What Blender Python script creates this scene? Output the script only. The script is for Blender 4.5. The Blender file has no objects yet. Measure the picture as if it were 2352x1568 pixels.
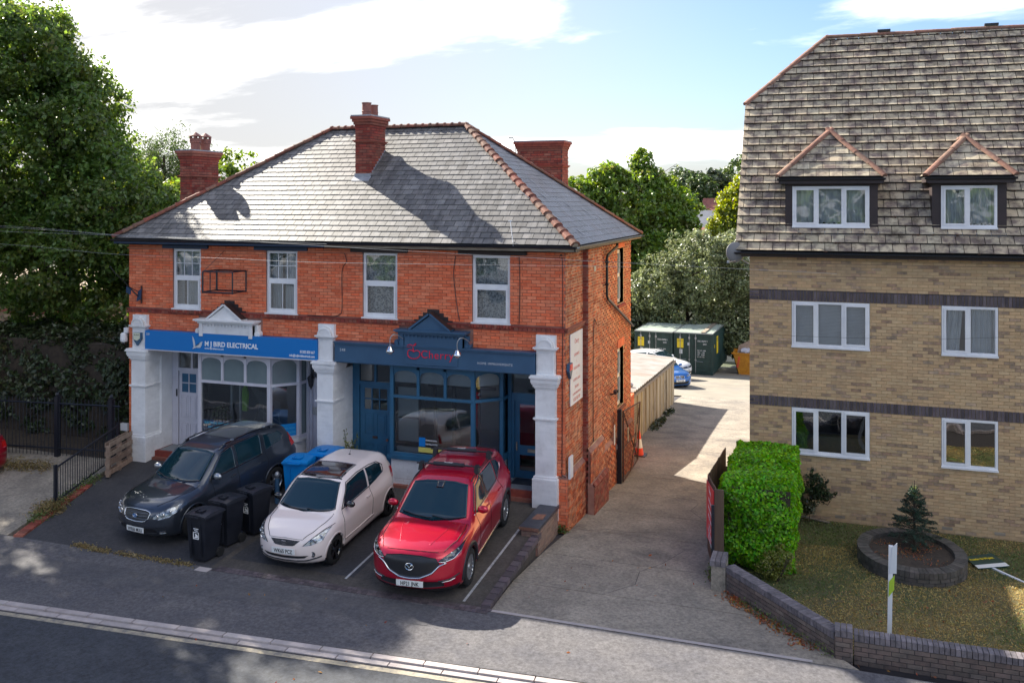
import bpy, math, random, bmesh
import numpy as np
from mathutils import Vector, Matrix
random.seed(7)
RNG = np.random.default_rng(11)
SC = bpy.context.scene
COL = SC.collection
R = math.radians

# ------------------------------------------------------------------ camera
TH = R(19.1)
CAM = (5.79, -20.0, 6.96)
cd = bpy.data.cameras.new('camera')
cam = bpy.data.objects.new('camera', cd)
COL.objects.link(cam)
cam.location = CAM
cam.rotation_euler = (R(90), 0, TH)
cd.sensor_width = 36
cd.lens = 2077 / 2352 * 36
cd.shift_y = -322 / 2352
cd.clip_start = 0.5
cd.clip_end = 6000
SC.camera = cam

# ------------------------------------------------------------------ sun and sky
SUN_AZ = (-0.882, 0.471)      # horizontal direction towards the sun
SUN_EL = R(34)
sl = bpy.data.lights.new('sun', 'SUN')
sl.energy = 4.0
sl.angle = R(0.55)
sl.color = (1.0, 0.93, 0.80)
sun = bpy.data.objects.new('sun', sl)
COL.objects.link(sun)
sd = Vector((SUN_AZ[0] * math.cos(SUN_EL), SUN_AZ[1] * math.cos(SUN_EL), math.sin(SUN_EL))).normalized()
sun.rotation_euler = sd.to_track_quat('Z', 'Y').to_euler()
sun.location = (-30, 20, 40)

W = bpy.data.worlds.new('World')
SC.world = W
W.use_nodes = True
nt = W.node_tree
for n in list(nt.nodes):
    nt.nodes.remove(n)
def wn(t, **k):
    n = nt.nodes.new(t)
    for a, b in k.items():
        setattr(n, a, b)
    return n
def wl(a, b):
    nt.links.new(a, b)
def wmath(op, a, b=None, c=None, clamp=False):
    n = wn('ShaderNodeMath', operation=op)
    n.use_clamp = clamp
    for i, v in enumerate((a, b, c)):
        if v is None:
            continue
        if isinstance(v, (int, float)):
            n.inputs[i].default_value = v
        else:
            wl(v, n.inputs[i])
    return n.outputs[0]
sky = wn('ShaderNodeTexSky', sky_type='NISHITA')
sky.sun_disc = False
sky.sun_elevation = SUN_EL
sky.sun_rotation = math.atan2(SUN_AZ[0], SUN_AZ[1])
sky.air_density = 1.0
sky.dust_density = 1.2
sky.ozone_density = 1.6
tc = wn('ShaderNodeTexCoord')
sep = wn('ShaderNodeSeparateXYZ')
wl(tc.outputs['Generated'], sep.inputs[0])
X, Y, Z = sep.outputs
# haze: the air towards the sun is whitish, away from it it stays blue
dx = wmath('MULTIPLY', X, SUN_AZ[0]); dy = wmath('MULTIPLY', Y, SUN_AZ[1])
hz = wmath('ADD', dx, dy)
hfac = wn('ShaderNodeMapRange', interpolation_type='SMOOTHSTEP')
wl(hz, hfac.inputs[0])
hfac.inputs[1].default_value = 0.46; hfac.inputs[2].default_value = 0.95
hfac.inputs[3].default_value = 0.0; hfac.inputs[4].default_value = 0.95
low = wn('ShaderNodeMapRange', interpolation_type='SMOOTHSTEP')
wl(Z, low.inputs[0])
low.inputs[1].default_value = 0.14; low.inputs[2].default_value = -0.01
low.inputs[3].default_value = 0.0; low.inputs[4].default_value = 0.7
hi_ = wn('ShaderNodeMapRange', interpolation_type='SMOOTHSTEP')
wl(Z, hi_.inputs[0]); hi_.inputs[1].default_value = 0.45; hi_.inputs[2].default_value = 0.85; hi_.inputs[3].default_value = 1.0; hi_.inputs[4].default_value = 0.25
hmax = wmath('MAXIMUM', wmath('MULTIPLY', hfac.outputs[0], hi_.outputs[0]), low.outputs[0])
mixh = wn('ShaderNodeMix', data_type='RGBA')
blu = wn('ShaderNodeMix', data_type='RGBA', blend_type='MULTIPLY')
blu.inputs[0].default_value = 1.0; wl(sky.outputs[0], blu.inputs[6]); blu.inputs[7].default_value = (0.335, 0.375, 0.455, 1)
wl(hmax, mixh.inputs[0]); wl(blu.outputs[2], mixh.inputs[6])
SKY_S = 0.12
mixh.inputs[7].default_value = (1.65, 1.63, 1.64, 1)
# clouds on a flat layer: direction projected on to a plane
zz = wmath('ADD', wmath('MAXIMUM', Z, 0.0), 0.13)
px = wmath('DIVIDE', X, zz); py = wmath('DIVIDE', Y, zz)
cv = wn('ShaderNodeCombineXYZ'); wl(px, cv.inputs[0]); wl(py, cv.inputs[1])
mp = wn('ShaderNodeMapping'); wl(cv.outputs[0], mp.inputs[0])
mp.inputs['Rotation'].default_value = (0, 0, R(-28))
mp.inputs['Scale'].default_value = (0.62, 1.15, 1)
mp.inputs['Location'].default_value = (1.9, 0.55, 0)
nz = wn('ShaderNodeTexNoise'); wl(mp.outputs[0], nz.inputs[0])
nz.inputs['Scale'].default_value = 0.75; nz.inputs['Detail'].default_value = 9
nz.inputs['Roughness'].default_value = 0.56; nz.inputs['Distortion'].default_value = 0.35
cr = wn('ShaderNodeMapRange', interpolation_type='SMOOTHSTEP')
wl(nz.outputs[0], cr.inputs[0])
cr.inputs[1].default_value = 0.495; cr.inputs[2].default_value = 0.65
cr.inputs[3].default_value = 0.0; cr.inputs[4].default_value = 1.0
cfade = wn('ShaderNodeMapRange'); wl(Z, cfade.inputs[0])
cfade.inputs[1].default_value = -0.01; cfade.inputs[2].default_value = 0.05
cfac = wmath('MULTIPLY', cr.outputs[0], cfade.outputs[0])
mixc = wn('ShaderNodeMix', data_type='RGBA')
wl(cfac, mixc.inputs[0]); wl(mixh.outputs[2], mixc.inputs[6])
mixc.inputs[7].default_value = (6.2, 6.05, 5.85, 1)
bg = wn('ShaderNodeBackground'); bg.inputs[1].default_value = SKY_S
wl(mixc.outputs[2], bg.inputs[0])
out = wn('ShaderNodeOutputWorld'); wl(bg.outputs[0], out.inputs[0])

SC.view_settings.view_transform = 'Standard'
SC.view_settings.look = 'None'
SC.view_settings.gamma = 1
SC.view_settings.exposure = 1.98
SC.cycles.use_denoising = True
SC.cycles.max_bounces = 6
SC.cycles.transparent_max_bounces = 12
# ------------------------------------------------------------------ helpers
def link(o): COL.objects.link(o); return o
WL = {}     # world translation of an object without rotation
def wloc(o): return WL.get(o.name, Vector((0, 0, 0)))
def thing(name, label, cat, loc=(0, 0, 0), group=None):
    o = link(bpy.data.objects.new(name, None))
    o.location = loc; o.empty_display_size = 0.2
    WL[o.name] = Vector(loc)
    o['label'] = label; o['category'] = cat
    if group: o['group'] = group
    return o
def tag(o, label, cat, group=None):
    o['label'] = label; o['category'] = cat
    if group: o['group'] = group
    return o
def kind(o, k='structure'):
    o['kind'] = k; return o

class MB:
    def __init__(s): s.v = []; s.f = []; s.m = []; s.cur = 0
    def add(s, vs, fs):
        b = len(s.v); s.v.extend([tuple(p) for p in vs])
        for f in fs: s.f.append(tuple(i + b for i in f)); s.m.append(s.cur)
        return s
    def box(s, x0, x1, y0, y1, z0, z1):
        if x0 > x1: x0, x1 = x1, x0
        if y0 > y1: y0, y1 = y1, y0
        if z0 > z1: z0, z1 = z1, z0
        return s.add([(x0,y0,z0),(x1,y0,z0),(x1,y1,z0),(x0,y1,z0),(x0,y0,z1),(x1,y0,z1),(x1,y1,z1),(x0,y1,z1)],
            [(0,3,2,1),(4,5,6,7),(0,1,5,4),(1,2,6,5),(2,3,7,6),(3,0,4,7)])
    def obox(s, c, ax, ay, az):
        c, ax, ay, az = Vector(c), Vector(ax), Vector(ay), Vector(az)
        P = [c + a*ax + b*ay + d*az for d in (-1,1) for (a,b) in ((-1,-1),(1,-1),(1,1),(-1,1))]
        return s.add(P, [(0,3,2,1),(4,5,6,7),(0,1,5,4),(1,2,6,5),(2,3,7,6),(3,0,4,7)])
    def quad(s, a, b, c, d): return s.add([a,b,c,d], [(0,1,2,3)])
    def poly(s, pts): return s.add(pts, [tuple(range(len(pts)))])
    def prism(s, pts, off):
        """closed outline pts (3D) pushed by off"""
        off = Vector(off); n = len(pts); A = [Vector(p) for p in pts]; B = [p + off for p in A]
        fs = [tuple(range(n))[::-1], tuple(range(n, 2*n))]
        fs += [(i, (i+1) % n, n + (i+1) % n, n + i) for i in range(n)]
        return s.add(A + B, fs)
    def tube(s, path, r, n=8, cap=True, r2=None):
        path = [Vector(p) for p in path]; k = len(path); vs = []; fs = []
        for i, p in enumerate(path):
            t = (path[min(i+1,k-1)] - path[max(i-1,0)]).normalized()
            u = t.cross(Vector((0,0,1)))
            if u.length < 0.05: u = t.cross(Vector((0,1,0)))
            u.normalize(); w = t.cross(u)
            rr = r if r2 is None else r + (r2 - r) * i / (k - 1)
            for j in range(n):
                a = 2*math.pi*j/n; vs.append(p + u*math.cos(a)*rr + w*math.sin(a)*rr)
        for i in range(k-1):
            for j in range(n):
                a=i*n+j; b=i*n+(j+1)%n; fs.append((a, b, b+n, a+n))
        if cap: fs.append(tuple(range(n))[::-1]); fs.append(tuple((k-1)*n + j for j in range(n)))
        return s.add(vs, fs)
    def lathe(s, prof, c, n=20, axis='z', cap=True):
        vs=[]; fs=[]; c=Vector(c); k=len(prof)
        for (r,h) in prof:
            for j in range(n):
                a=2*math.pi*j/n; x,y=r*math.cos(a),r*math.sin(a)
                p={'z':(x,y,h),'x':(h,x,y),'y':(y,h,x)}[axis]; vs.append(c+Vector(p))
        for i in range(k-1):
            for j in range(n):
                a=i*n+j; b=i*n+(j+1)%n; fs.append((a,b,b+n,a+n))
        if cap: fs.append(tuple(range(n))[::-1]); fs.append(tuple((k-1)*n+j for j in range(n)))
        return s.add(vs, fs)
    def build(s, name, mat, parent=None, smooth=False, recalc=False):
        mats = mat if isinstance(mat, (list, tuple)) else [mat]
        A = np.array(s.v, dtype=float).reshape(-1, 3)
        if len(A): c = (A.min(0) + A.max(0)) / 2; c[2] = A[:,2].min() if parent is None else c[2]
        else: c = np.zeros(3)
        me = bpy.data.meshes.new(name)
        me.from_pydata((A - c).tolist(), [], s.f)
        for m in mats: me.materials.append(m)
        if len(mats) > 1: me.polygons.foreach_set('material_index', s.m)
        if recalc:
            b = bmesh.new(); b.from_mesh(me); bmesh.ops.recalc_face_normals(b, faces=b.faces); b.to_mesh(me); b.free()
        if smooth: me.polygons.foreach_set('use_smooth', [True]*len(me.polygons)); 
        me.update()
        o = link(bpy.data.objects.new(name, me))
        c = Vector(c)
        WL[o.name] = c
        if parent is not None:
            o.parent = parent; o.location = c - wloc(parent)
        else: o.location = c
        return o
def bx(name, mat, parent, *b):
    m = MB()
    for q in ([b] if isinstance(b[0], (int, float)) else b): m.box(*q)
    return m.build(name, mat, parent)
def copy_tree(o, parent=None):
    c = o.copy(); link(c)
    WL[c.name] = Vector(wloc(o))
    if parent: c.parent = parent
    for ch in list(o.children): copy_tree(ch, c)
    return c

# ------------------------------------------------------------------ materials
def ndmat(name):
    m = bpy.data.materials.new(name); m.use_nodes = True
    t = m.node_tree; b = t.nodes['Principled BSDF']
    return m, t, b
def rgb(c): return (c[0], c[1], c[2], 1)
def mat(name, col, rough=0.6, metal=0.0, var=0.0, col2=None, scale=4.0, bump=0.0, bscale=60.0, spec=0.5, coat=0.0,
        stain=None, sscale=0.6, sfac=0.5, stretch=(1,1,1), detail=6, lo=0.35, hi=0.65, speck=0.0, spscale=13.0, streak=0.0):
    """colour mixed by noise, shifted per object/island (var), optional large stains; position based so it is at rest with the place"""
    m, t, b = ndmat(name)
    N = t.nodes; L = t.links
    b.inputs['Roughness'].default_value = rough; b.inputs['Metallic'].default_value = metal
    b.inputs['Specular IOR Level'].default_value = spec
    if coat: b.inputs['Coat Weight'].default_value = coat; b.inputs['Coat Roughness'].default_value = 0.03
    geo = N.new('ShaderNodeNewGeometry')
    cur = None
    def noise(sc, st=(1,1,1), det=6, rgh=0.6):
        mp = N.new('ShaderNodeMapping'); mp.inputs['Scale'].default_value = st
        L.new(geo.outputs['Position'], mp.inputs[0])
        n = N.new('ShaderNodeTexNoise'); n.inputs['Scale'].default_value = sc; n.inputs['Detail'].default_value = det
        n.inputs['Roughness'].default_value = rgh
        L.new(mp.outputs[0], n.inputs[0]); return n.outputs[0]
    def rng(v, a, c, x=0.0, y=1.0):
        r = N.new('ShaderNodeMapRange'); L.new(v, r.inputs[0])
        r.inputs[1].default_value=a; r.inputs[2].default_value=c; r.inputs[3].default_value=x; r.inputs[4].default_value=y
        return r.outputs[0]
    def mix(f, a, c, blend='MIX'):
        x = N.new('ShaderNodeMix'); x.data_type='RGBA'; x.blend_type=blend
        for s_, v in ((0,f),(6,a),(7,c)):
            if isinstance(v, (int,float)): x.inputs[s_].default_value = v
            elif isinstance(v, tuple): x.inputs[s_].default_value = rgb(v)
            else: L.new(v, x.inputs[s_])
        return x.outputs[2]
    cur = None
    if col2 is not None:
        cur = mix(rng(noise(scale, stretch, detail), lo, hi), tuple(col), tuple(col2))
    if var:
        oi = N.new('ShaderNodeObjectInfo')
        ad = N.new('ShaderNodeMath'); ad.operation='ADD'; L.new(oi.outputs['Random'], ad.inputs[0]); L.new(geo.outputs['Random Per Island'], ad.inputs[1])
        fr = N.new('ShaderNodeMath'); fr.operation='FRACT'; L.new(ad.outputs[0], fr.inputs[0])
        h = N.new('ShaderNodeHueSaturation')
        if cur is None: h.inputs['Color'].default_value = rgb(col)
        else: L.new(cur, h.inputs['Color'])
        L.new(rng(fr.outputs[0], 0, 1, 1-var, 1+var), h.inputs['Value'])
        m2 = N.new('ShaderNodeMath'); m2.operation='MULTIPLY'; m2.inputs[1].default_value=7.31; L.new(fr.outputs[0], m2.inputs[0])
        f2 = N.new('ShaderNodeMath'); f2.operation='FRACT'; L.new(m2.outputs[0], f2.inputs[0])
        L.new(rng(f2.outputs[0], 0, 1, 0.5-var*0.035, 0.5+var*0.035), h.inputs['Hue'])
        L.new(rng(f2.outputs[0], 0, 1, 1+var*0.3, 1-var*0.4), h.inputs['Saturation'])
        cur = h.outputs[0]
    if stain is not None:
        cur = mix(rng(noise(sscale, (1,1,1), 8, 0.65), 0.52, 0.72, 0, sfac), cur if cur is not None else tuple(col), tuple(stain))
    if streak:
        cur = mix(rng(noise(1.0,(5.5,.55,.55),7,.7), 0.46, 0.66, 0, streak), cur, (col[0]*.28, col[1]*.27, col[2]*.27))
    if speck:
        h2 = N.new('ShaderNodeHueSaturation')
        if cur is None: h2.inputs['Color'].default_value = rgb(col)
        else: L.new(cur, h2.inputs['Color'])
        L.new(rng(noise(spscale,(1,1,1),3,.8), 0.30, 0.70, 1-speck, 1+speck), h2.inputs['Value']); cur = h2.outputs[0]
    if cur is None: b.inputs['Base Color'].default_value = rgb(col)
    else: L.new(cur, b.inputs['Base Color'])
    if bump:
        bn = N.new('ShaderNodeBump'); bn.inputs['Strength'].default_value = bump; bn.inputs['Distance'].default_value = 0.01
        L.new(noise(bscale, (1,1,1), 4), bn.inputs['Height']); L.new(bn.outputs[0], b.inputs['Normal'])
    return m
def glass(name, tint=(0.9,0.95,0.95), refl=0.12, rough=0.02):
    m = bpy.data.materials.new(name); m.use_nodes = True
    t = m.node_tree; t.nodes.clear(); N=t.nodes; L=t.links
    o = N.new('ShaderNodeOutputMaterial'); mx = N.new('ShaderNodeMixShader')
    tr = N.new('ShaderNodeBsdfTransparent'); tr.inputs[0].default_value = rgb(tint)
    gl = N.new('ShaderNodeBsdfGlossy'); gl.inputs['Roughness'].default_value = rough
    ge = N.new('ShaderNodeNewGeometry'); nz_ = N.new('ShaderNodeTexNoise'); nz_.inputs['Scale'].default_value = 1.6; nz_.inputs['Detail'].default_value = 1; L.new(ge.outputs['Position'], nz_.inputs[0])
    bm_ = N.new('ShaderNodeBump'); bm_.inputs['Strength'].default_value = 0.35; bm_.inputs['Distance'].default_value = 0.02; L.new(nz_.outputs[0], bm_.inputs['Height']); L.new(bm_.outputs[0], gl.inputs['Normal'])
    lw = N.new('ShaderNodeLayerWeight'); lw.inputs[0].default_value = 0.35
    mr = N.new('ShaderNodeMapRange'); L.new(lw.outputs['Fresnel'], mr.inputs[0])
    mr.inputs[1].default_value=0.0; mr.inputs[2].default_value=1.0; mr.inputs[3].default_value=refl; mr.inputs[4].default_value=1.0
    L.new(mr.outputs[0], mx.inputs[0]); L.new(tr.outputs[0], mx.inputs[1]); L.new(gl.outputs[0], mx.inputs[2]); L.new(mx.outputs[0], o.inputs[0])
    return m
def leafmat(name, col, var=0.5, trans=0.35, hue=0.03, brown=None, bfac=0.25, tcol=None):
    m = bpy.data.materials.new(name); m.use_nodes = True
    t = m.node_tree; t.nodes.clear(); N=t.nodes; L=t.links
    o = N.new('ShaderNodeOutputMaterial'); mx = N.new('ShaderNodeMixShader'); mx.inputs[0].default_value = trans
    d = N.new('ShaderNodeBsdfPrincipled'); d.inputs['Roughness'].default_value=0.42; d.inputs['Specular IOR Level'].default_value=0.6
    tr = N.new('ShaderNodeBsdfTranslucent')
    geo = N.new('ShaderNodeNewGeometry'); h = N.new('ShaderNodeHueSaturation')
    r = N.new('ShaderNodeMapRange'); L.new(geo.outputs['Random Per Island'], r.inputs[0]); r.inputs[3].default_value=1-var; r.inputs[4].default_value=1+var
    m2=N.new('ShaderNodeMath'); m2.operation='MULTIPLY'; m2.inputs[1].default_value=13.7; L.new(geo.outputs['Random Per Island'], m2.inputs[0])
    f2=N.new('ShaderNodeMath'); f2.operation='FRACT'; L.new(m2.outputs[0], f2.inputs[0])
    r2 = N.new('ShaderNodeMapRange'); L.new(f2.outputs[0], r2.inputs[0]); r2.inputs[3].default_value=0.5-hue; r2.inputs[4].default_value=0.5+hue
    L.new(r.outputs[0], h.inputs['Value']); L.new(r2.outputs[0], h.inputs['Hue'])
    base = N.new('ShaderNodeMix'); base.data_type='RGBA'; base.inputs[6].default_value=rgb(col); base.inputs[7].default_value=rgb(brown or col)
    n = N.new('ShaderNodeTexNoise'); n.inputs['Scale'].default_value=0.9; n.inputs['Detail'].default_value=6; L.new(geo.outputs['Position'], n.inputs[0])
    r3 = N.new('ShaderNodeMapRange'); L.new(n.outputs[0], r3.inputs[0]); r3.inputs[1].default_value=0.5; r3.inputs[2].default_value=0.68; r3.inputs[4].default_value=bfac if brown else 0
    ml=N.new('ShaderNodeMath'); ml.operation='MULTIPLY'; L.new(r3.outputs[0], ml.inputs[0])
    th=N.new('ShaderNodeMath'); th.operation='GREATER_THAN'; L.new(f2.outputs[0], th.inputs[0]); th.inputs[1].default_value=0.45
    L.new(th.outputs[0], ml.inputs[1]); L.new(ml.outputs[0], base.inputs[0])
    L.new(base.outputs[2], h.inputs['Color']); L.new(h.outputs[0], d.inputs['Base Color'])
    hb = N.new('ShaderNodeHueSaturation'); L.new(h.outputs[0], hb.inputs['Color']); hb.inputs['Value'].default_value=1.7; hb.inputs['Saturation'].default_value=1.15; hb.inputs['Hue'].default_value=0.475
    L.new(hb.outputs[0], tr.inputs[0])
    L.new(d.outputs[0], mx.inputs[1]); L.new(tr.outputs[0], mx.inputs[2]); L.new(mx.outputs[0], o.inputs[0])
    return m
def emis(name, col, s=1):
    m, t, b = ndmat(name); b.inputs['Emission Color'].default_value = rgb(col); b.inputs['Emission Strength'].default_value = s
    return m

M = {}
M['brick_red'] = mat('red_brick', (0.80,0.215,0.095), 0.8, var=0.13, col2=(0.70,0.165,0.07), scale=9, bump=0.25, bscale=90, stain=(0.36,0.10,0.065), sscale=0.8, sfac=0.4)
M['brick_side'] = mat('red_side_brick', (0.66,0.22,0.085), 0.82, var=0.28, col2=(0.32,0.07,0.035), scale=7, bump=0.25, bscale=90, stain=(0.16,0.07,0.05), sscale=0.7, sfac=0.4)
M['brick_dark'] = mat('dark_red_brick', (0.30,0.075,0.045), 0.85, var=0.25, col2=(0.20,0.05,0.035), scale=7, bump=0.2)
M['mortar_red'] = mat('weathered_mortar', (0.38,0.20,0.15), 0.9, col2=(0.24,0.11,0.09), scale=2.5)
M['mortar_side'] = mat('lime_mortar', (0.80,0.60,0.38), 0.9, col2=(0.36,0.24,0.15), scale=2.5)
M['brick_yellow'] = mat('buff_brick', (0.56,0.385,0.215), 0.85, var=0.11, col2=(0.49,0.33,0.185), scale=8, bump=0.2, stain=(0.20,0.15,0.12), sscale=0.55, sfac=0.5)
M['brick_mauve'] = mat('mauve_buff_brick', (0.47,0.31,0.20), 0.85, var=0.2, col2=(0.26,0.19,0.13), scale=8, bump=0.2)
M['mortar_yellow'] = mat('yellow_mortar', (0.50,0.36,0.15), 0.9, col2=(0.36,0.26,0.15), scale=1.2)
M['brick_blue'] = mat('slate_grey_engineering_brick', (0.115,0.090,0.095), 0.7, var=0.35, col2=(0.075,0.06,0.07), scale=6)
M['mortar_dark'] = mat('dark_mortar', (0.05,0.045,0.05), 0.9)
M['slate'] = mat('roof_slate', (0.185,0.172,0.162), 0.58, var=0.30, col2=(0.11,0.106,0.106), scale=5, stretch=(1,1,0.5), bump=0.2, bscale=40, stain=(0.055,0.05,0.05), sscale=1.1, sfac=0.7, spec=0.5, streak=.8)
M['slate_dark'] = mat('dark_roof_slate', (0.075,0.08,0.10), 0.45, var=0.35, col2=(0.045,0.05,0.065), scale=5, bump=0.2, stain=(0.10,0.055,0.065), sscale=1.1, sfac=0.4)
M['roof_under'] = mat('roof_underlay', (0.02,0.02,0.022), 0.9)
M['terracotta'] = mat('terracotta_ridge_tile', (0.22,0.085,0.05), 0.8, var=0.35, col2=(0.12,0.05,0.035), scale=14, bump=0.3)
M['terracotta2'] = mat('pale_terracotta_tile', (0.26,0.135,0.09), 0.85, var=0.2, col2=(0.17,0.09,0.065), scale=12, bump=0.3, stain=(0.12,0.075,0.05), sscale=3, sfac=0.6)
M['pot'] = mat('chimney_pot_clay', (0.27,0.10,0.075), 0.7, col2=(0.17,0.07,0.06), scale=7)
M['lead'] = mat('lead_flashing', (0.24,0.25,0.28), 0.5, metal=0.2, col2=(0.34,0.35,0.38), scale=8)
M['white'] = mat('white_masonry_paint', (0.80,0.79,0.79), 0.65, col2=(0.71,0.70,0.70), scale=2.2, bump=0.15, bscale=30, stain=(0.40,0.38,0.36), sscale=2.4, sfac=0.3, var=0.04)
M['upvc'] = mat('white_window_plastic', (0.80,0.80,0.81), 0.35, col2=(0.70,0.70,0.72), scale=2)
M['lilac'] = mat('lilac_white_paint', (0.62,0.60,0.66), 0.5, col2=(0.54,0.52,0.57), scale=2)
M['navy'] = mat('navy_blue_paint', (0.042,0.105,0.19), 0.42, col2=(0.034,0.088,0.165), scale=2)
M['teal'] = mat('teal_blue_paint', (0.028,0.125,0.225), 0.42, col2=(0.02,0.10,0.19), scale=3, stain=(0.06,0.12,0.17), sscale=3, sfac=.4)
M['eaveblue'] = mat('dark_blue_fascia_paint', (0.015,0.04,0.095), 0.45)
M['signblue'] = mat('bright_blue_sign', (0.0,0.165,0.50), 0.4)
M['black'] = mat('black_plastic', (0.012,0.013,0.016), 0.4, col2=(0.02,0.021,0.026), scale=3)
M['gutter'] = mat('black_gutter', (0.012,0.014,0.02), 0.35)
M['woodold'] = mat('weathered_board', (0.36,0.31,0.24), 0.8, col2=(0.20,0.15,0.11), scale=9, stretch=(0.3,1,3), bump=0.3)
M['browndark'] = mat('dark_brown_timber', (0.035,0.020,0.020), 0.5, col2=(0.025,0.015,0.015), scale=4)
M['glass'] = glass('window_glass', (0.97,0.98,0.98), 0.12)
M['glassdark'] = glass('shop_window_glass', (0.80,0.84,0.85), 0.10)
M['frost'] = mat('obscured_glass', (0.17,0.22,0.23), 0.25, col2=(0.13,0.17,0.185), scale=1.2, spec=0.8)
M['dark'] = mat('dark_interior', (0.03,0.03,0.035), 0.8)
M['room'] = mat('room_plaster', (0.55,0.56,0.56), 0.8)
M['roomdark'] = mat('dim_room_wall', (0.20,0.21,0.22), 0.8)
M['carpet'] = mat('green_carpet', (0.01,0.06,0.02), 0.95, col2=(0.008,0.04,0.016), scale=20)
M['lace'] = mat('lace_curtain', (0.66,0.68,0.68), 0.9, col2=(0.30,0.33,0.35), scale=22, lo=0.48, hi=0.55)
M['curtain'] = mat('pale_curtain', (0.82,0.85,0.86), 0.9, col2=(0.70,0.73,0.75), scale=3)
M['curtain_pink'] = mat('pink_curtain', (0.55,0.36,0.33), 0.9)
M['conc'] = mat('concrete', (0.29,0.252,0.205), 0.9, col2=(0.185,0.162,0.135), scale=1.1, bump=0.35, bscale=35, stain=(0.065,0.062,0.066), sscale=0.5, sfac=0.9, speck=.38, spscale=14)
M['concyard'] = mat('yard_concrete', (0.27,0.24,0.19), 0.9, col2=(0.21,0.185,0.15), scale=0.8, bump=0.3, bscale=30, stain=(0.22,0.20,0.18), sscale=0.5, sfac=0.6)
M['tar'] = mat('asphalt_forecourt', (0.036,0.036,0.042), 0.88, col2=(0.055,0.053,0.056), scale=1.3, bump=0.4, bscale=120, stain=(0.03,0.03,0.035), sscale=0.6, sfac=0.6, speck=.3)
M['tarbay'] = mat('parking_bay_asphalt', (0.090,0.078,0.068), 0.9, col2=(0.060,0.053,0.048), scale=1.4, bump=0.4, bscale=120, stain=(0.04,0.037,0.036), sscale=0.7, sfac=0.6, speck=.3)
M['pave'] = mat('pavement_asphalt', (0.080,0.077,0.086), 0.9, col2=(0.112,0.105,0.108), scale=1.6, bump=0.4, bscale=110, stain=(0.075,0.072,0.08), sscale=0.4, sfac=0.6, speck=.42)
M['pave2'] = mat('newer_pavement_asphalt', (0.072,0.070,0.078), 0.9, col2=(0.092,0.088,0.092), scale=1.8, bump=0.4, bscale=110, speck=.3)
M['road'] = mat('road_asphalt', (0.034,0.038,0.048), 0.85, col2=(0.048,0.052,0.062), scale=2.5, bump=0.5, bscale=120, stain=(0.022,0.024,0.03), sscale=0.7, sfac=0.5, speck=.45)
M['kerb'] = mat('kerb_stone', (0.46,0.40,0.385), 0.85, var=0.12, col2=(0.36,0.32,0.31), scale=5, bump=0.3, stain=(0.2,0.17,0.16), sscale=2, sfac=0.4)
M['yline'] = mat('faded_yellow_line', (0.42,0.36,0.25), 0.8, col2=(0.18,0.165,0.15), scale=9, detail=10)
M['wline'] = mat('worn_white_line', (0.50,0.50,0.50), 0.8, col2=(0.25,0.25,0.26), scale=12)
M['lawn'] = mat('dry_turf', (0.16,0.12,0.045), 0.95, col2=(0.075,0.08,0.028), scale=0.9, bump=0.5, bscale=50, stain=(0.055,0.045,0.03), sscale=0.7, sfac=0.5)
M['soil'] = mat('dark_soil', (0.035,0.026,0.020), 0.95, col2=(0.06,0.045,0.032), scale=8, bump=0.6)
M['land'] = mat('distant_ground', (0.06,0.075,0.035), 0.95, col2=(0.10,0.10,0.06), scale=0.05)
M['tread'] = mat('tyre_rubber', (0.012,0.012,0.013), 0.8, bump=0.2)
M['alloy'] = mat('alloy_rim', (0.42,0.43,0.45), 0.3, metal=0.8)
M['chrome'] = mat('chrome', (0.75,0.76,0.78), 0.1, metal=1.0)
M['plate'] = mat('number_plate', (0.78,0.78,0.76), 0.35)
M['ink'] = mat('black_lettering', (0.01,0.01,0.012), 0.5)
M['inkwhite'] = mat('white_lettering', (0.85,0.85,0.85), 0.5)
M['inkpale'] = mat('grey_white_lettering', (0.55,0.58,0.62), 0.5)
M['cherry'] = mat('cherry_red_lettering', (0.75,0.01,0.05), 0.35)
M['lampglass'] = mat('headlamp_lens', (0.42,0.45,0.48), 0.06, metal=0.3, col2=(0.10,0.11,0.12), scale=14, lo=0.45, hi=0.55, coat=1.0)
M['carglass'] = mat('car_window_glass', (0.006,0.026,0.038), 0.03, spec=0.5, coat=0.15)
M['timber'] = mat('fence_timber', (0.14,0.075,0.045), 0.8, var=0.25, col2=(0.085,0.05,0.035), scale=7, stretch=(1,1,0.15), bump=0.3)
M['pallet'] = mat('pallet_wood', (0.33,0.24,0.18), 0.85, var=0.2, col2=(0.22,0.15,0.11), scale=8, bump=0.3)
M['steel'] = mat('dark_painted_steel', (0.012,0.014,0.022), 0.4)
M['rust'] = mat('rusty_steel', (0.09,0.035,0.025), 0.7, col2=(0.05,0.025,0.02), scale=10)
M['galv'] = mat('galvanised_steel', (0.40,0.41,0.42), 0.45, metal=0.6)
M['bark'] = mat('tree_bark', (0.07,0.05,0.035), 0.9, col2=(0.035,0.025,0.02), scale=6, stretch=(1,1,0.2), bump=0.6)

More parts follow.
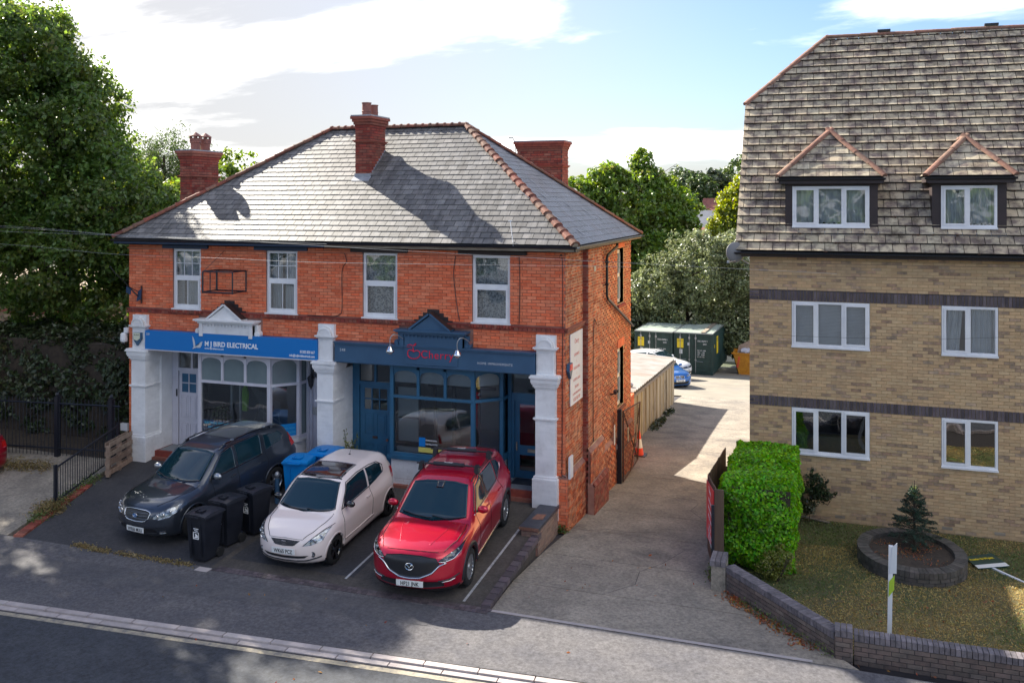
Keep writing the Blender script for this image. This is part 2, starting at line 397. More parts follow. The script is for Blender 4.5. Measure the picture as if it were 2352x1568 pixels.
FONT = None
def text(s, size, mt, parent, loc, rot=(R(90),0,0), align='LEFT', depth=0.004, bold=0.0, sx=1.0, space=1.0, name='lettering', shear=0):
    c = bpy.data.curves.new(name, 'FONT'); c.body = s; c.size = size; c.align_x = align
    c.extrude = depth; c.offset = bold; c.space_character = space; c.resolution_u = 3; c.shear = shear
    c.materials.append(mt)
    tmp = bpy.data.objects.new(name, c)
    COL.objects.link(tmp)
    dg = bpy.context.evaluated_depsgraph_get()
    me = bpy.data.meshes.new_from_object(tmp.evaluated_get(dg))
    bpy.data.objects.remove(tmp); bpy.data.curves.remove(c)
    me.name = name
    if not me.materials: me.materials.append(mt)
    o = link(bpy.data.objects.new(name, me))
    o.parent = parent; o.location = Vector(loc) - wloc(parent); o.rotation_euler = rot; o.scale = (sx, 1, 1)
    WL[o.name] = Vector(loc)
    return o
# ------------------------------------------------------------------ pieces laid one by one (bricks, slates, tiles)
Fv = Vector((-math.sin(TH), math.cos(TH), 0)); Rv = Vector((math.cos(TH), math.sin(TH), 0)); CV = Vector(CAM)
def proj(p):
    d = Vector(p) - CV; D = d.dot(Fv)
    if D < 0.5: return None
    return (1176 + 2077*d.dot(Rv)/D, 462 - 2077*d.z/D, D)
def clip_poly(poly, half):
    """poly list of (u,v); half = (a,b,c): keep a*u+b*v<=c"""
    a,b,c = half; out=[]; n=len(poly)
    for i in range(n):
        p=poly[i]; q=poly[(i+1)%n]; dp=a*p[0]+b*p[1]-c; dq=a*q[0]+b*q[1]-c
        if dp<=0: out.append(p)
        if dp*dq<0:
            t=dp/(dp-dq); out.append((p[0]+t*(q[0]-p[0]), p[1]+t*(q[1]-p[1])))
    return out
EDGE={}
class Pieces:
    """thin slabs lying on planes; the 300 that show largest become parts, the rest one joined part"""
    def __init__(s, name, restname): s.items=[]; s.name=name; s.restname=restname
    def add(s, O, u, v, n, poly, d, material, tilt=0.0, vis=True):
        # O origin, u,v unit axes in plane, n outward normal, poly [(u,v)], d thickness
        cu=sum(p[0] for p in poly)/len(poly); cv=sum(p[1] for p in poly)/len(poly)
        c = O + u*cu + v*cv + n*d*0.5
        area=0
        for i in range(len(poly)):
            p=poly[i]; q=poly[(i+1)%len(poly)]; area+=p[0]*q[1]-q[0]*p[1]
        area=abs(area)/2
        pr=proj(c); sc=0
        if pr and vis and 5<pr[0]<2347 and 5<pr[1]<1563:
            vd=(CV-c).normalized(); sc=area*max(0,n.dot(vd))/pr[2]**2
        s.items.append((sc, c, u, v, n, [(p[0]-cu,p[1]-cv) for p in poly], d, material, tilt))
    def emit(s, parent, limit=300, hid=()):
        s.items.sort(key=lambda t:-t[0])
        top=[t for t in s.items[:limit] if t[0]>0]; rest=s.items[len(top):]
        cache={}
        wp=wloc(parent)
        def geo(poly,d,tilt):
            n=len(poly); vs=[]; 
            for z in (-d/2, d/2):
                for (a,b) in poly: vs.append((a,b,z - tilt*b))
            fs=[tuple(range(n,2*n))]+[(i,(i+1)%n,n+(i+1)%n,n+i) for i in range(n)]
            return vs,fs
        for k,(sc,c,u,v,n,poly,d,mt,tilt) in enumerate(top):
            key=(tuple((round(a,3),round(b,3)) for a,b in poly),round(d,4),mt.name,round(tilt,3))
            if key not in cache:
                vs,fs=geo(poly,d,tilt); me=bpy.data.meshes.new(s.name); me.from_pydata(vs,[],fs); me.materials.append(mt)
                if mt.name in EDGE: me.materials.append(EDGE[mt.name]); me.polygons.foreach_set('material_index',[0]+[1]*(len(fs)-1))
                me.update(); cache[key]=me
            o=link(bpy.data.objects.new(s.name, cache[key]))
            o.parent=parent; o.matrix_local=Matrix(((u.x,v.x,n.x,c.x-wp.x),(u.y,v.y,n.y,c.y-wp.y),(u.z,v.z,n.z,c.z-wp.z),(0,0,0,1)))
            WL[o.name]=c
        if rest:
            mats=[]; V=[]; Fc=[]; mi=[]
            c0=rest[0][1]
            for (sc,c,u,v,n,poly,d,mt,tilt) in rest:
                vs,fs=geo(poly,d,tilt); b=len(V)
                if mt not in mats: mats.append(mt)
                k=mats.index(mt)
                for (a,bb,z) in vs:
                    p=c-c0+u*a+v*bb+n*z; V.append((p.x,p.y,p.z))
                ke=k
                if mt.name in EDGE:
                    e_=EDGE[mt.name]
                    if e_ not in mats: mats.append(e_)
                    ke=mats.index(e_)
                for q_,f in enumerate(fs): Fc.append(tuple(i+b for i in f)); mi.append(k if q_==0 else ke)
            me=bpy.data.meshes.new(s.restname); me.from_pydata(V,[],Fc)
            for m_ in mats: me.materials.append(m_)
            me.polygons.foreach_set('material_index', mi); me.update()
            o=link(bpy.data.objects.new(s.restname, me)); o.parent=parent; o.location=c0-wp; WL[o.name]=c0; o['kind']='stuff'
def brick_face(P, O, u, n, U, V, holes, mt, course=0.075, length=0.225, joint=0.011, d=0.018, header=None, mt2=None, p2=0.0, seed=1, v=Vector((0,0,1)), vis=True, gap=None, flem=False):
    """stretcher (or flemish) bond over a rectangle U=(u0,u1) V=(v0,v1); header material for alternate bricks"""
    rg=random.Random(seed); O=Vector(O); u=Vector(u); n=Vector(n)
    nrow=int(round((V[1]-V[0])/course))
    if mt is M['brick_side']: joint=.015; d=.010
    if nrow < 1: return
    course=(V[1]-V[0])/nrow
    for r in range(nrow):
        v0=V[0]+r*course; v1=v0+course-joint
        x=U[0]-(length/2 if r%2 else 0)
        if flem: x=U[0]-(length*0.75 if r%2 else 0)
        k=0
        while x<U[1]-0.02:
            l=length
            if flem: l = length/2 if k%2 else length
            a=max(x,U[0]); b=min(x+l-joint,U[1]); x+=l; k+=1
            if b-a<0.03: continue
            segs=[(a,b)]
            for h in holes:
                if v1>h[2]+0.01 and v0<h[3]-0.01:
                    ns=[]
                    for (p,q) in segs:
                        if q<=h[0] or p>=h[1]: ns.append((p,q)); continue
                        if p<h[0]-0.02: ns.append((p,h[0]))
                        if q>h[1]+0.02: ns.append((h[1],q))
                    segs=ns
            for (p,q) in segs:
                m_=mt
                if mt2 is not None and rg.random()<p2: m_=mt2
                if header is not None and k%2==0: m_=header
                dd=d+rg.choice((0,0.001,0.002,-0.001))
                P.add(O,u,v,n,[(p,v0),(q,v0),(q,v1),(p,v1)],dd,m_,vis=vis)
def soldier(P, O, u, n, U, v0, h, mt, pitch=0.075, joint=0.010, d=0.02, v=Vector((0,0,1)), vis=True):
    O=Vector(O); u=Vector(u); n=Vector(n); k=int(round((U[1]-U[0])/pitch)); pitch=(U[1]-U[0])/k
    for i in range(k):
        a=U[0]+i*pitch; P.add(O,u,v,n,[(a,v0),(a+pitch-joint,v0),(a+pitch-joint,v0+h),(a,v0+h)],d,mt,vis=vis)
def slate_face(P, O, u, v, n, poly, gauge, width, d, mt, mt2=None, p2=0, seed=3, overlap=0.02, tilt=0.03, jitter=0.006, vis=True, holes=(), gap=0.006, skip=0.0):
    """courses of slates over a convex polygon in (u,v); v goes up the slope"""
    rg=random.Random(seed); O=Vector(O); u=Vector(u); v=Vector(v); n=Vector(n)
    hs=[]; m=len(poly)
    cu=sum(p[0] for p in poly)/m; cv=sum(p[1] for p in poly)/m
    for i in range(m):
        p=poly[i]; q=poly[(i+1)%m]; a,b=(q[1]-p[1]),-(q[0]-p[0]); c=a*p[0]+b*p[1]
        if a*cu+b*cv>c: a,b,c=-a,-b,-c
        hs.append((a,b,c))
    v0=min(p[1] for p in poly); v1=max(p[1] for p in poly); u0=min(p[0] for p in poly); u1=max(p[0] for p in poly)
    r=0; y=v0
    while y<v1-0.01:
        x=u0-width*((r%2)*0.5)-0.01
        while x<u1:
            w=width; j=rg.uniform(-jitter,jitter)
            q=[(x,y+j),(x+w-gap,y+j+rg.uniform(-jitter,jitter)*0.3),(x+w-gap,y+gauge+overlap),(x,y+gauge+overlap)]
            for h in hs: 
                q=clip_poly(q,h)
                if len(q)<3: break
            x+=w
            if len(q)<3: continue
            mu=sum(p[0] for p in q)/len(q); mv=sum(p[1] for p in q)/len(q)
            if any(h[0]<mu<h[1] and h[2]<mv<h[3] for h in holes): continue
            P.add(O+n*(d*0.6),u,v,n,q,d,(mt2 if mt2 is not None and rg.random()<p2 else mt),tilt=tilt+rg.uniform(-0.008,0.008),vis=vis)
        y+=gauge; r+=1
def wall_panel(mb, O, u, U, V, holes, n, depth):
    """flat wall rectangle with rectangular holes and reveals going back by depth"""
    O=Vector(O); u=Vector(u); n=Vector(n); z=Vector((0,0,1))
    us=sorted(set([U[0],U[1]]+[x for h in holes for x in h[:2] if U[0]<x<U[1]])); vs=sorted(set([V[0],V[1]]+[x for h in holes for x in h[2:4] if V[0]<x<V[1]]))
    flip = u.cross(z).dot(n) < 0
    def q(a,b,c,d):
        if flip: mb.quad(a,d,c,b)
        else: mb.quad(a,b,c,d)
    for i in range(len(us)-1):
        for j in range(len(vs)-1):
            cu=(us[i]+us[i+1])/2; cv=(vs[j]+vs[j+1])/2
            if any(h[0]<cu<h[1] and h[2]<cv<h[3] for h in holes): continue
            P_=lambda a,b: O+u*a+z*b
            q(P_(us[i],vs[j]),P_(us[i+1],vs[j]),P_(us[i+1],vs[j+1]),P_(us[i],vs[j+1]))
    for h in holes:
        a,b,c,d=h[:4]; k=-n*depth; P_=lambda x,y: O+u*x+z*y
        for p,r in (((a,c),(b,c)),((b,c),(b,d)),((b,d),(a,d)),((a,d),(a,c))):
            mb.quad(P_(*p),P_(*r),P_(*r)+k,P_(*p)+k)

# ------------------------------------------------------------------ ground heights
def gf(x,y):                      # forecourt and pavement
    return -.05+.0733*y if y>-4.8 else -.402+.03*(y+4.8)
def gd(x,y):                      # driveway and yard behind
    if y<-4.8: return -.402+.03*(y+4.8)
    return (-.59-.04*y) if y<0 else -.59-.07*y-.0005*y*y if y<60 else -6.59
def gl(x,y): return -.75-.035*(y-3.15)
def sheet(name, x0,x1,y0,y1,g,mt,off=0.0,step=0.5,parent=None,poly=None,skirt=0.0,kindof='structure',bump=0.0):
    """ground sheet following height g over polygon (or rectangle)"""
    if poly is None: poly=[(x0,y0),(x1,y0),(x1,y1),(x0,y1)]
    ys=[p[1] for p in poly]; lo,hi=min(ys),max(ys)
    mb=MB(); k=max(1,int(math.ceil((hi-lo)/step)))
    for i in range(k):
        a=lo+(hi-lo)*i/k; b=lo+(hi-lo)*(i+1)/k
        q=clip_poly(poly,(0,1,b)); 
        if len(q)>=3: q=clip_poly(q,(0,-1,-a))
        if len(q)<3: continue
        mb.poly([(p[0],p[1],g(p[0],p[1])+off) for p in q])
    if skirt:
        n=len(poly)
        for i in range(n):
            p,q=poly[i],poly[(i+1)%n]; L_=math.dist(p,q); kk=max(1,int(L_/step))
            for j in range(kk):
                s=[(p[0]+(q[0]-p[0])*t,p[1]+(q[1]-p[1])*t) for t in (j/kk,(j+1)/kk)]
                A=[(x,y,g(x,y)+off) for x,y in s]; mb.quad(A[0],(A[0][0],A[0][1],A[0][2]-skirt),(A[1][0],A[1][1],A[1][2]-skirt),A[1])
    o=mb.build(name,mt,parent,recalc=False)
    if parent is None and kindof: o['kind']=kindof
    return o

EDGE['roof_slate']=mat('slate_edge',(0.05,0.05,0.055),.8); EDGE['mossy_concrete_tile']=mat('grimy_tile_edge',(0.030,0.024,0.020),.95)  # tile edges dark from grime and from shade painted under each course
# ================================================================== THE GROUND
def far(x,y):
    return -1.0 if y<-12 else gd(x,y)-0.35
b=MB()
ysx=[-60,-30,-14,-8,-4.8,0,5,10,20,30,45,60,90,140,300,900,4000]
xsx=[-3000,-600,-150,-60,-20,20,60,150,600,3000]
def fh(x,y):
    h=-1.6 if y<-12 else min(gd(x,y),0)-0.9 if y<60 else -6.9-(y-60)*0.004
    return h
for y in ysx:
    for x in xsx: b.v.append((x,y,fh(x,y)))
nx=len(xsx)
for j in range(len(ysx)-1):
    for i in range(nx-1): b.f.append((j*nx+i,j*nx+i+1,(j+1)*nx+i+1,(j+1)*nx+i)); b.m.append(0)
kind(b.build('ground',M['land']))

# kerb line: from (-8.68,-7.25) to (-0.3,-6.63) and on; direction
KD=Vector((8.38,0.55,0)).normalized(); KN=Vector((-KD.y,KD.x,0))   # KN points to the buildings
K0=Vector((-0.3,-6.63,0))
def kp(s,t): p=K0+KD*s+KN*t; return (p.x,p.y)
def gp(x,y):
    return -.402+.03*(y+4.8)
# pavement between kerb and plots (y=-4.8)
pav=[kp(-60,0.0),kp(26,0.0),(26,-4.8),(-60,-4.8)]
sheet('pavement',0,0,0,0,gp,M['pave'],poly=pav,step=0.6)
# patched trench line of older asphalt along the pavement
sheet('pavement_repair_strip',0,0,0,0,gp,M['pave2'],off=0.004,poly=[kp(-40,1.05),kp(-.4,1.05),kp(-.4,1.75),kp(-40,1.75)],step=0.6)
kz=-.46
# two rows of kerb stones: upper kerb and channel setts
kr=thing('kerb','two rows of pale stone blocks along the road edge','kerb',(K0.x,K0.y,kz-0.05)); kr['kind']='structure'
del kr['category']
KP=Pieces('kerb_stone','kerb_stones_beyond')
zup=Vector((0,0,1))
for row,(t0,w,zt,L_,off_) in enumerate(((-0.135,0.125,0.0,0.915,0.0),(-0.27,0.125,-0.030,0.915,0.35))):
    for k in range(-30,16):
        s0=k*L_+off_
        if row==1 and s0>4: pass
        KP.add(Vector((K0.x,K0.y,kz+zt-0.1))+KN*t0,KD,KN,zup,[(s0,0),(s0+L_-0.02,0),(s0+L_-0.02,w),(s0,w)],0.1,M['kerb'])
KP.emit(kr)
bx_=MB(); 
for (t0,t1,z) in ((-0.29,0.0,kz-0.045),):
    bx_.prism([(*kp(-60,t0),z),(*kp(60,t0),z),(*kp(60,t1),z),(*kp(-60,t1),z)],(0,0,-0.1))
kind(bx_.build('kerb_bed',M['mortar_dark']))
rz=kz-0.05
rd=MB(); rd.poly([(*kp(-90,-60),rz),(*kp(90,-60),rz),(*kp(90,-0.28),rz),(*kp(-90,-0.28),rz)]); kind(rd.build('road',M['road']))
yl=MB()
yl.poly([(*kp(-60,-0.43),rz+0.004),(*kp(2.6,-0.43),rz+0.004),(*kp(2.6,-0.31),rz+0.004),(*kp(-60,-0.31),rz+0.004)])
kind(yl.build('yellow_road_line',M['yline']))
# cracks/joint lines in the road
cr_=MB()
for (s,ang) in ((-5.1,0.55),(-3.9,0.6)):
    a=K0+KD*s+KN*(-1.3); d_=Vector((-0.75,-1,0)).normalized()
    q=Vector((d_.y,-d_.x,0))*0.008
    a.z=rz+0.003; cr_.quad(a-q,a+q,a+q+d_*3.5,a-q+d_*3.5)
kind(cr_.build('road_joint',M['dark']))

# forecourt of the shops, left and right
sheet('forecourt',0,0,0,0,gf,M['tar'],poly=[(-12.2,-0.02),(-10.9,-4.8),(-5.9,-4.8),(-5.9,0.9),(-12.2,0.9)],step=0.6,skirt=0.5)
sheet('parking_bays',0,0,0,0,gf,M['tarbay'],poly=[(-5.9,-4.8),(-0.0,-4.8),(-0.0,-1.75),(-0.30,-1.6),(-0.30,0.9),(-5.9,0.9)],step=0.6,skirt=0.5)
sheet('fresh_asphalt_patch',0,0,0,0,gf,M['tar'],off=0.004,poly=[(-5.75,-4.35),(-2.9,-4.35),(-2.9,-1.6),(-5.75,-1.6)],step=0.6)
for (x,ya,yb,nm) in ((-0.48,-4.6,-1.4,'white_bay_line'),(-3.02,-4.45,-0.9,'white_bay_line')):
    sheet(nm,x-.025,x+.025,ya,yb,gf,M['wline'],off=0.008,step=0.6)
# grey setts across the mouth of the bays and along the drive edge
st_=thing('sett_edging','row of small dark paving setts along the edge of the parking bays','edging',(-3,-4.8,-.42)); st_['kind']='structure'; del st_['category']
SP=Pieces('sett','setts_beyond')
for k in range(56):
    x=-5.8+k*0.105
    for r_,yy in ((0,-4.90),(1,-4.79)):
        if r_==1 and k%1==0: pass
        SP.add(Vector((x+(0.05 if r_ else 0),yy,gf(x,-4.8)-0.045)),Vector((1,0,0)),Vector((0,1,0)),zup,[(0,0),(0.095,0),(0.095,0.1),(0,0.1)],0.055,M['brick_blue'])
for k in range(14):
    y=-4.7+k*0.225
    SP.add(Vector((-0.10,y,gf(0,y)-0.045)),Vector((1,0,0)),Vector((0,1,0.073)).normalized(),zup,[(0,0),(0.17,0),(0.17,0.21),(0,0.21)],0.10,M['brick_blue'])
SP.emit(st_)

# driveway: concrete bays with recessed joints, each bay its own slab
dv=thing('driveway','concrete driveway of cast slabs running back between the buildings','driveway',(2,-4.8,-.42)); dv['kind']='structure'; del dv['category']
ye=[-4.8,-3.3,-1.55,0.25,2.1,4.0,6.1,8.3,10.6,13.0,15.6,18.4,21.5,25]
def slab(name,poly,mt,g=gd,par=dv,off=0.0):
    mb=MB(); ys=[p[1] for p in poly]; lo,hi=min(ys),max(ys); k=max(1,int((hi-lo)/0.6))
    for i in range(k):
        a=lo+(hi-lo)*i/k; b_=lo+(hi-lo)*(i+1)/k
        q=clip_poly(poly,(0,1,b_)); q=clip_poly(q,(0,-1,-a)) if len(q)>2 else q
        if len(q)>2: mb.poly([(p[0],p[1],g(p[0],p[1])+off) for p in q])
    n=len(poly)
    for i in range(n):
        p,q=poly[i],poly[(i+1)%n]; mb.quad((p[0],p[1],g(*p)+off),(p[0],p[1],g(*p)-.06),(q[0],q[1],g(*q)-.06),(q[0],q[1],g(*q)+off))
    return mb.build(name,mt,par)
for i in range(len(ye)-1):
    a,b_=ye[i]+0.008,ye[i+1]-0.008
    def xr(y): return 5.9+(3.6-5.9)*min(1,max(0,(y+4.6)/3.6)) if y<-1 else (3.5 if y<5 else 4.4 if y>9 else 3.5+(y-5)*0.225)
    def xl(y): return 0.02 if y<-1.9 else 0.10 if y<0 else 0.25 if y<7.4 else -0.3 if y<11 else -0.9
    pts=[(xl(a),a),(xr(a),a)]
    if i==0: pts=[(0.1,a),(6.3,a),(xr(b_),b_),(0.02,b_)]
    else: pts+=[(xr(b_),b_),(xl(b_),b_)]
    slab('concrete_slab',pts,M['conc'])
for (pts_,r_) in (([(1.9,-3.2),(2.3,-2.6),(2.25,-1.9),(2.6,-1.3),(2.9,-.4)],.006),([(.6,.2),(1.0,.5),(1.5,.45),(2.1,.7)],.006),([(.5,-2.2),(.9,-1.9),(1.5,-1.95)],.005),([(3.0,2.2),(2.6,2.9),(2.7,3.6)],.006)):
    m=MB(); P_=[Vector((x,y,gd(x,y)+.0035)) for x,y in pts_]
    for a,b in zip(P_,P_[1:]):
        d_=(b-a).normalized(); q_=Vector((-d_.y,d_.x,0))*r_; m.quad(a-q_,a+q_,b+q_,b-q_)
    m.build('crack',M['mortar_dark'],dv)
sheet('driveway_bed',0,0,0,0,gd,M['mortar_dark'],poly=[(-1.5,-4.79),(6.0,-4.79),(3.7,-1.1),(3.7,5),(4.4,9),(4.4,25),(-1.5,25)],off=-0.05,step=0.6)
sheet('mouth_edging_strip',0,0,0,0,gd,M['kerb'],poly=[(0.1,-4.79),(5.6,-4.79),(5.6,-4.70),(0.1,-4.70)],off=0.004,step=1)
sheet('garden_soil',0,0,0,0,lambda x,y:gl(x,y),M['lawn'],poly=[(3.7,-1.0),(6.0,-4.4),(6.0,3.2),(3.7,3.2)],off=-.004,step=.5)
yd=[]
sheet('yard',0,0,0,0,gd,M['concyard'],poly=[(-22,25),(24,25),(24,46),(-22,46)],off=0.0,step=1.0)
sheet('yard_side',0,0,0,0,gd,M['concyard'],poly=[(4.4,9),(4.9,9),(4.9,25),(4.4,25)],off=-0.004,step=1.0)
# the neighbouring drive at the left, pale concrete
sheet('left_driveway',0,0,0,0,gf,M['conc'],poly=[(-24,-4.8),(-11.25,-4.8),(-12.25,-0.3),(-24,-0.3)],step=0.6,skirt=0.3,off=0.01)
sheet('left_ground',0,0,0,0,gf,M['soil'],poly=[(-60,-0.3),(-12.25,-0.3),(-12.25,14),(-60,14)],step=2,off=-0.05)
# garden of the flats
def lawnh(x,y): return gl(x,y)+0.03*math.sin(x*1.7)*math.cos(y*1.3)
lw_=MB(); nx_,ny_=26,22
LP=[(3.75,-0.9),(5.85,-4.3),(30,-4.3),(30,3.2),(3.75,3.2)]
sheet('lawn',0,0,0,0,lambda x,y:gl(x,y),M['lawn'],poly=LP,step=0.4)
# ================================================================== BRICK BUILDING WITH TWO SHOPS
XA, XB, YB = -12.23, 0.16, 7.35
B1 = thing('brick_building', 'red brick two-storey building with slate hipped roof over two shopfronts', 'building', (-6.1, 3.5, 0))
ux=Vector((1,0,0)); uy=Vector((0,1,0)); nyf=Vector((0,-1,0)); nxr=Vector((1,0,0))
WZ = [(-10.78,-9.89),(-7.85,-6.93),(-5.05,-4.11),(-2.13,-1.19)]
WB, WT = 4.08, 5.68
fh_=[(a-.01,b+.01,WB-.01,WT+.01) for a,b in WZ]
# ---- mortar backing walls (one mesh) : front, side blocks, left, rear
w=MB()
wall_panel(w,(0,0,0),ux,(XA,XB),(2.98,5.86),fh_,(0,-1,0),0.14)
w.quad((XA,0,0),(-12.02,0,0),(-12.02,0,2.98),(XA,0,2.98))
w.quad((-.1,0,-.7),(XB,0,-.7),(XB,0,2.98),(-.1,0,2.98))
sw=[(5.48,6.28,4.0,5.60),(5.48,6.28,1.02,2.72)]
wall_panel(w,(XB,0,0),uy,(0,1.56),(-.8,5.86),[],(1,0,0),0.12)
w.quad((XB,1.56,-.9),(.30,1.56,-.9),(.30,1.56,5.86),(XB,1.56,5.86))
wall_panel(w,(.30,0,0),uy,(1.56,2.96),(-.95,5.86),[],(1,0,0),0.12)
w.quad((.30,2.96,-.95),(XB,2.96,-.95),(XB,2.96,5.86),(.30,2.96,5.86))
wall_panel(w,(XB,0,0),uy,(2.96,YB),(-1.3,5.86),sw,(1,0,0),0.13)
w.quad((XA,0,-.2),(XA,YB,-.2),(XA,YB,5.86),(XA,0,5.86))
w.quad((XA,YB,-1),(XB,YB,-1.4),(XB,YB,5.86),(XA,YB,5.86))
w.quad((XA,0.15,2.985),(XB-.02,0.15,2.985),(XB-.02,YB,2.985),(XA,YB,2.985))
wall=w.build('wall',M['mortar_red'],B1)
ws=MB()
e_=.003
for (x,a,b,z0,hl) in ((XB,0,1.56,-.8,[]),(.30,1.56,2.96,-.95,[]),(XB,2.96,YB,-1.3,sw)):
    wall_panel(ws,(x+e_,0,0),uy,(a,b),(z0,5.86),hl,(1,0,0),0.10)
ws.build('side_wall',M['mortar_side'],B1)
BP=Pieces('brick','brickwork_beyond')
# front upper bricks
brick_face(BP,(0,0,0),ux,nyf,(XA,XB),(4.08,5.66),fh_,M['brick_red'],seed=1)
brick_face(BP,(0,0,0),ux,nyf,(XA,XB),(5.71,5.86),[(-11.12,-9.62,5.6,6),(-8.22,-6.6,5.6,6),(-5.4,-3.8,5.6,6),(-2.5,-.75,5.6,6)],M['brick_red'],seed=2)
ped=[(-9.95,-7.95,3.4,3.95),(-4.05,-2.1,3.4,3.95)]
brick_face(BP,(0,0,0),ux,nyf,(XA,XB),(3.42,3.94),ped,M['brick_red'],seed=3)
for a,b in ((XA,-12.02),(-.04,XB)):
    brick_face(BP,(0,0,0),ux,nyf,(a,b),(.65 if a>-1 else .0,3.42),[],M['brick_red'],seed=4)
# corners of the side wall
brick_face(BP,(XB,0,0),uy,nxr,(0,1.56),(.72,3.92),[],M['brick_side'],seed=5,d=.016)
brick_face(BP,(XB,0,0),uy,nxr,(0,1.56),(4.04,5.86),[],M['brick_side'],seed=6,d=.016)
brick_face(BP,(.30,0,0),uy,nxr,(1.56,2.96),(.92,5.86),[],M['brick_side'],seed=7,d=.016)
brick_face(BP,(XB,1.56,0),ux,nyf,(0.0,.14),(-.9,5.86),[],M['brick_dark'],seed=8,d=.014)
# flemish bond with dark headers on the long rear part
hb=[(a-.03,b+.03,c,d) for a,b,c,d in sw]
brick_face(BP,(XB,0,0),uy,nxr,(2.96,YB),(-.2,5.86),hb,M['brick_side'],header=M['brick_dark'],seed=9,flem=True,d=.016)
# string course bricks
soldier(BP,(0,-.001,0),ux,nyf,(XA,XB),3.95,.07,M['brick_dark'],pitch=.112,d=.055)
for a,b in WZ: soldier(BP,(0,-.06,0),ux,nyf,(a-.08,b+.08),3.985,.075,M['brick_dark'],pitch=.075,d=.03)
BPL=BP
# plinth bricks of the side (proud by 8 cm)
pl=MB()
for (y0,y1,x,zt,zb) in ((-.04,1.56,XB,.66,-.8),(1.56,3.0,.30,.86,-.95)):
    pl.box(x-.06,x+.07,y0,y1,zb,zt-.06)
    pl.prism([(x+.07,y0,zt-.06),(x+.0,y0,zt+.03),(x-.06,y0,zt+.03),(x-.06,y0,zt-.06)],(0,y1-y0,0))
pl.box(.30,.46,1.52,3.04,-.95,-.02); pl.prism([(.46,1.52,-.02),(.37,1.52,.05),(.30,1.52,.05),(.30,1.52,-.02)],(0,1.52,0))
pl.box(XB-.05,.25,3.0,YB,-1.3,.30); pl.prism([(.25,3.0,.30),(XB,3.0,.38),(XB,3.0,.30)],(0,YB-3.0,0))
pl.box(-.04,XB+.07,-.06,0,-.75,.62)
pl.build('plinth',M['mortar_red'],B1)
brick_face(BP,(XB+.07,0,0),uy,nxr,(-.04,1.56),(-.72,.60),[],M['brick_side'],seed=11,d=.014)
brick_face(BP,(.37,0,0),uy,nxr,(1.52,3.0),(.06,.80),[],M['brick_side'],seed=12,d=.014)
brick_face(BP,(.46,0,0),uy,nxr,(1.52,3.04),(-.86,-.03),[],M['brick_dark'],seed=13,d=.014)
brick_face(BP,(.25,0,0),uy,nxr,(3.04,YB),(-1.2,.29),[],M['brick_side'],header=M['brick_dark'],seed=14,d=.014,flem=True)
brick_face(BP,(0,-.06,0),ux,nyf,(-.04,XB+.07),(-.72,.60),[],M['brick_red'],seed=15,d=.014)
soldier(BP,(XB+.075,0,0),uy,Vector((.8,0,.6)).normalized(),(-.04,1.56),.60,.10,M['brick_dark'],d=.02,pitch=.08,v=Vector((-.6,0,.8)))
soldier(BP,(.375,0,0),uy,Vector((.8,0,.6)).normalized(),(1.54,3.0),.80,.10,M['brick_dark'],d=.02,pitch=.08,v=Vector((-.6,0,.8)))
soldier(BP,(.465,0,0),uy,Vector((.8,0,.6)).normalized(),(1.52,3.04),-.03,.10,M['brick_dark'],d=.02,pitch=.08,v=Vector((-.6,0,.8)))
# mouldings
mo=MB(); mo.box(XA-.05,XB+.05,-.05,0.0,3.93,3.952); mo.box(XA-.05,XB+.08,-.075,0,4.02,4.045)
mo.box(XB,XB+.06,0,1.56,3.93,4.0); mo.box(XB,XB+.085,-.075,1.56,4.0,4.03)
mo.build('string_course',M['brick_dark'],B1)
for a,b in ((XA-.04,-10.8),(-9.86,-7.88),(-6.9,-5.08),(-4.08,-2.16),(-1.16,XB+.03)): bx('orange_moulding',M['brick_red'],B1,a,b,-.035,0,5.67,5.70)
# eaves: fascia, soffit, gutter, window heads
ef=MB(); ef.box(-12.47,-5.95,-.33,-.30,5.80,5.945); ef.box(-12.47,-5.95,-.33,0.01,5.80,5.815); ef.build('eaves_board',M['eaveblue'],B1)['label']='dark blue eaves board over the left shop'
ef=MB(); ef.box(-5.95,.50,-.33,-.30,5.80,5.94); ef.box(-5.95,.50,-.33,0.01,5.80,5.815); ef.box(.46,.49,-.33,YB,5.82,5.93); ef.box(XB+.02,.49,0.01,YB,5.82,5.835)
ef.build('eaves_board',M['woodold'],B1)['label']='weathered bare eaves board over the right shop'
for k,(a,b) in enumerate(((-11.1,-9.64),(-8.2,-6.62),(-5.38,-3.82),(-2.48,-.78))):
    bx('window_head',M['eaveblue'] if k<2 else M['browndark'],B1,a,b,-.05,0.01,5.69,5.80)
def gutter(p,q,name,parent,r=.055,mt=None):
    p,q=Vector(p),Vector(q); t=(q-p).normalized(); s=t.cross(Vector((0,0,1))).normalized(); mb=MB(); n=7; vs=[]; fs=[]
    for P_ in (p,q):
        for i in range(n): a=math.pi*i/(n-1); vs.append(P_+s*math.cos(a)*r-Vector((0,0,1))*math.sin(a)*r)
        for i in range(n)[::-1]: a=math.pi*i/(n-1); vs.append(P_+s*math.cos(a)*(r-.006)-Vector((0,0,1))*math.sin(a)*(r-.006))
    m=2*n
    for i in range(m): fs.append((i,(i+1)%m,m+(i+1)%m,m+i))
    fs+= [tuple(range(m)),tuple(range(m,2*m))]
    mb.add(vs,fs); return mb.build(name,mt or M['gutter'],parent)
gutter((-12.5,-.385,5.935),(.52,-.385,5.935),'gutter',B1)
gutter((.56,-.36,5.93),(.56,YB+.0,5.93),'gutter',B1,r=.045)
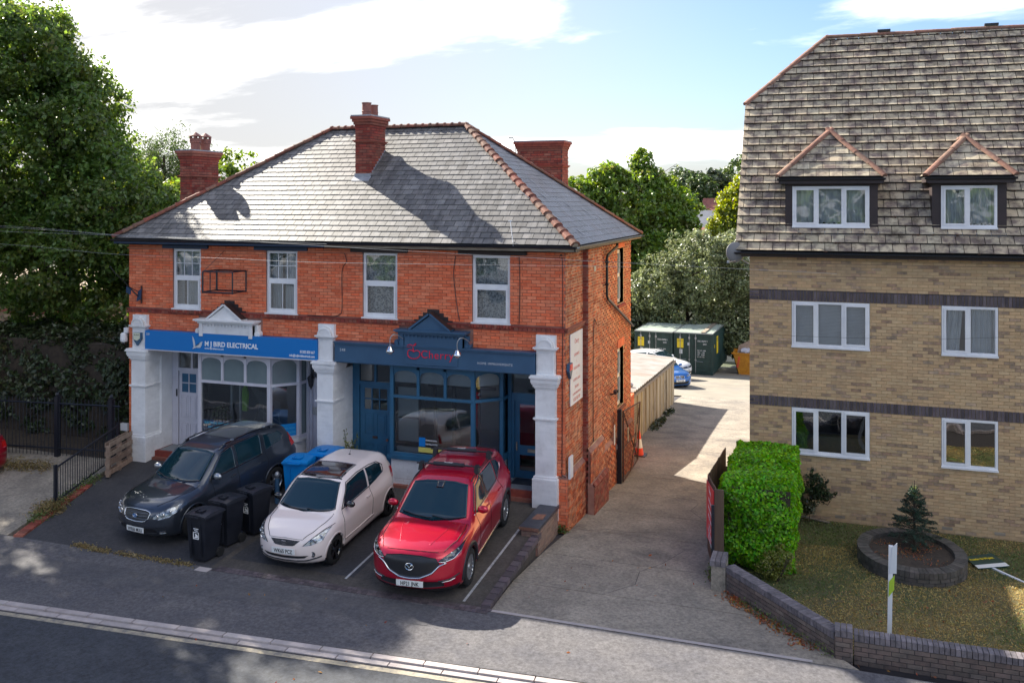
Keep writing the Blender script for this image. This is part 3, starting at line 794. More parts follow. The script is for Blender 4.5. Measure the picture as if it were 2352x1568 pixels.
# ---- main roof
E0,E1=-12.47,.50; YF,YR=-.37,7.27; ZE=5.955; YM=3.45; ZR=9.06; RL,RR=-7.95,-3.67
A=Vector((E0,YF,ZE)); B=Vector((E1,YF,ZE)); C_=Vector((RR,YM,ZR)); D_=Vector((RL,YM,ZR)); Bb=Vector((E1,YR,ZE)); Ab=Vector((E0,YR,ZE))
rf=MB(); lift=Vector((0,0,-.03))
rf.poly([A+lift,B+lift,C_+lift,D_+lift]); rf.poly([B+lift,Bb+lift,C_+lift]); rf.poly([Bb+lift,Ab+lift,D_+lift,C_+lift]); rf.poly([Ab+lift,A+lift,D_+lift])
roof=rf.build('roof',M['roof_under'],B1)
SL_=Pieces('slate','slates_beyond')
def roof_face(P,a,b,c,d,gauge,width,dd,mt,**k):
    """a,b along the eave, polygon a,b,c(,d)"""
    u=(b-a).normalized(); n=u.cross((c-a)).normalized(); 
    if n.z<0: n=-n
    v=n.cross(u).normalized()
    if v.z<0: v=-v
    pts=[a,b,c]+([d] if d is not None else [])
    slate_face(P,a,u,v,n,[((p-a).dot(u),(p-a).dot(v)) for p in pts],gauge,width,dd,mt,**k)
roof_face(SL_,A,B,C_,D_,.205,.262,.010,M['slate'],seed=5,tilt=.055,gap=.011)
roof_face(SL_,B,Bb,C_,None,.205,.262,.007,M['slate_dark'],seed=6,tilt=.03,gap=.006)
roof_face(SL_,Bb,Ab,D_,C_,.40,.5,.007,M['slate_dark'],seed=7,vis=False)
roof_face(SL_,Ab,A,D_,None,.40,.5,.007,M['slate_dark'],seed=8,vis=False)
SL_.emit(roof)
def ridge_line(p,q,step,r,mt,parent,name='ridge_tile',sag=0.0,flare=1.18):
    p,q=Vector(p),Vector(q); L_=(q-p).length; n=int(L_/step); t=(q-p)/n; tn=t.normalized()
    s=tn.cross(Vector((0,0,1))).normalized(); up=s.cross(tn).normalized()
    if up.z<0: up=-up
    m=8; l=t.length*1.18
    vs=[];fs=[]
    for (d,rr) in ((0,r*flare),(l*.12,r*flare*.99),(l*.16,r*1.04),(l,r*.93)):
        for i in range(m):
            a=math.pi*(-.05+1.1*i/(m-1)); vs.append(tn*d+s*math.cos(a)*rr+up*(math.sin(a)*rr*.8))
    for j in range(3):
        for i in range(m-1): fs.append((j*m+i,j*m+i+1,(j+1)*m+i+1,(j+1)*m+i))
    fs.append(tuple(range(m)))
    me=bpy.data.meshes.new(name); me.from_pydata([tuple(v) for v in vs],[],fs); me.materials.append(mt); me.update()
    for k in range(n):
        o=link(bpy.data.objects.new(name,me)); o.parent=parent; w_=p+t*k+Vector((0,0,random.uniform(-.006,.006))); o.location=w_-wloc(parent); WL[o.name]=w_
        o.rotation_euler=(random.uniform(-.015,.015),random.uniform(-.015,.015),random.uniform(-.02,.02))
up_=Vector((0,0,.015))
ridge_line(B+up_,C_+up_,.27,.105,M['terracotta'],roof)
ridge_line(Bb+up_,C_+up_,.36,.09,M['terracotta'],roof)
ridge_line(A+up_,D_+up_,.30,.10,M['terracotta'],roof)
ridge_line(Ab+up_,D_+up_,.40,.10,M['terracotta'],roof)
ridge_line(D_+up_,C_+up_,.22,.10,M['terracotta'],roof,flare=1.3)
# pale bedding mortar under the front right hip
ht=MB(); t_=(C_-B).normalized(); 
ht.tube([B+Vector((0,0,.0)),C_],.075,6); ht.build('hip_bedding',M['woodold'],roof)
# lead clips on the dark slope
lc=MB(); u2=(Bb-B).normalized(); n2=u2.cross(C_-B).normalized(); v2=n2.cross(u2)
if v2.z<0: v2=-v2
if n2.z<0: n2=-n2
for (a,b_) in ((1.2,1.0),(2.4,1.9),(3.1,2.5),(1.9,3.1),(4.6,1.2),(5.2,.9),(3.6,1.5),(4.2,2.6),(2.7,3.5),(1.0,1.9),(5.9,.5),(1.6,.4)):
    p=B+u2*a+v2*b_+n2*.022; lc.obox(p,v2*.13,u2*.022,n2*.002)
lc.build('lead_clips',M['lead'],roof)
# ---- chimneys
def chimney(parent,x0,x1,y0,y1,zb,zt,band,mtb,pots,name='chimney'):
    m=MB(); m.box(x0,x1,y0,y1,zb,zt-.30)
    m.build('brick_core',M['mortar_red'],parent) if False else None
    core=m.build(name,M['mortar_dark'],parent)
    f=MB()
    for i,(dz,o) in enumerate(((.30,.02),(.225,.045),(.15,.075),(.075,.11))):
        f.box(x0-o,x1+o,y0-o,y1+o,zt-dz,zt-dz+.073)
    f.box(x0-.04,x1+.04,y0-.04,y1+.04,band-.03,band+.0); f.box(x0-.065,x1+.065,y0-.065,y1+.065,band,band+.03)
    f.build('corbel_courses',mtb,core)
    c=MB(); c.prism([(x0-.08,y0-.08,zt),(x1+.08,y0-.08,zt),(x1-.1,y0+.1,zt+.05),(x0+.1,y0+.1,zt+.05)][:0] or [(x0-.1,y0-.1,zt-.002),(x1+.1,y0-.1,zt-.002),(x1+.1,y1+.1,zt-.002),(x0-.1,y1+.1,zt-.002)],(0,0,.035)); c.build('mortar_cap',M['lead'],core)
    for (o,u,nn,U) in (((0,y0,0),ux,nyf,(x0,x1)),((x1,0,0),uy,nxr,(y0,y1)),((x0,0,0),uy,-nxr,(y0,y1))):
        brick_face(BPL,o,u,nn,U,(zb,zt-.30),[],mtb,d=.012,seed=int(zt*10),length=.225,vis=(nn is not -nxr))
    return core
ch1=chimney(B1,-6.17,-5.75,1.66,2.55,7.3,9.24,8.57,M['brick_dark'],2)
ch2=chimney(B1,-11.93,-11.53,1.70,2.9,6.4,8.42,7.68,M['brick_dark'],2)
ch3=chimney(B1,-3.58,-2.09,7.6,8.3,5.4,8.86,8.08,M['brick_dark'],0)
fl=MB()
for k in range(9):
    y=1.66+k*.1; z=ZE+(y-YF)*(ZR-ZE)/(YM-YF); fl.box(-5.752,-5.735,y,y+.1,z-.05,z+.11)
fl.box(-6.2,-5.72,1.64,1.66,7.50,7.70); fl.prism([(-6.22,1.66,7.615),(-5.70,1.66,7.615),(-5.70,1.50,7.495),(-6.22,1.50,7.495)],(0,0,.012))
fl.build('lead_flashing',M['lead'],ch1)
for (x,y,r,h) in ((-5.98,1.92,.125,.36),(-5.95,2.28,.115,.33)):
    p=MB(); p.lathe([(r*1.02,9.27),(r,9.27+h*.3),(r*1.08,9.27+h*.32),(r*1.08,9.27+h*.37),(r,9.27+h*.4),(r*.97,9.27+h*.92),(r*1.08,9.27+h*.94),(r*1.08,9.27+h),(r*.8,9.27+h),(r*.8,9.27+h*.6)],(x,y,0),18,cap=False)
    p.build('chimney_pot',M['pot'],ch1,smooth=False)
for (x,y) in ((-11.72,2.1),(-11.70,2.52)):
    z=8.45; p=MB(); p.lathe([(.13,z),(.14,z+.2),(.175,z+.24),(.165,z+.27),(.175,z+.3),(.165,z+.33),(.175,z+.36)],(x,y,0),16,cap=False)
    for k in range(6): a=k*math.pi/3; p.box(x+.155*math.cos(a)-.02,x+.155*math.cos(a)+.02,y+.155*math.sin(a)-.02,y+.155*math.sin(a)+.02,z+.35,z+.42)
    p.lathe([(.185,z+.41),(.18,z+.43),(.03,z+.53),(.0,z+.54)],(x,y,0),16); p.build('chimney_pot',M['pot'],ch2)
# ---- sash windows
def sash(x0,x1,z0,z1,zm,curt,bars,slit=False):
    f=MB(); y=.035; t=.062
    f.box(x0,x0+t,y,y+.08,z0,z1); f.box(x1-t,x1,y,y+.08,z0,z1); f.box(x0+t,x1-t,y,y+.08,z1-t,z1); f.box(x0+t,x1-t,y-.015,y+.08,z0,z0+.075)
    f.box(x0+t,x1-t,y+.005,y+.075,zm-.045,zm+.045)
    # lower sash proud
    q=.045; f.box(x0+t,x0+t+q,y-.012,y+.03,z0+.075,zm-.045); f.box(x1-t-q,x1-t,y-.012,y+.03,z0+.075,zm-.045); f.box(x0+t+q,x1-t-q,y-.012,y+.03,z0+.075,z0+.075+q); f.box(x0+t+q,x1-t-q,y-.012,y+.03,zm-.045-q,zm-.045)
    o=f.build('window',M['upvc'],B1)
    g=MB(); 
    bx('sill',M['upvc'],o,x0-.03,x1+.03,-.045,y-.016,z0-.035,z0+.015)
    bx('pane',M['glass'],o,x0+t,x1-t,y+.03,y+.034,zm+.045,z1-t); bx('pane',M['glass'],o,x0+t+q,x1-t-q,y+.012,y+.016,z0+.075+q,zm-.045-q)
    if bars:
        b=MB(); w_=(x1-x0-2*t); zu0,zu1=zm+.045,z1-t
        for k in (1,2): b.box(x0+t+w_*k/3-.008,x0+t+w_*k/3+.008,y+.022,y+.045,zu0,zu1)
        b.box(x0+t,x1-t,y+.022,y+.045,(zu0+zu1)/2-.008,(zu0+zu1)/2+.008)
        b.box((x0+x1)/2-.008,(x0+x1)/2+.008,y+.004,y+.026,z0+.12,zm-.09); b.build('glazing_bar',M['upvc'],o)
    c=MB(); n=28
    def cur(a,b_,z0_,z1_,yy,amp):
        for i in range(n):
            p,q_=a+(b_-a)*i/n,a+(b_-a)*(i+1)/n; f1=yy+amp*math.sin(i*1.9)+amp*.5*math.sin(i*.7); f2=yy+amp*math.sin((i+1)*1.9)+amp*.5*math.sin((i+1)*.7)
            c.quad((p,f1,z0_),(q_,f2,z0_),(q_,f2,z1_),(p,f1,z1_))
    if curt=='blind': cur(x0+.03,x1-.03,zm,z1,.20,.001); cur(x0,x0+.2,z0,zm,.22,.02); cur(x0+.22,x1,z0,zm,.28,.015)
    elif curt=='pair': cur(x0,x0+.34,z0,z1,.22,.02); cur(x0+.42,x1,z0,z1,.24,.022)
    else: cur(x0,x1,z0,z1,.21,.018)
    c.build('curtain',M['lace'] if curt=='lace' else M['curtain'],o)
    d=MB(); d.box(x0-.3,x1+.3,.5,.52,z0-.1,z1+.1); d.build('room_behind',M['roomdark'],o)
    return o
sash(-10.78,-9.89,WB,WT,4.93,'blind',True); sash(-7.85,-6.93,WB,WT,4.93,'pair',True)
sash(-5.05,-4.11,WB,WT,4.95,'lace',False); sash(-2.13,-1.19,WB,WT,4.95,'lace',False)
# side windows: tall, set back in the flemish part
for (y0,y1,z0,z1) in sw:
    f=MB(); x=XB-.09
    f.box(x-.05,x,y0,y0+.07,z0,z1-.06); f.box(x-.05,x,y1-.07,y1,z0,z1-.06); f.box(x-.05,x,y0,y1,z0,z0+.1); f.box(x-.05,x,y0,y1,z1-.16,z1-.06); f.box(x-.05,x,y0,y1,(z0+z1)/2-.05,(z0+z1)/2+.05)
    o=f.build('side_window',M['upvc'],B1)
    bx('pane',M['frost'],o,x-.04,x-.03,y0+.05,y1-.05,z0+.08,z1-.14)
    s=MB(); s.prism([(XB-.12,y0-.06,z0),(XB+.07,y0-.06,z0-.03),(XB+.07,y0-.06,z0-.09),(XB-.12,y0-.06,z0-.09)],(0,y1-y0+.12,0)); s.build('sill',M['brick_dark'],o)
    a=MB(); k=9
    for i in range(k):
        t0=y0-.05+(y1-y0+.1)*i/k; t1=t0+(y1-y0+.1)/k-.012; zc=z1+.02; a.box(XB-.02,XB+.03,t0,t1,zc,zc+.24)
    a.build('lintel_bricks',M['brick_red'],o)
# ---- downpipe
dp=MB(); X_=XB+.09
dp.tube([(X_+.12,4.55,5.86),(X_+.12,4.52,5.72),(X_,3.86,5.50),(X_,3.80,5.42)],.038); dp.tube([(X_,3.80,5.44),(X_,3.80,4.42),(X_,3.90,4.33),(X_,7.25,3.17)],.038)
for z in (5.3,4.7): dp.box(X_-.05,X_+.045,3.755,3.845,z,z+.05)
dp.build('downpipe',M['gutter'],B1)

# ================= shopfront builder (bay with three arched top lights, angled light, two recess doors)
def shopfront(dx, P_, dark, door_mt, signmt, idx):
    paint=M[P_]; Z0=.17
    # --- floor and ceiling of the recess
    fl=MB(); fl.box(dx-5.80,dx-.50,.12,1.25,-.25,Z0); fl.box(dx-5.80,dx-.50,.0,.12,-.25,.02); fl.build('entrance_step',M['brick_dark'],B1)
    bx('recess_ceiling',paint,B1,dx-5.80,dx-.50,.16,1.25,2.92,2.97)
    # --- bay: stall riser
    pts=[(-4.35,.10),(-2.20,.10),(-1.67,.65),(-1.62,1.1),(-4.62,1.1)]
    def ring(off):
        return [(-4.35-off,.10-off),(-2.20+off*.45,.10-off),(-1.67+off,.65-off*.4),(-1.62+off,1.1),(-4.62-off,1.1)]
    m=MB(); m.prism([(dx+x,y,-.15) for x,y in ring(-.02)],(0,0,.80)); ris=m.build('stall_riser',M['white'],B1)
    brick_face(BPL,(dx,.12,0),ux,nyf,(-4.33,-2.22),(.0,.63),[],M['white'],d=.008,joint=.008,vis=False)
    m=MB(); m.prism([(dx+x,y,.64) for x,y in ring(.06)],(0,0,.09)); m.build('bay_sill',paint if idx else M['white'],B1)
    bay=MB(); p=.045
    def post(x,y,w=.05,z0=.73,z1=2.92): bay.box(dx+x-w,dx+x+w,y-.01,y+.09,z0,z1)
    post(-4.31,.10,.045); post(-2.17,.12,.05); post(-1.64,.67,.045); post(-1.60,1.05,.05)
    for k,x in enumerate((-3.60,-2.885)): bay.box(dx+x-.035,dx+x+.035,.10,.17,2.19,2.92)
    def bar(p0,p1,z0,z1,th=.035,out=.0):
        a=Vector((dx+p0[0],p0[1],0)); b=Vector((dx+p1[0],p1[1],0)); t=(b-a).normalized(); n=Vector((t.y,-t.x,0))
        bay.obox((a+b)/2+Vector((0,0,(z0+z1)/2))-n*(th-.05)+n*out,t*((b-a).length/2),n*th,Vector((0,0,(z1-z0)/2)))
    S=[((-4.31,.15),(-2.17,.15)),((-2.17,.15),(-1.64,.70)),((-1.64,.70),(-1.60,1.1))]
    for a,b in S:
        bar(a,b,2.13,2.20); bar(a,b,2.84,2.92); bar(a,b,.73,.80)
    o=bay.build('bay_window',paint,B1)
    # arched heads: spandrel plates
    ar=MB()
    def arch(a,b,zs,za,zt,y0,y1):
        n=12; a3=Vector((a,y0,0)); b3=Vector((b,y1,0)); pts=[]
        for i in range(n+1):
            t=i/n; z=zs+(za-zs)*math.sqrt(max(0,1-(2*t-1)**2))**.9; pts.append(a3.lerp(b3,t)+Vector((0,0,z)))
        th=Vector((0,.03,0))
        for i in range(n):
            q=[pts[i],pts[i+1],Vector((pts[i+1].x,pts[i+1].y,zt)),Vector((pts[i].x,pts[i].y,zt))]; ar.prism(q,th)
    for a,b in ((-4.265,-3.635),(-3.565,-2.92),(-2.85,-2.22)): arch(dx+a,dx+b,2.66,2.80,2.86,.12,.12)
    arch(dx-2.12,dx-1.69,2.66,2.80,2.86,.17,.66)
    ar.build('arched_head',paint,o)
    gm=M['frost'] if idx==0 else M['glassdark']
    g=MB()
    for a,b in ((-4.265,-3.635),(-3.565,-2.92),(-2.85,-2.22)): g.box(dx+a,dx+b,.135,.139,2.20,2.86)
    g.build('top_lights',gm,o)
    g=MB(); g.prism([(dx-2.14,.19,2.2),(dx-1.68,.70,2.2),(dx-1.68,.70,2.85),(dx-2.14,.19,2.85)],(.004,-.002,0)); g.build('angled_top_light',gm,o)
    g=MB(); g.box(dx-4.27,dx-2.22,.135,.139,.8,2.13); g.build('shop_pane',M['glassdark'],o)
    g=MB(); g.prism([(dx-2.14,.19,.8),(dx-1.68,.70,.8),(dx-1.68,.70,2.13),(dx-2.14,.19,2.13)],(.004,-.002,0)); g.build('angled_pane',M['glassdark'],o)
    g=MB(); g.prism([(dx-1.64,.74,.8),(dx-1.60,1.02,.8),(dx-1.60,1.02,2.85),(dx-1.64,.74,2.85)],(.004,0,0)); g.build('return_pane',gm if idx==0 else M['glassdark'],o)
    g=MB(); g.prism([(dx-4.35,.16,.8),(dx-4.6,.85,.8),(dx-4.6,.85,2.85),(dx-4.35,.16,2.85)],(.004,0,0)); g.build('return_pane',M['glassdark'],o)
    # --- left door (panelled, glazed squares) and fanlight at y .85
    Y=.85
    fr=MB(); fr.box(dx-5.80,dx-5.60,Y-.03,Y+.05,Z0,2.92); fr.box(dx-4.70,dx-4.60,Y-.03,Y+.05,Z0,2.92); fr.box(dx-5.60,dx-4.70,Y-.04,Y+.05,2.24,2.32); fr.box(dx-5.60,dx-4.70,Y-.03,Y+.05,2.84,2.92); fr.box(dx-5.17,dx-5.11,Y-.03,Y+.05,2.32,2.84)
    o=fr.build('door_frame',paint,B1); 
    g=MB(); g.box(dx-5.60,dx-5.17,Y+.01,Y+.015,2.32,2.84); g.box(dx-5.11,dx-4.70,Y+.01,Y+.015,2.32,2.84); g.build('fanlight',M['glassdark'],o)
    d=MB(); x0,x1=dx-5.585,dx-4.715; 
    if idx: cols=3; gl=(x0+.12,x1-.10,1.60,2.14)
    else: cols=2; gl=(x0+.09,x0+.57,1.64,2.16)
    holes=[gl]+([(x0+.76,x1-.0,1.64,2.16)] if idx==0 else [])
    wall_panel(d,(0,Y,0),ux,(x0,x1),(Z0+.01,2.235),holes,(0,-1,0),.03)
    do=d.build('door',door_mt,B1)
    b=MB()
    for k in range(cols-1): xx=gl[0]+(gl[1]-gl[0])*(k+1)/cols; b.box(xx-.014,xx+.014,Y-.008,Y+.02,gl[2],gl[3])
    b.box(gl[0],gl[1],Y-.008,Y+.02,(gl[2]+gl[3])/2-.014,(gl[2]+gl[3])/2+.014)
    # raised panel mouldings
    def pan(a,b_,z0,z1):
        b.box(a,b_,Y-.012,Y-.001,z0,z0+.02); b.box(a,b_,Y-.012,Y-.001,z1-.02,z1); b.box(a,a+.02,Y-.012,Y-.001,z0+.02,z1-.02); b.box(b_-.02,b_,Y-.012,Y-.001,z0+.02,z1-.02)
        b.box(a+.05,b_-.05,Y-.010,Y-.001,z0+.05,z1-.05)
    if idx:
        for a,b_ in ((x0+.12,x0+.39),(x0+.48,x0+.75)): pan(a,b_,.95,1.5); pan(a,b_,.30,.72)
    else:
        for a,b_ in ((x0+.07,x0+.30),(x0+.36,x0+.59)): pan(a,b_,.93,1.55); pan(a,b_,.32,.78)
        b.box(x0+.655,x0+.675,Y-.006,Y+.0,Z0+.01,2.235); pan(x0+.76,x1-.02,.93,1.55); pan(x0+.76,x1-.02,.32,.78)
    b.build('door_panel',door_mt,do)
    bx('door_glass',M['glassdark'] if idx else M['teal'],do,gl[0],gl[1],Y+.012,Y+.018,gl[2],gl[3])
    if idx==0: bx('door_glass',M['teal'],do,x0+.76,x1,Y+.012,Y+.018,1.64,2.16)
    h=MB(); 
    if idx: h.lathe([(.0,-.05),(.03,-.045),(.035,-.02),(.015,0)],(x1-.09,Y,.85),12,'y'); h.build('door_knob',M['pot'],do); bx('letterbox',M['rust'],do,x0+.36,x0+.50,Y-.02,Y-.003,.86,.92)
    else:
        h.box(x0+.695,x0+.725,Y-.012,Y,1.0,1.18); h.tube([(x0+.71,Y-.03,1.13),(x0+.80,Y-.03,1.13)],.012,6); h.build('door_handle',M['chrome'],do)
        bx('letterbox',M['black'],B1,dx-5.66,dx-5.62,Y-.05,Y-.031,1.52,1.72)
    # --- wall right of the bay and the right recess door
    fr=MB(); Y2=1.05
    fr.box(dx-1.58,dx-1.49,Y2-.08,Y2+.05,Z0,2.92); fr.box(dx-.55,dx-.48,Y2-.05,Y2+.05,Z0,2.92); fr.box(dx-1.49,dx-.55,Y2-.06,Y2+.05,2.08,2.26); fr.box(dx-1.49,dx-.55,Y2-.04,Y2+.05,2.84,2.92); fr.box(dx-1.49,dx-1.42,Y2-.05,Y2+.05,Z0,2.08)
    o2=fr.build('door_frame',paint,B1)
    g=MB(); g.box(dx-1.49,dx-.55,Y2+.01,Y2+.015,2.26,2.84); g.build('fanlight',M['glassdark'],o2)
    if idx:
        r=MB(); r.box(dx-1.47,dx-.57,Y2+.08,Y2+.10,2.60,2.84); r.build('roller_blind',M['curtain'],o2)
    d=MB(); x0,x1=dx-1.42,dx-.555
    hs=[(x0+.12,x1-.10,.98,1.98),(x0+.12,x1-.10,.36,.74)] if idx else []
    wall_panel(d,(0,Y2,0),ux,(x0,x1),(Z0+.01,2.08),hs,(0,-1,0),.035); do=d.build('door',M['teal'] if idx else door_mt,B1); do['label']='glazed shop door' if idx else 'plain white door'
    if idx:
        g=MB(); g.box(x0+.12,x1-.10,Y2+.015,Y2+.02,.98,1.98); g.box(x0+.12,x1-.10,Y2+.015,Y2+.02,.36,.74); g.build('door_glass',M['glassdark'],do)
        bx('letterbox',M['woodold'],do,x0+.33,x0+.58,Y2-.015,Y2-.002,.82,.90); bx('door_plate',M['woodold'],do,x0+.035,x0+.065,Y2-.03,Y2-.003,.85,1.05)
        bx('door_mat',M['black'],B1,x0+.05,x1-.05,.55,.98,Z0,Z0+.02)
    # --- room behind
    z=MB(); a,b_,c,e=dx-5.75,dx-.5,1.12,5.2
    z.quad((a,e,Z0),(b_,e,Z0),(b_,e,2.95),(a,e,2.95)); z.quad((a,c,Z0),(a,e,Z0),(a,e,2.95),(a,c,2.95)); z.quad((b_,c,Z0),(b_,e,Z0),(b_,e,2.95),(b_,c,2.95)); z.quad((a,c,2.95),(b_,c,2.95),(b_,e,2.95),(a,e,2.95))
    z.build('shop_room',M['room'] if idx==0 else M['room'],B1)
    fl=MB(); fl.quad((a,.2,Z0+.004),(b_,.2,Z0+.004),(b_,e,Z0+.004),(a,e,Z0+.004)); fl.build('shop_floor',M['roomdark'],B1)
    return o
bayL=shopfront(-5.69,'lilac',0,M['lilac'],None,0)
bayR=shopfront(0,'teal',1,M['teal'],None,1)
# display platform inside right bay
bx('display_platform',M['carpet'],B1,-4.30,-1.70,.45 if False else .20,1.0,.75,.79)
# --- piers (pilasters) with capitals and rounded tops
def pier(x0,x1,yb,idx):
    m=MB(); y=-.17
    m.box(x0,x1,y,yb,.62,2.70)
    pr_=m.build('pier',M['white'],B1)
    m=MB(); m.box(x0-.06,x1+.06,y-.06,.42,-.35 if idx==2 else -.1,.60); m.prism([(x0-.06,y-.06,.60),(x0,y,.70),(x0,.42,.70),(x0-.06,.42,.60)],(0,0,0)) if False else None
    m.box(x0-.035,x1+.035,y-.035,.40,.60,.65); m.build('pier_base',M['white'],pr_)
    brick_face(BPL,(0,y-.06,0),ux,nyf,(x0-.055,x1+.055),(-.0,.59),[],M['white'],d=.007,joint=.009,vis=False)
    brick_face(BPL,(x1+.06,0,0),uy,nxr,(y-.055,.42),(.0,.59),[],M['white'],d=.007,joint=.009,vis=False)
    brick_face(BPL,(0,y,0),ux,nyf,(x0+.005,x1-.005),(.72,1.93),[],M['white'],d=.003,joint=.008,vis=False)
    brick_face(BPL,(x1,0,0),uy,nxr,(y+.005,yb),(.72,2.68),[],M['white'],d=.004,joint=.008,vis=False)
    m=MB(); m.box(x0-.02,x1+.02,y-.02,.40,1.93,1.955); m.box(x0-.045,x1+.045,y-.045,.40,1.955,1.985); m.build('collar',M['white'],pr_)
    m=MB()
    for (o,a,b) in ((.02,2.66,2.70),(.05,2.70,2.76),(.075,2.76,2.80),(.09,2.80,2.90),(.12,2.90,2.94),(.10,2.94,2.97)): m.box(x0-o,x1+o,y-o,.40,a,b)
    m.build('capital',M['white'],pr_)
    m=MB(); m.box(x0+.02,x1-.02,y+.02,.02,2.97,3.56); m.box(x0+.06,x0+.065,y+.015,y+.02,3.02,3.5)
    for (a,b,c,d) in ((x0+.05,x1-.05,3.02,3.04),(x0+.05,x1-.05,3.48,3.5),(x0+.05,x0+.07,3.04,3.48),(x1-.07,x1-.05,3.04,3.48)): m.box(a,b,y+.012,y+.02,c,d)
    m.box(x0-.02,x1+.02,y-.02,.02,3.54,3.57); m.box(x0-.05,x1+.05,y-.05,.02,3.57,3.605); m.box(x0,x1,y+.05,.02,3.605,3.88)
    m.build('upper_pier',M['white'],pr_)
    m=MB(); n=14; cx=(x0+x1)/2; r=(x1-x0)/2-.02; arc=[(cx+r*math.cos(math.pi*i/n),y-.04,3.605+r*1.05*math.sin(math.pi*i/n)) for i in range(n+1)]
    m.prism(arc,(0,.09,0)); arc2=[(cx+(r-.05)*math.cos(math.pi*i/n),y-.055,3.615+(r-.05)*1.02*math.sin(math.pi*i/n)) for i in range(n+1)]
    for i in range(n): m.prism([arc[i],arc[i+1],(arc2[i+1][0],arc2[i+1][1],arc2[i+1][2]),(arc2[i][0],arc2[i][1],arc2[i][2])],(0,.02,0))
    m.build('rounded_top',M['white'],pr_)
    return pr_
pA=pier(-12.02,-11.56,1.1,0); pB=pier(-6.25,-5.80,1.1,1); pC=pier(-.51,-.04,1.1,2)
bx('porch_side_wall',M['white'],B1,(-11.60,-11.50,.4,.86,-.1,2.95))
# --- fascia signs
m=MB(); m.box(-11.53,-6.24,-.21,-.02,2.985,3.485); sgn=m.build('shop_sign',M['signblue'],B1); sgn['label']='bright blue sign with white lettering'
bx('sign_underside',M['lilac'],sgn,-11.53,-6.24,-.205,.16,2.955,2.984)
YS=-.213
text('M J BIRD ELECTRICAL',.178,M['inkwhite'],sgn,(-9.60,YS,3.165),bold=.004,sx=1.0,space=1.0).scale=(.965,1,1)
text('www.mjbirdelectrical.com',.062,M['inkwhite'],sgn,(-9.60,YS,3.085),space=.92)
text('01202 830 667',.098,M['inkwhite'],sgn,(-6.29,YS,3.135),align='RIGHT',sx=.72,bold=.001)
text('info@mjbirdelectrical.com',.088,M['inkwhite'],sgn,(-6.29,YS,3.035),align='RIGHT',sx=.78,bold=.001)
text('250',.085,M['inkpale'],sgn,(-11.49,YS,3.36),sx=.85)
bd=MB()
def flat(mb,pts,x,z,s,y,th=.004): mb.prism([(x+a*s,y,z+b*s) for a,b in pts],(0,-th,0))
flat(bd,[(0,1),(.12,.85),(.24,.55),(.28,.3),(.33,.12),(.20,.05),(.12,.25),(.05,.6)],-9.99,3.07,.34,YS)
flat(bd,[(1,.62),(.80,.56),(.62,.45),(.52,.28),(.42,.12),(.20,.05),(.02,-.02),(.10,.12),(.28,.22),(.50,.10),(.78,.12),(.90,.32)],-9.99,3.07,.33,YS-.003)
flat(bd,[(.35,.2),(.58,.34),(.60,.24),(.42,.12)],-9.99,3.07,.33,YS-.006)
bd.build('bird_emblem',M['inkpale'],sgn)
m=MB(); m.box(-5.73,-.51,-.20,-.02,2.985,3.44); m.box(-5.73,-.51,-.235,-.02,3.42,3.46); m.box(-5.75,-.49,-.26,-.02,3.46,3.485); m.box(-5.73,-.51,-.215,-.2,2.985,3.02); m.box(-5.73,-.51,-.16,.16,2.955,2.984)
sg2=m.build('shop_sign',M['navy'],B1); sg2['label']='navy sign with red lettering and cherry emblem'
bx('sign_panel_back',M['navy'],sg2,-3.80,-2.42,-.225,-.2,3.04,3.7)
YS2=-.232
text('Cherry',.27,M['cherry'],sg2,(-3.375,YS2,3.205),depth=.006,bold=-.002,space=1.10)
text('HOME IMPROVEMENTS',.078,M['inkpale'],sg2,(-1.93,-.204,3.135),space=1.22,sx=.93)
text('248',.095,M['inkpale'],sg2,(-5.59,-.204,3.25),space=1.15)
c=MB()
def curve(pts,n=24):
    P=[Vector(p) for p in pts]; out=[]
    for i in range(len(P)-1):
        a=P[max(i-1,0)];b=P[i];c_=P[i+1];d=P[min(i+2,len(P)-1)]
        for k in range(6):
            t=k/6; out.append(.5*((2*b)+(c_-a)*t+(2*a-5*b+4*c_-d)*t*t+(3*b-a-3*c_+d)*t**3))
    out.append(P[-1]); return out
def ch(pts): return [(-3.72+x*.33,YS2-.006,3.18+z*.33) for x,z in pts]
c.tube(curve(ch([(.5,.50),(.32,.60),(.1,.58),(.02,.38),(.08,.15),(.3,.02),(.55,.0),(.8,.06),(.98,.25),(.98,.48),(.82,.60),(.62,.56),(.5,.50)])),.011,6)
c.tube(curve(ch([(.5,.50),(.46,.72),(.44,.92)])),.010,6); c.tube(curve(ch([(.44,.92),(.2,1.0),(.0,.93),(-.05,.85),(.18,.82),(.44,.92)])),.010,6); c.tube(curve(ch([(.44,.92),(.6,1.06),(.68,1.12),(.63,.98),(.44,.92)])),.009,6)
c.build('cherry_emblem',M['cherry'],sg2)
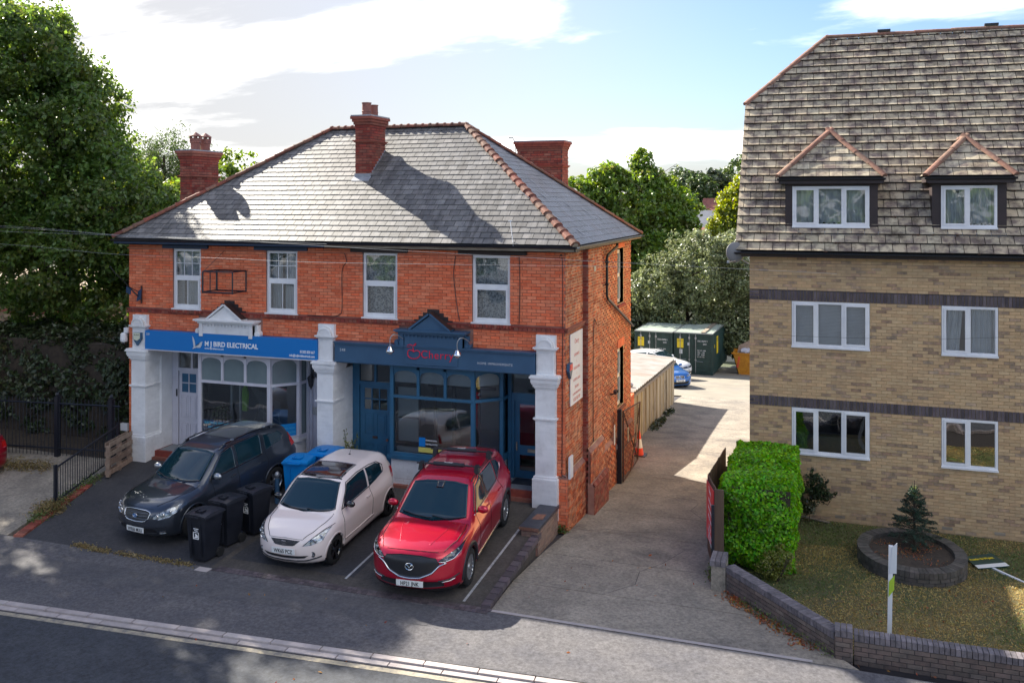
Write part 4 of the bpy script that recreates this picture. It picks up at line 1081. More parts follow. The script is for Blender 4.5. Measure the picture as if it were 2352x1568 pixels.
# --- pediments over the signs
def pediment(dx,mt,name):
    m=MB(); x0,x1=dx-3.93,dx-2.30; xc=(x0+x1)/2-.02
    m.box(x0,x1,-.20,0,3.49,3.76)
    m.box(x0,x0+.10,-.24,0,3.42,3.76); m.box(x1-.10,x1,-.24,0,3.42,3.76)
    for (o,a,b) in ((.04,3.76,3.80),(.08,3.80,3.83),(.12,3.83,3.87)): m.box(x0-o,x1+o,-.22-o,0,a,b)
    m.box(x0-.11,x0,-.10,0,3.5,3.76); m.box(x1,x1+.11,-.10,0,3.5,3.76)
    for (xx,s) in ((x0-.10,1),(x1+.10,-1)): m.lathe([(.075,-.17),(.085,-.16),(.085,-.02),(.075,0)],(xx,0,3.53),14,'y'); m.lathe([(.045,-.19),(.045,-.16)],(xx,0,3.53),10,'y'); m.prism([(xx-.02*s,-.12,3.58),(xx+.08*s,-.12,3.52),(xx+.10*s,-.12,3.76),(xx+.04*s,-.12,3.76)],(0,.1,0))
    o=m.build(name,mt,B1)
    d=MB(); k=14
    for i in range(k): xx=x0+.14+i*(x1-x0-.28)/(k-1); d.box(xx-.022,xx+.022,-.232,-.2,3.69,3.745)
    d.build('dentils',mt,o)['kind']='stuff'
    t=MB(); xl,xr=xc-.50,xc+.50; za=4.22
    t.prism([(xl,-.24,3.87),(xr,-.24,3.87),(xc,-.24,za)],(0,.22,0))
    for s,e in (((xl-.03,3.86),(xc,za+.03)),((xr+.03,3.86),(xc,za+.03))):
        a=Vector((s[0],-.29,s[1])); b=Vector((e[0],-.29,e[1])); tt=(b-a).normalized(); n=Vector((-tt.z,0,tt.x)); n=n if n.z>0 else -n
        t.prism([a,b,b+n*.045,a+n*.045],(0,.27,0))
    t.box(xl-.03,xr+.03,-.28,-.02,3.865,3.885)
    t.build('triangular_pediment',mt,o)
    # lead and stepped bricks behind
    l=MB()
    for s,e in (((xl-.05,3.90),(xc,za+.075)),((xr+.05,3.90),(xc,za+.075))):
        a=Vector((s[0],-.28,s[1])); b=Vector((e[0],-.28,e[1])); tt=(b-a).normalized(); n=Vector((-tt.z,0,tt.x)); n=n if n.z>0 else -n
        l.prism([a,b,b+n*.012,a+n*.012],(0,.27,0))
    for k in range(5):
        zz=3.93+k*.085; w_=.62-k*.115; l.box(xc-w_,xc+w_,-.018,-.012-.012,zz,zz+.085)
    l.build('lead_capping',M['browndark'],o)
    return o
pediment(-5.83,M['white'],'pediment'); pediment(0,M['navy'],'pediment')
BP.emit(B1)
bx('rear_extension',M['brick_side'],B1,-4.0,-.36,YB+.01,10.48,-1.5,.42)
# ================================================================== YELLOW BRICK FLATS
B2=thing('block_of_flats','yellow brick flats with steep mossy tiled roof and dormer windows','building',(9,7.5,-.8))
FY=3.15; FX0,FX1=4.02,13.5
WN=[(5.02,6.79,3.43,4.52,3),(8.35,9.52,3.41,4.53,2),(5.02,6.79,.83,1.93,3),(8.35,9.52,.81,1.93,2),(11.1,12.6,3.41,4.53,3),(11.1,12.6,.81,1.93,3)]
wm=MB()
wall_panel(wm,(0,FY,0),ux,(FX0,FX1),(-1.0,5.62),[(a-.005,b+.005,c-.005,d+.005) for a,b,c,d,_ in WN],(0,-1,0),.10)
wm.quad((FX0,FY,-1.4),(FX0,11.7,-2.3),(FX0,11.7,5.62),(FX0,FY,5.62)); wm.quad((FX0,11.7,-2),(FX1,11.7,-2),(FX1,11.7,5.62),(FX0,11.7,5.62)); wm.quad((FX1,FY,-1.2),(FX1,11.7,-2),(FX1,11.7,5.62),(FX1,FY,5.62))
wm.poly([(FX0,FY,5.6),(FX0,5.9,9.4),(FX0,8.9,9.4),(FX0,11.7,5.6)])
wm.build('wall',M['mortar_yellow'],B2)
B2P=Pieces('brick','brickwork_beyond')
hol=[(a-.01,b+.01,c-.01,d+.01) for a,b,c,d,_ in WN]
for (z0,z1,s) in ((-.8,1.93,1),(2.17,4.53,2),(4.79,5.60,3)):
    brick_face(B2P,(0,FY,0),ux,nyf,(FX0,FX1),(z0,z1),hol,M['brick_yellow'],mt2=M['brick_mauve'],p2=.22,seed=20+s,d=.009,joint=.010)
for z in (1.935,4.535):
    soldier(B2P,(0,FY,0),ux,nyf,(FX0+.225,FX1),z,.235,M['brick_blue'],d=.016)
    brick_face(B2P,(0,FY,0),ux,nyf,(FX0,FX0+.225),(z,z+.235),[],M['brick_blue'],seed=4,d=.016)
B2P.emit(B2)
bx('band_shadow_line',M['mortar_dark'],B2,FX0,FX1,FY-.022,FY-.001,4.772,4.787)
bx('plinth_course',M['conc'],B2,FX0,FX1,FY-.03,FY-.001,-1.0,-.80)
# windows
def casement(parent,x0,x1,y,z0,z1,n,cur,name='window',sill=True):
    f=MB(); t=.05; d0,d1=y-.012,y+.06
    f.box(x0,x0+t,d0,d1,z0,z1); f.box(x1-t,x1,d0,d1,z0,z1); f.box(x0+t,x1-t,d0,d1,z0,z0+t); f.box(x0+t,x1-t,d0,d1,z1-t,z1)
    if n==3: cuts=[x0+t,x0+(x1-x0)*.325,x0+(x1-x0)*.665,x1-t]
    else: cuts=[x0+t,x0+(x1-x0)*.485,x1-t]
    for c in cuts[1:-1]: f.box(c-t*.6,c+t*.6,d0,d1,z0+t,z1-t)
    o=f.build(name,M['upvc'],parent)
    for k in range(len(cuts)-1):
        a=cuts[k]+(0 if k==0 else t*.6); b=cuts[k+1]-(0 if k==len(cuts)-2 else t*.6)
        op=(k!=1) if n==3 else (k==0); q=.045 if op else .012
        s=MB(); yy=d0-.014 if op else d0+.012
        s.box(a,a+q,yy,y+.05,z0+t,z1-t); s.box(b-q,b,yy,y+.05,z0+t,z1-t); s.box(a+q,b-q,yy,y+.05,z0+t,z0+t+q); s.box(a+q,b-q,yy,y+.05,z1-t-q,z1-t)
        s.build('sash' if op else 'glazing_bead',M['upvc'],o)
        bx('pane',M['glass'] if cur not in('dark',) else M['glassdark'],o,a+q,b-q,y+.014,y+.018,z0+t+q,z1-t-q)
    if sill: bx('sill',M['upvc'],o,x0-.01,x1+.01,y-.06,y-.013,z0-.035,z0+.005)
    c=MB(); m_=M['curtain']
    if cur=='blind':
        k=int((z1-z0)/.034)
        for i in range(k): z=z0+i*.034; c.quad((x0+.05,y+.115,z),(x1-.05,y+.115,z),(x1-.05,y+.135,z+.028),(x0+.05,y+.135,z+.028))
    elif cur in('folds','net'):
        nn=70
        for i in range(nn):
            p,q_=x0+(x1-x0)*i/nn,x0+(x1-x0)*(i+1)/nn; f1=y+.17+.022*math.sin(i*1.35)+.012*math.sin(i*.5); f2=y+.17+.022*math.sin((i+1)*1.35)+.012*math.sin((i+1)*.5)
            c.quad((p,f1,z0),(q_,f2,z0),(q_,f2,z1),(p,f1,z1))
    elif cur=='part':
        nn=50
        for i in range(nn):
            if 16<i<22: continue
            p,q_=x0+(x1-x0)*i/nn,x0+(x1-x0)*(i+1)/nn; f1=y+.17+.025*math.sin(i*1.5); f2=y+.17+.025*math.sin((i+1)*1.5)
            lean=.10 if i<16 else 0
            c.quad((p,f1,z0),(q_,f2,z0),(q_+lean,f2,z1),(p+lean,f1,z1))
    if c.v: c.build('window_blind' if cur=='blind' else 'curtain',M['curtain'],o)
    bx('room_behind',M['dark'] if cur in('dark','plants') else M['roomdark'],o,x0-.5,x1+.5,y+1.2,y+1.25,z0-.5,z1+.3)
    return o
cs=['blind','part','dark','plants','folds','folds']
for (a,b,c,d,n),cu in zip(WN,cs):
    w=casement(B2,a,b,FY,c,d,n,cu)
    if cu=='dark':
        # round patterned lampshade-like wall hanging and a sofa seen through the pane
        t=MB(); 
        for rr in (.34,.24,.14): t.tube([(a+.92+rr*math.cos(k*.314),FY+.42,d-.12+rr*math.sin(k*.314)) for k in range(10,21)],.012,5)
        for k in range(7): an=math.pi*(1+k/6); t.tube([(a+.92,FY+.42,d-.12),(a+.92+.33*math.cos(an),FY+.42,d-.12+.33*math.sin(an))],.006,4)
        t.build('wall_hanging',M['woodold'],w)
        t=MB(); t.box(a+.1,b-.1,FY+.6,FY+1.0,c-.1,c+.30); t.box(a+.1,a+.3,FY+.35,FY+1.0,c-.1,c+.42); t.build('sofa',M['roomdark'],w)
# vents and airbricks
for x in (6.13,8.47,9.56): bx('airbrick',M['woodold'],B2,x-.11,x+.11,FY-.02,FY-.011,-.66,-.59)
bx('window_ledge_board',M['browndark'],B2,FX0-.30,FX1,2.90,2.93,5.60,5.70); bx('soffit',M['browndark'],B2,FX0-.30,FX1,2.93,FY-.02,5.60,5.62)
gutter((FX0-.34,2.80,5.715),(FX1,2.80,5.715),'gutter',B2,r=.06)
# roof planes
RA=Vector((3.70,2.85,5.72)); SLP=1.285
def rz_(y): return 5.72+SLP*(y-2.85)
RB=Vector((FX1+.2,2.85,5.72)); RV1=Vector((3.70,5.88,rz_(5.88))); RV2=Vector((5.81,7.43,rz_(7.43))); RE=Vector((FX1+.2,7.43,rz_(7.43)))
def mir(p): return Vector((p.x,14.86-p.y,p.z))
r=MB(); dn=Vector((0,0,-.04))
r.poly([RA+dn,RB+dn,RE+dn,RV2+dn,RV1+dn]); r.poly([mir(p)+dn for p in (RA,RB,RE,RV2,RV1)]); r.poly([RV1+dn,RV2+dn,mir(RV1)+dn])
roof2=r.build('roof',M['roof_under'],B2)
M['conctile']=mat('mossy_concrete_tile',(0.47,0.39,0.27),0.85,var=0.20,col2=(0.17,0.13,0.11),scale=4.2,lo=.42,hi=.60,bump=0.5,bscale=45,stain=(0.055,0.036,0.024),sscale=3.0,sfac=1.0,detail=10)
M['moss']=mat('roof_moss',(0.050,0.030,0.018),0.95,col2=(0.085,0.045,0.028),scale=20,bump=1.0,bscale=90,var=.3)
TP=Pieces('roof_tile','roof_tiles_beyond')
u=Vector((1,0,0)); vv=Vector((0,1,SLP)).normalized(); nn=u.cross(vv)
poly2=[((p-RA).dot(u),(p-RA).dot(vv)) for p in (RA,RB,RE,RV2,RV1)]
SLN=math.sqrt(1+SLP**2)
def sv(z): return (z-5.72)/SLP*SLN
dh=[(5.03-3.7,6.81-3.7,sv(6.36),sv(7.5)),(8.32-3.7,9.56-3.7,sv(6.36),sv(7.5)),(5.35-3.7,6.45-3.7,sv(7.4),sv(7.95)),(8.55-3.7,9.35-3.7,sv(7.4),sv(7.95))]
slate_face(TP,RA,u,vv,nn,poly2,.262,.30,.040,M['conctile'],seed=31,tilt=.19,gap=.014,jitter=.004,overlap=.02,holes=dh)
rr=MB()
# side (half hip) and back, simple rows
slate_face(TP,mir(RV1),(RV1-mir(RV1)).normalized(),((RV2-(RV1+mir(RV1))/2)).normalized(),Vector((-1,0,1)).normalized(),[(0,0),((RV1-mir(RV1)).length,0),((RV1-mir(RV1)).length/2,(RV2-(RV1+mir(RV1))/2).length)],.262,.30,.024,M['conctile'],seed=33,tilt=.115,vis=False)
# ---- dormers (their tiles are laid with the roof's)
def dormer(x0,x1,gx0,gx1,xa,ya,za,n,cur,cheek):
    y=3.30; yf=3.05; zb=7.53
    d=MB(); 
    d.box(x0,gx0c,y-.02,y,6.30,7.42) if False else None
    w0,w1=cheek
    d.box(x0,w0,y-.03,y+.05,6.22,7.47); d.box(w1,x1,y-.03,y+.05,6.22,7.47); d.box(w0,w1,y-.03,y+.05,6.22,6.33); d.box(w0,w1,y-.03,y+.05,7.33,7.47)
    # cheeks
    for x in (x0,x1-.03): d.prism([(x,y+.05,6.30),(x,y+.05,7.47),(x,2.85+(7.47-5.72)/SLP,7.47)],(.03,0,0))
    d.box(gx0+.06,gx1-.06,yf+.02,yf+.05,7.38,7.50); d.box(gx0+.06,gx1-.06,yf+.05,y+.02,7.44,7.46)
    d.box(gx0+.03,gx0+.06,yf+.02,4.25,7.40,7.50); d.box(gx1-.06,gx1-.03,yf+.02,4.25,7.40,7.50)
    o=d.build('dormer',M['browndark'],B2)
    w=casement(B2,w0,w1,y-.05,6.345,7.32,n,cur,name='dormer_window')
    f=MB(); f.box(x0-.08,x1+.08,y-.14,y-.03,6.215,6.235); f.box(x0-.08,x1+.08,y-.16,y-.12,6.13,6.225); f.build('lead_apron',M['lead'],o)
    gutter((gx0,yf-.02,7.51),(gx1,yf-.02,7.51),'dormer_gutter',o,r=.05)
    L0=Vector((gx0+.02,yf,zb)); L1=Vector((gx1-.02,yf,zb)); AP=Vector((xa,ya,za)); yr=2.85+(za-5.72)/SLP; AR=Vector((xa,yr,za)); yb=2.85+(zb-5.72)/SLP
    B0=Vector((gx0+.02,yb,zb)); B1_=Vector((gx1-.02,yb,zb))
    u_=MB(); k=Vector((0,0,-.03)); u_.poly([L0+k,L1+k,AP+k]); u_.poly([B0+k,L0+k,AP+k,AR+k]); u_.poly([L1+k,B1_+k,AR+k,AP+k]); u_.build('dormer_roof',M['roof_under'],o)
    for a,b,c,dd in ((L0,L1,AP,None),(B0,L0,AP,AR),(L1,B1_,AR,AP)):
        roof_face(TP,a,b,c,dd,.262,.30,.020,M['conctile'],seed=int(xa*10),tilt=.10,gap=.010,vis=True)
    ridge_line(L0+Vector((0,0,.03)),AP+Vector((0,0,.03)),.42,.085,M['terracotta2'],o,flare=1.04)
    ridge_line(L1+Vector((0,0,.03)),AP+Vector((0,0,.03)),.42,.085,M['terracotta2'],o,flare=1.04)
    ridge_line(AP+Vector((0,0,.03)),AR+Vector((0,0,.03)),.35,.085,M['terracotta2'],o,flare=1.04)
dormer(4.86,6.98,4.68,7.14,5.90,4.20,8.70,3,'folds',(5.03,6.79))
dormer(8.16,9.72,7.98,9.90,8.96,4.00,8.46,2,'net',(8.35,9.52))
TP.emit(roof2)
up3=Vector((0,0,.02))
ridge_line(RV1+up3+Vector((-.0,0,0)),RV2+up3,.45,.10,M['terracotta2'],roof2,flare=1.03)
ridge_line(RV2+up3,RE+up3,.45,.10,M['terracotta2'],roof2,flare=1.03)
for x in (7.35,10.05): bx('ridge_vent',M['black'],roof2,x-.17,x+.17,7.36,7.50,rz_(7.43)+.11,rz_(7.43)+.17)
vg=MB(); 
for k in range(19):
    p=RA+Vector((0,1,SLP))*(k*.262/SLN); vg.obox(p+Vector((.03,.08,.10*1)),(.035,0,0),Vector((0,1,SLP)).normalized()*.12,nn*.012)
vg.box(3.69,3.73,2.84,2.9,5.62,5.76)
vg.build('verge_ends',M['conctile'],roof2)['kind']='stuff'
# moss tufts, crowded below each course to paint in its shade: one mass
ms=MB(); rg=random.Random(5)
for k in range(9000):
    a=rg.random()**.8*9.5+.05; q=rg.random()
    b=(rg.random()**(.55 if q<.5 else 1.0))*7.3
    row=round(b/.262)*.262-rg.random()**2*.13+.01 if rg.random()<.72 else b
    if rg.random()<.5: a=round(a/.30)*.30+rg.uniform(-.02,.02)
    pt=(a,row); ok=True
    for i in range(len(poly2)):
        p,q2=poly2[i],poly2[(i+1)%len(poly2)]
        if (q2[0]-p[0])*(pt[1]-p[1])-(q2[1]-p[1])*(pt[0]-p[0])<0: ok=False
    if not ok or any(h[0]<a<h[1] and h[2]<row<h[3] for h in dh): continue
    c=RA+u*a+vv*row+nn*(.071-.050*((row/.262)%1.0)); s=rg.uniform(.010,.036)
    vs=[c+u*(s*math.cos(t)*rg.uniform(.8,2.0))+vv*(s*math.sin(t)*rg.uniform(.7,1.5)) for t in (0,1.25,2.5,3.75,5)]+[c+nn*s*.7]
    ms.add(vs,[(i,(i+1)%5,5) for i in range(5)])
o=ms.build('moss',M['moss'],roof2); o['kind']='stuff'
# satellite dish at the corner under the eave
sd_=thing('satellite_dish','grey round satellite dish on the left corner of the flats under the roof edge','satellite dish',(3.85,3.0,5.5))
m=MB(); 
nr=6
for i in range(nr+1):
    pass
prof=[(.0,0),(.10,.01),(.19,.035),(.25,.065),(.255,.075),(.24,.07),(.19,.045),(.0,.012)]
m.lathe(prof,(0,0,0),22,'y',cap=False)
q=Matrix.Rotation(R(35),4,'Z')
m.v=[tuple(q@Vector(p)+Vector((3.74,2.80,5.70))) for p in m.v]; m.build('dish',mat('grey_dish',(0.16,0.16,0.17),.6),sd_,smooth=True)
m=MB(); m.tube([(3.70,2.9,5.7),(3.85,3.12,5.5),(4.0,3.16,5.4)],.018); m.tube([(3.70,2.82,5.50),(3.58,2.45,5.48)],.010); m.obox((3.57,2.43,5.49),(.03,0,0),(0,.04,0),(0,0,.03)); m.build('bracket_arm',M['galv'],sd_)
# ================================================================== FOLIAGE
def leaves(name,P,Nn,size,mt,parent,rg,aspect=.6,spread=.9,fold=True):
    """P positions Nx3, Nn outward normals Nx3, one small folded leaf each"""
    n=len(P); P=np.asarray(P); 
    d=np.asarray(Nn)+rg.normal(0,spread,(n,3)); d/=np.linalg.norm(d,axis=1,keepdims=True)+1e-9
    t=rg.normal(0,1,(n,3)); u=np.cross(d,t); u/=np.linalg.norm(u,axis=1,keepdims=True)+1e-9; v=np.cross(d,u)
    s=(size*rg.uniform(.65,1.3,(n,1)))
    A=P-u*s; B=P+v*s*aspect+d*s*.18; C_=P+u*s; D=P-v*s*aspect+d*s*.18
    V=np.stack([A,B,C_,D],1).reshape(-1,3)
    c=V.mean(0); V=V-c
    me=bpy.data.meshes.new(name); me.vertices.add(4*n); me.vertices.foreach_set('co',V.astype(np.float32).ravel())
    # two triangles folded along the A-C axis
    idx=np.arange(n)*4
    tri=np.stack([idx,idx+1,idx+2,idx,idx+2,idx+3],1).ravel()
    me.loops.add(len(tri)); me.loops.foreach_set('vertex_index',tri.astype(np.int32))
    me.polygons.add(2*n); me.polygons.foreach_set('loop_start',(np.arange(2*n)*3).astype(np.int32)); me.polygons.foreach_set('loop_total',np.full(2*n,3,np.int32))
    me.materials.append(mt); me.update(calc_edges=True)
    o=link(bpy.data.objects.new(name,me)); c=Vector(c); WL[o.name]=c
    if parent is not None: o.parent=parent; o.location=c-wloc(parent)
    else: o.location=c
    return o
def lumpy(dirs,seed,amp=.22,f=3.0):
    k=np.random.default_rng(seed); out=np.zeros(len(dirs))
    for i in range(7):
        w=k.normal(0,f,(3,)); out+=np.sin(dirs@w+k.uniform(0,6.28))*amp/ (1+i*.35)
    return 1+out*.5
def crown(name,lobes,n,size,mt,parent,seed=1,clump=22,cr=.35,shell=.55,aspect=.6,droop=0.0,hollow=True):
    rg=np.random.default_rng(seed); L=np.array([l[:6] for l in lobes],float)
    w=(L[:,3]*L[:,4]*L[:,5])**(2/3); w/=w.sum(); nc=max(1,n//clump); k=rg.choice(len(L),nc,p=w)
    d=rg.normal(0,1,(nc,3)); d/=np.linalg.norm(d,axis=1,keepdims=True)
    rad=(shell+(1-shell)*rg.random(nc)**.6)*lumpy(d+L[k][:,:3]*.13,seed+5)
    C0=L[k][:,:3]+d*L[k][:,3:6]*rad[:,None]
    # drop clumps deep inside another lobe
    keep=np.ones(nc,bool)
    for j in range(len(L)):
        q=(C0-L[j,:3])/L[j,3:6]; keep&=~((np.linalg.norm(q,axis=1)<.5)&(k!=j))
    C0=C0[keep]; d=d[keep]
    kk=rg.integers(0,len(C0),n); sc=cr*rg.uniform(.6,1.5,len(C0))
    off=rg.normal(0,1,(n,3)); off/=np.linalg.norm(off,axis=1,keepdims=True)+1e-9; off*= (rg.random((n,1))**.5)
    off[:,2]*=.65
    P=C0[kk]+off*sc[kk][:,None]
    if droop: P[:,2]-=droop*rg.random(n)**2
    nrm=off*.7+d[kk]*.5+np.array([0,0,.35])
    return leaves(name,P,nrm,size,mt,parent,rg,aspect)
def trunk(name,base,top,r0,r1,limbs,mt,parent,seed=0):
    rg=random.Random(seed); m=MB(); b=Vector(base); t=Vector(top); n=6
    path=[b.lerp(t,i/n)+Vector((rg.uniform(-.12,.12),rg.uniform(-.12,.12),0))*(0 if i in(0,n) else 1) for i in range(n+1)]
    m.tube(path,r0,9,r2=r1)
    for l in limbs:
        f=rg.uniform(.35,.95); s=b.lerp(t,f); e=Vector(l); mid=s.lerp(e,.5)+Vector((0,0,(e-s).length*.12)); m.tube([s,mid,e],r1*1.2*(1.15-f*.4),6,r2=.03)
        for _ in range(3):
            q=mid.lerp(e,rg.uniform(.2,.8)); e2=q+Vector((rg.uniform(-1,1),rg.uniform(-1,1),rg.uniform(-.2,1)))*(e-s).length*.35; m.tube([q,e2],.05,5,r2=.015)
    return m.build(name,mt,parent)
def tree(nm,label,base,height_top,lobes,n,size,mt,seed=1,r0=.35,group=None,**k):
    t=thing(nm,label,'tree',base,group)
    trunk('trunk',base,height_top,r0,r0*.35,[(l[0],l[1],l[2]) for l in lobes[:9]],M['bark'],t,seed)
    crown('crown',lobes,n,size,mt,t,seed,**k)
    return t
LM={}
LM['chestnut']=leafmat('chestnut_leaf',(0.09,0.16,0.036),.5,.5,.02,brown=(0.20,0.085,0.03),bfac=.35)
LM['green']=leafmat('bright_leaf',(0.125,0.21,0.032),.45,.42,.02,brown=(0.30,0.20,0.11),bfac=.5)
LM['olive']=leafmat('grey_olive_leaf',(0.17,0.205,0.10),.5,.3,.02)
LM['mid']=leafmat('mid_leaf',(0.07,0.115,0.035),.45,.38,.02)
LM['dark']=leafmat('dark_leaf',(0.032,0.052,0.018),.5,.2,.02,brown=(0.10,0.05,0.015),bfac=.4)
LM['yellow']=leafmat('yellow_green_leaf',(0.20,0.25,0.03),.4,.45,.02)
LM['hedge']=leafmat('privet_leaf',(0.15,0.39,0.010),.6,.45,.03)
LM['hedgedull']=leafmat('dull_privet_leaf',(0.17,0.19,0.035),.4,.3,.02)
LM['fir']=leafmat('fir_needle',(0.022,0.058,0.036),.45,.15,.01)
LM['firtip']=leafmat('new_fir_shoot',(0.16,0.25,0.06),.3,.2,.01)
LM['dryleaf']=leafmat('dead_leaf',(0.30,0.11,0.03),.5,.2,.03)
LM['grass']=leafmat('dry_grass',(0.24,0.185,0.075),.4,.3,.02)
LM['turf']=leafmat('straw_grass',(0.40,0.31,0.11),.45,.3,.02)
LM['weed']=leafmat('weed_leaf',(0.10,0.15,0.04),.4,.3,.02)
# big horse chestnut left of the shops
tree('chestnut_tree','huge dark green horse chestnut with browning leaves left of the shops','x' and (-19.5,5.5,-.4),(-20.3,5.5,9.5),
 [(-20.9,4.8,9.2,3.3,3.5,3.9),(-19.5,5.4,10.0,1.6,2.2,2.3),(-22.6,4.2,11.2,2.4,2.6,2.8),(-17.4,5.2,6.3,2.2,2.4,2.3),(-18.6,3.9,4.8,2.4,2.2,2.0),(-21.6,3.6,6.8,2.6,2.4,2.4),(-24.0,4.0,7.6,3.0,3,3.2),(-16.0,5.4,5.9,1.3,1.6,1.5),(-20.0,3.6,12.0,1.9,2,1.6),(-23.4,3.4,6.2,2.2,1.8,1.6),(-16.2,4.6,3.5,1.4,1.3,1.4)],
 150000,.085,LM['chestnut'],seed=3,r0=.5,clump=40,cr=.44)
# trees out of frame to the left that throw the dappled shade
tree('lime_tree','tall green lime tree further left along the pavement','x' and (-27,-3,-.4),(-27,-3,9),[(-27,-3,8,4,4,4),(-24,-4.5,7,2.6,2.6,2.6),(-29,-1,10,3,3,3),(-25.5,-1,11,2.8,2.8,2.4)],30000,.17,LM['mid'],seed=4,r0=.4,clump=30,cr=.6)
tree('lime_tree','second lime tree left of the first along the pavement','x' and (-31,-9,-.4),(-31,-9,9),[(-31,-9,9,4.4,4.4,4),(-27,-8,8,2.8,2.8,2.8),(-29,-11,7,3,3,3)],24000,.17,LM['mid'],seed=5,r0=.4,clump=30,cr=.6)
tree('lime_tree','third lime tree beside the pavement, nearest of the three','x' and (-22.5,-3.6,-.4),(-22.5,-3.6,7),[(-22.5,-3.6,7.4,3.0,2.8,2.4),(-21.0,-5.5,6.2,2.0,2,1.7),(-24,-5.5,8,2.4,2.4,2),(-22,-7.4,7.4,2.4,2.2,2.0),(-25.5,-9,8,3,2.6,2.2),(-22.3,-1.0,11.4,3.2,2.8,2.6),(-24.8,-3.8,11.6,3.2,2.8,2.6),(-20.2,-2.4,9.6,1.8,1.8,1.8),(-27,-6.5,12,3,3,2.5)],110000,.13,LM['mid'],seed=15,r0=.35,clump=30,cr=.5)
tree('weeping_birch','thin drooping birch behind the left chimney','x' and (-28.6,21,-1),(-28.8,21,9.5),[(-28.8,21,9.2,1.3,1.4,1.9),(-27.4,21.2,8.6,1.0,1,1.5),(-30.2,21,8.6,1.1,1,1.5),(-26.3,21,9.3,.6,.6,1.0),(-28,21,6.8,2,1.6,1.8)],26000,.09,LM['mid'],seed=6,r0=.2,clump=30,cr=.4,aspect=.3,droop=1.2)
tree('bushy_tree','round bright green tree behind the left hip of the slate roof','x' and (-22.4,18,-1),(-22.4,18,7),[(-22.6,18,7.8,1.8,1.6,1.7),(-21.0,18.2,7.3,1.2,1.3,1.3),(-24.2,18,7.1,1.3,1.3,1.3),(-22.2,18,6.0,2.4,1.8,1.6)],15000,.10,LM['green'],seed=7,r0=.22,clump=28,cr=.36)
tree('bushy_tree','yellowish green tree between chestnut and left chimney','x' and (-22.5,13.5,-1),(-22.5,13.5,5),[(-22.3,13.5,5.5,1.9,1.6,1.9),(-24.5,13.6,6.3,2.0,1.7,1.9)],12000,.11,LM['yellow'],seed=8,r0=.22,clump=28,cr=.4)
# middle tree behind the shops
tree('maple_tree','large green maple behind the right chimney, light sprigs on top',(-9.2,54.5,-6),(-9.3,54.5,7),
 [(-9.45, 54.12, 6.51, 3.75, 3.75, 3.38), (-13.07, 52.88, 6.76, 2.38, 2.5, 2.25), (-6.07, 55.0, 5.26, 2.12, 2.5, 2.5), (-8.45, 54.38, 9.89, 0.88, 0.88, 1.38), (-11.2, 53.25, 8.76, 1.62, 1.62, 1.5), (-5.7, 55.5, 2.76, 2.0, 2.25, 2.5), (-7.95, 53.75, 2.63, 3.25, 3.12, 3.0), (-12.7, 52.5, 2.63, 3.25, 3.0, 3.25), (-7.57, 54.5, 8.51, 1.0, 1.12, 1.25)],
 66000,.17,LM['green'],seed=9,r0=.4,clump=26,cr=.5)
tree('olive_bush','big grey-green leafy shrub behind the green containers','x' and (-3.3,43.5,-4),(-3.3,43.5,2),
 [(-2.2,42.2,2.2,2.8,2.0,2.6),(-5.3,42.5,.6,2.0,1.8,2.4),(.6,42.9,2.4,2.2,2,2.6),(-3.8,43,-1.6,3.6,2.2,2.4),(.4,43.8,-1.4,2.8,2.2,2.6),(-6.8,42.4,-2.2,1.8,1.6,2.0)],
 72000,.10,LM['olive'],seed=10,r0=.2,clump=26,cr=.34)
tree('dark_hedge_tree','dark evergreen bank between container and yellow flats','x' and (3,46,-4.4),(3,46,0),[(1.6,45.8,-.5,2.4,2,2.7),(4.2,46.5,.8,2.6,2,3.2),(7,47,1,3,2,3.2),(1.0,45.4,-3,2,1.5,1.8),(3.8,46,-3,2.6,1.5,2)],30000,.13,LM['dark'],seed=11,r0=.2,clump=26,cr=.4)
tree('dark_hedge_tree','dark evergreen bank at the left behind the containers','x' and (-10,43,-4),(-10,43,-1),[(-9,42.6,-1.2,2.4,2,2.6),(-12.5,43,0,3,2,3.6),(-7.5,43.4,-2.8,2,1.6,1.9)],18000,.14,LM['dark'],seed=12,r0=.2,clump=26,cr=.4)
tree('yellow_tree','bright yellow-green tree against the left edge of the mossy roof','x' and (-.7,57,-5),(-.7,57,6),[(-1.3,57,6.2,1.5,1.5,2.0),(-1.9,56.6,4.2,1.6,1.6,2.0),(-.6,57.2,7.7,1.1,1.2,1.5),(0.2,57,5,1.6,1.5,2.4)],24000,.14,LM['yellow'],seed=13,r0=.3,clump=26,cr=.45)
for i,(x,y,z,r,lab,mt_) in enumerate(((-10.4,92,8.6,2.9,'small rounded olive tree crown on the skyline, leftmost of three','mid'),(-7.4,95,8.3,3.2,'dark round tree crown on the skyline, middle of three','dark'),(-4.4,106,10.2,4.0,'tall pale green tree crown on the skyline beside the mossy roof','mid'),(-9.6,80,6.2,2.3,'light green bushy tree in front of the far houses','green'),(-13.5,95,7.2,3.4,'far tree partly behind the maple','mid'))):
    tree('far_tree',lab,(x,y,-6.8),(x,y,z-.5),[(x,y,z,r,r,r*.8),(x+r*.7,y,z-r*.5,r*.7,r*.7,r*.7),(x-r*.7,y+.3,z-r*.4,r*.75,r*.7,r*.65),(x,y,z-r*1.3,r,r,r)],7000,.26,LM[mt_],seed=30+i,r0=.3,group='trees on the skyline between the two buildings',clump=20,cr=.6)
rgx=random.Random(4)
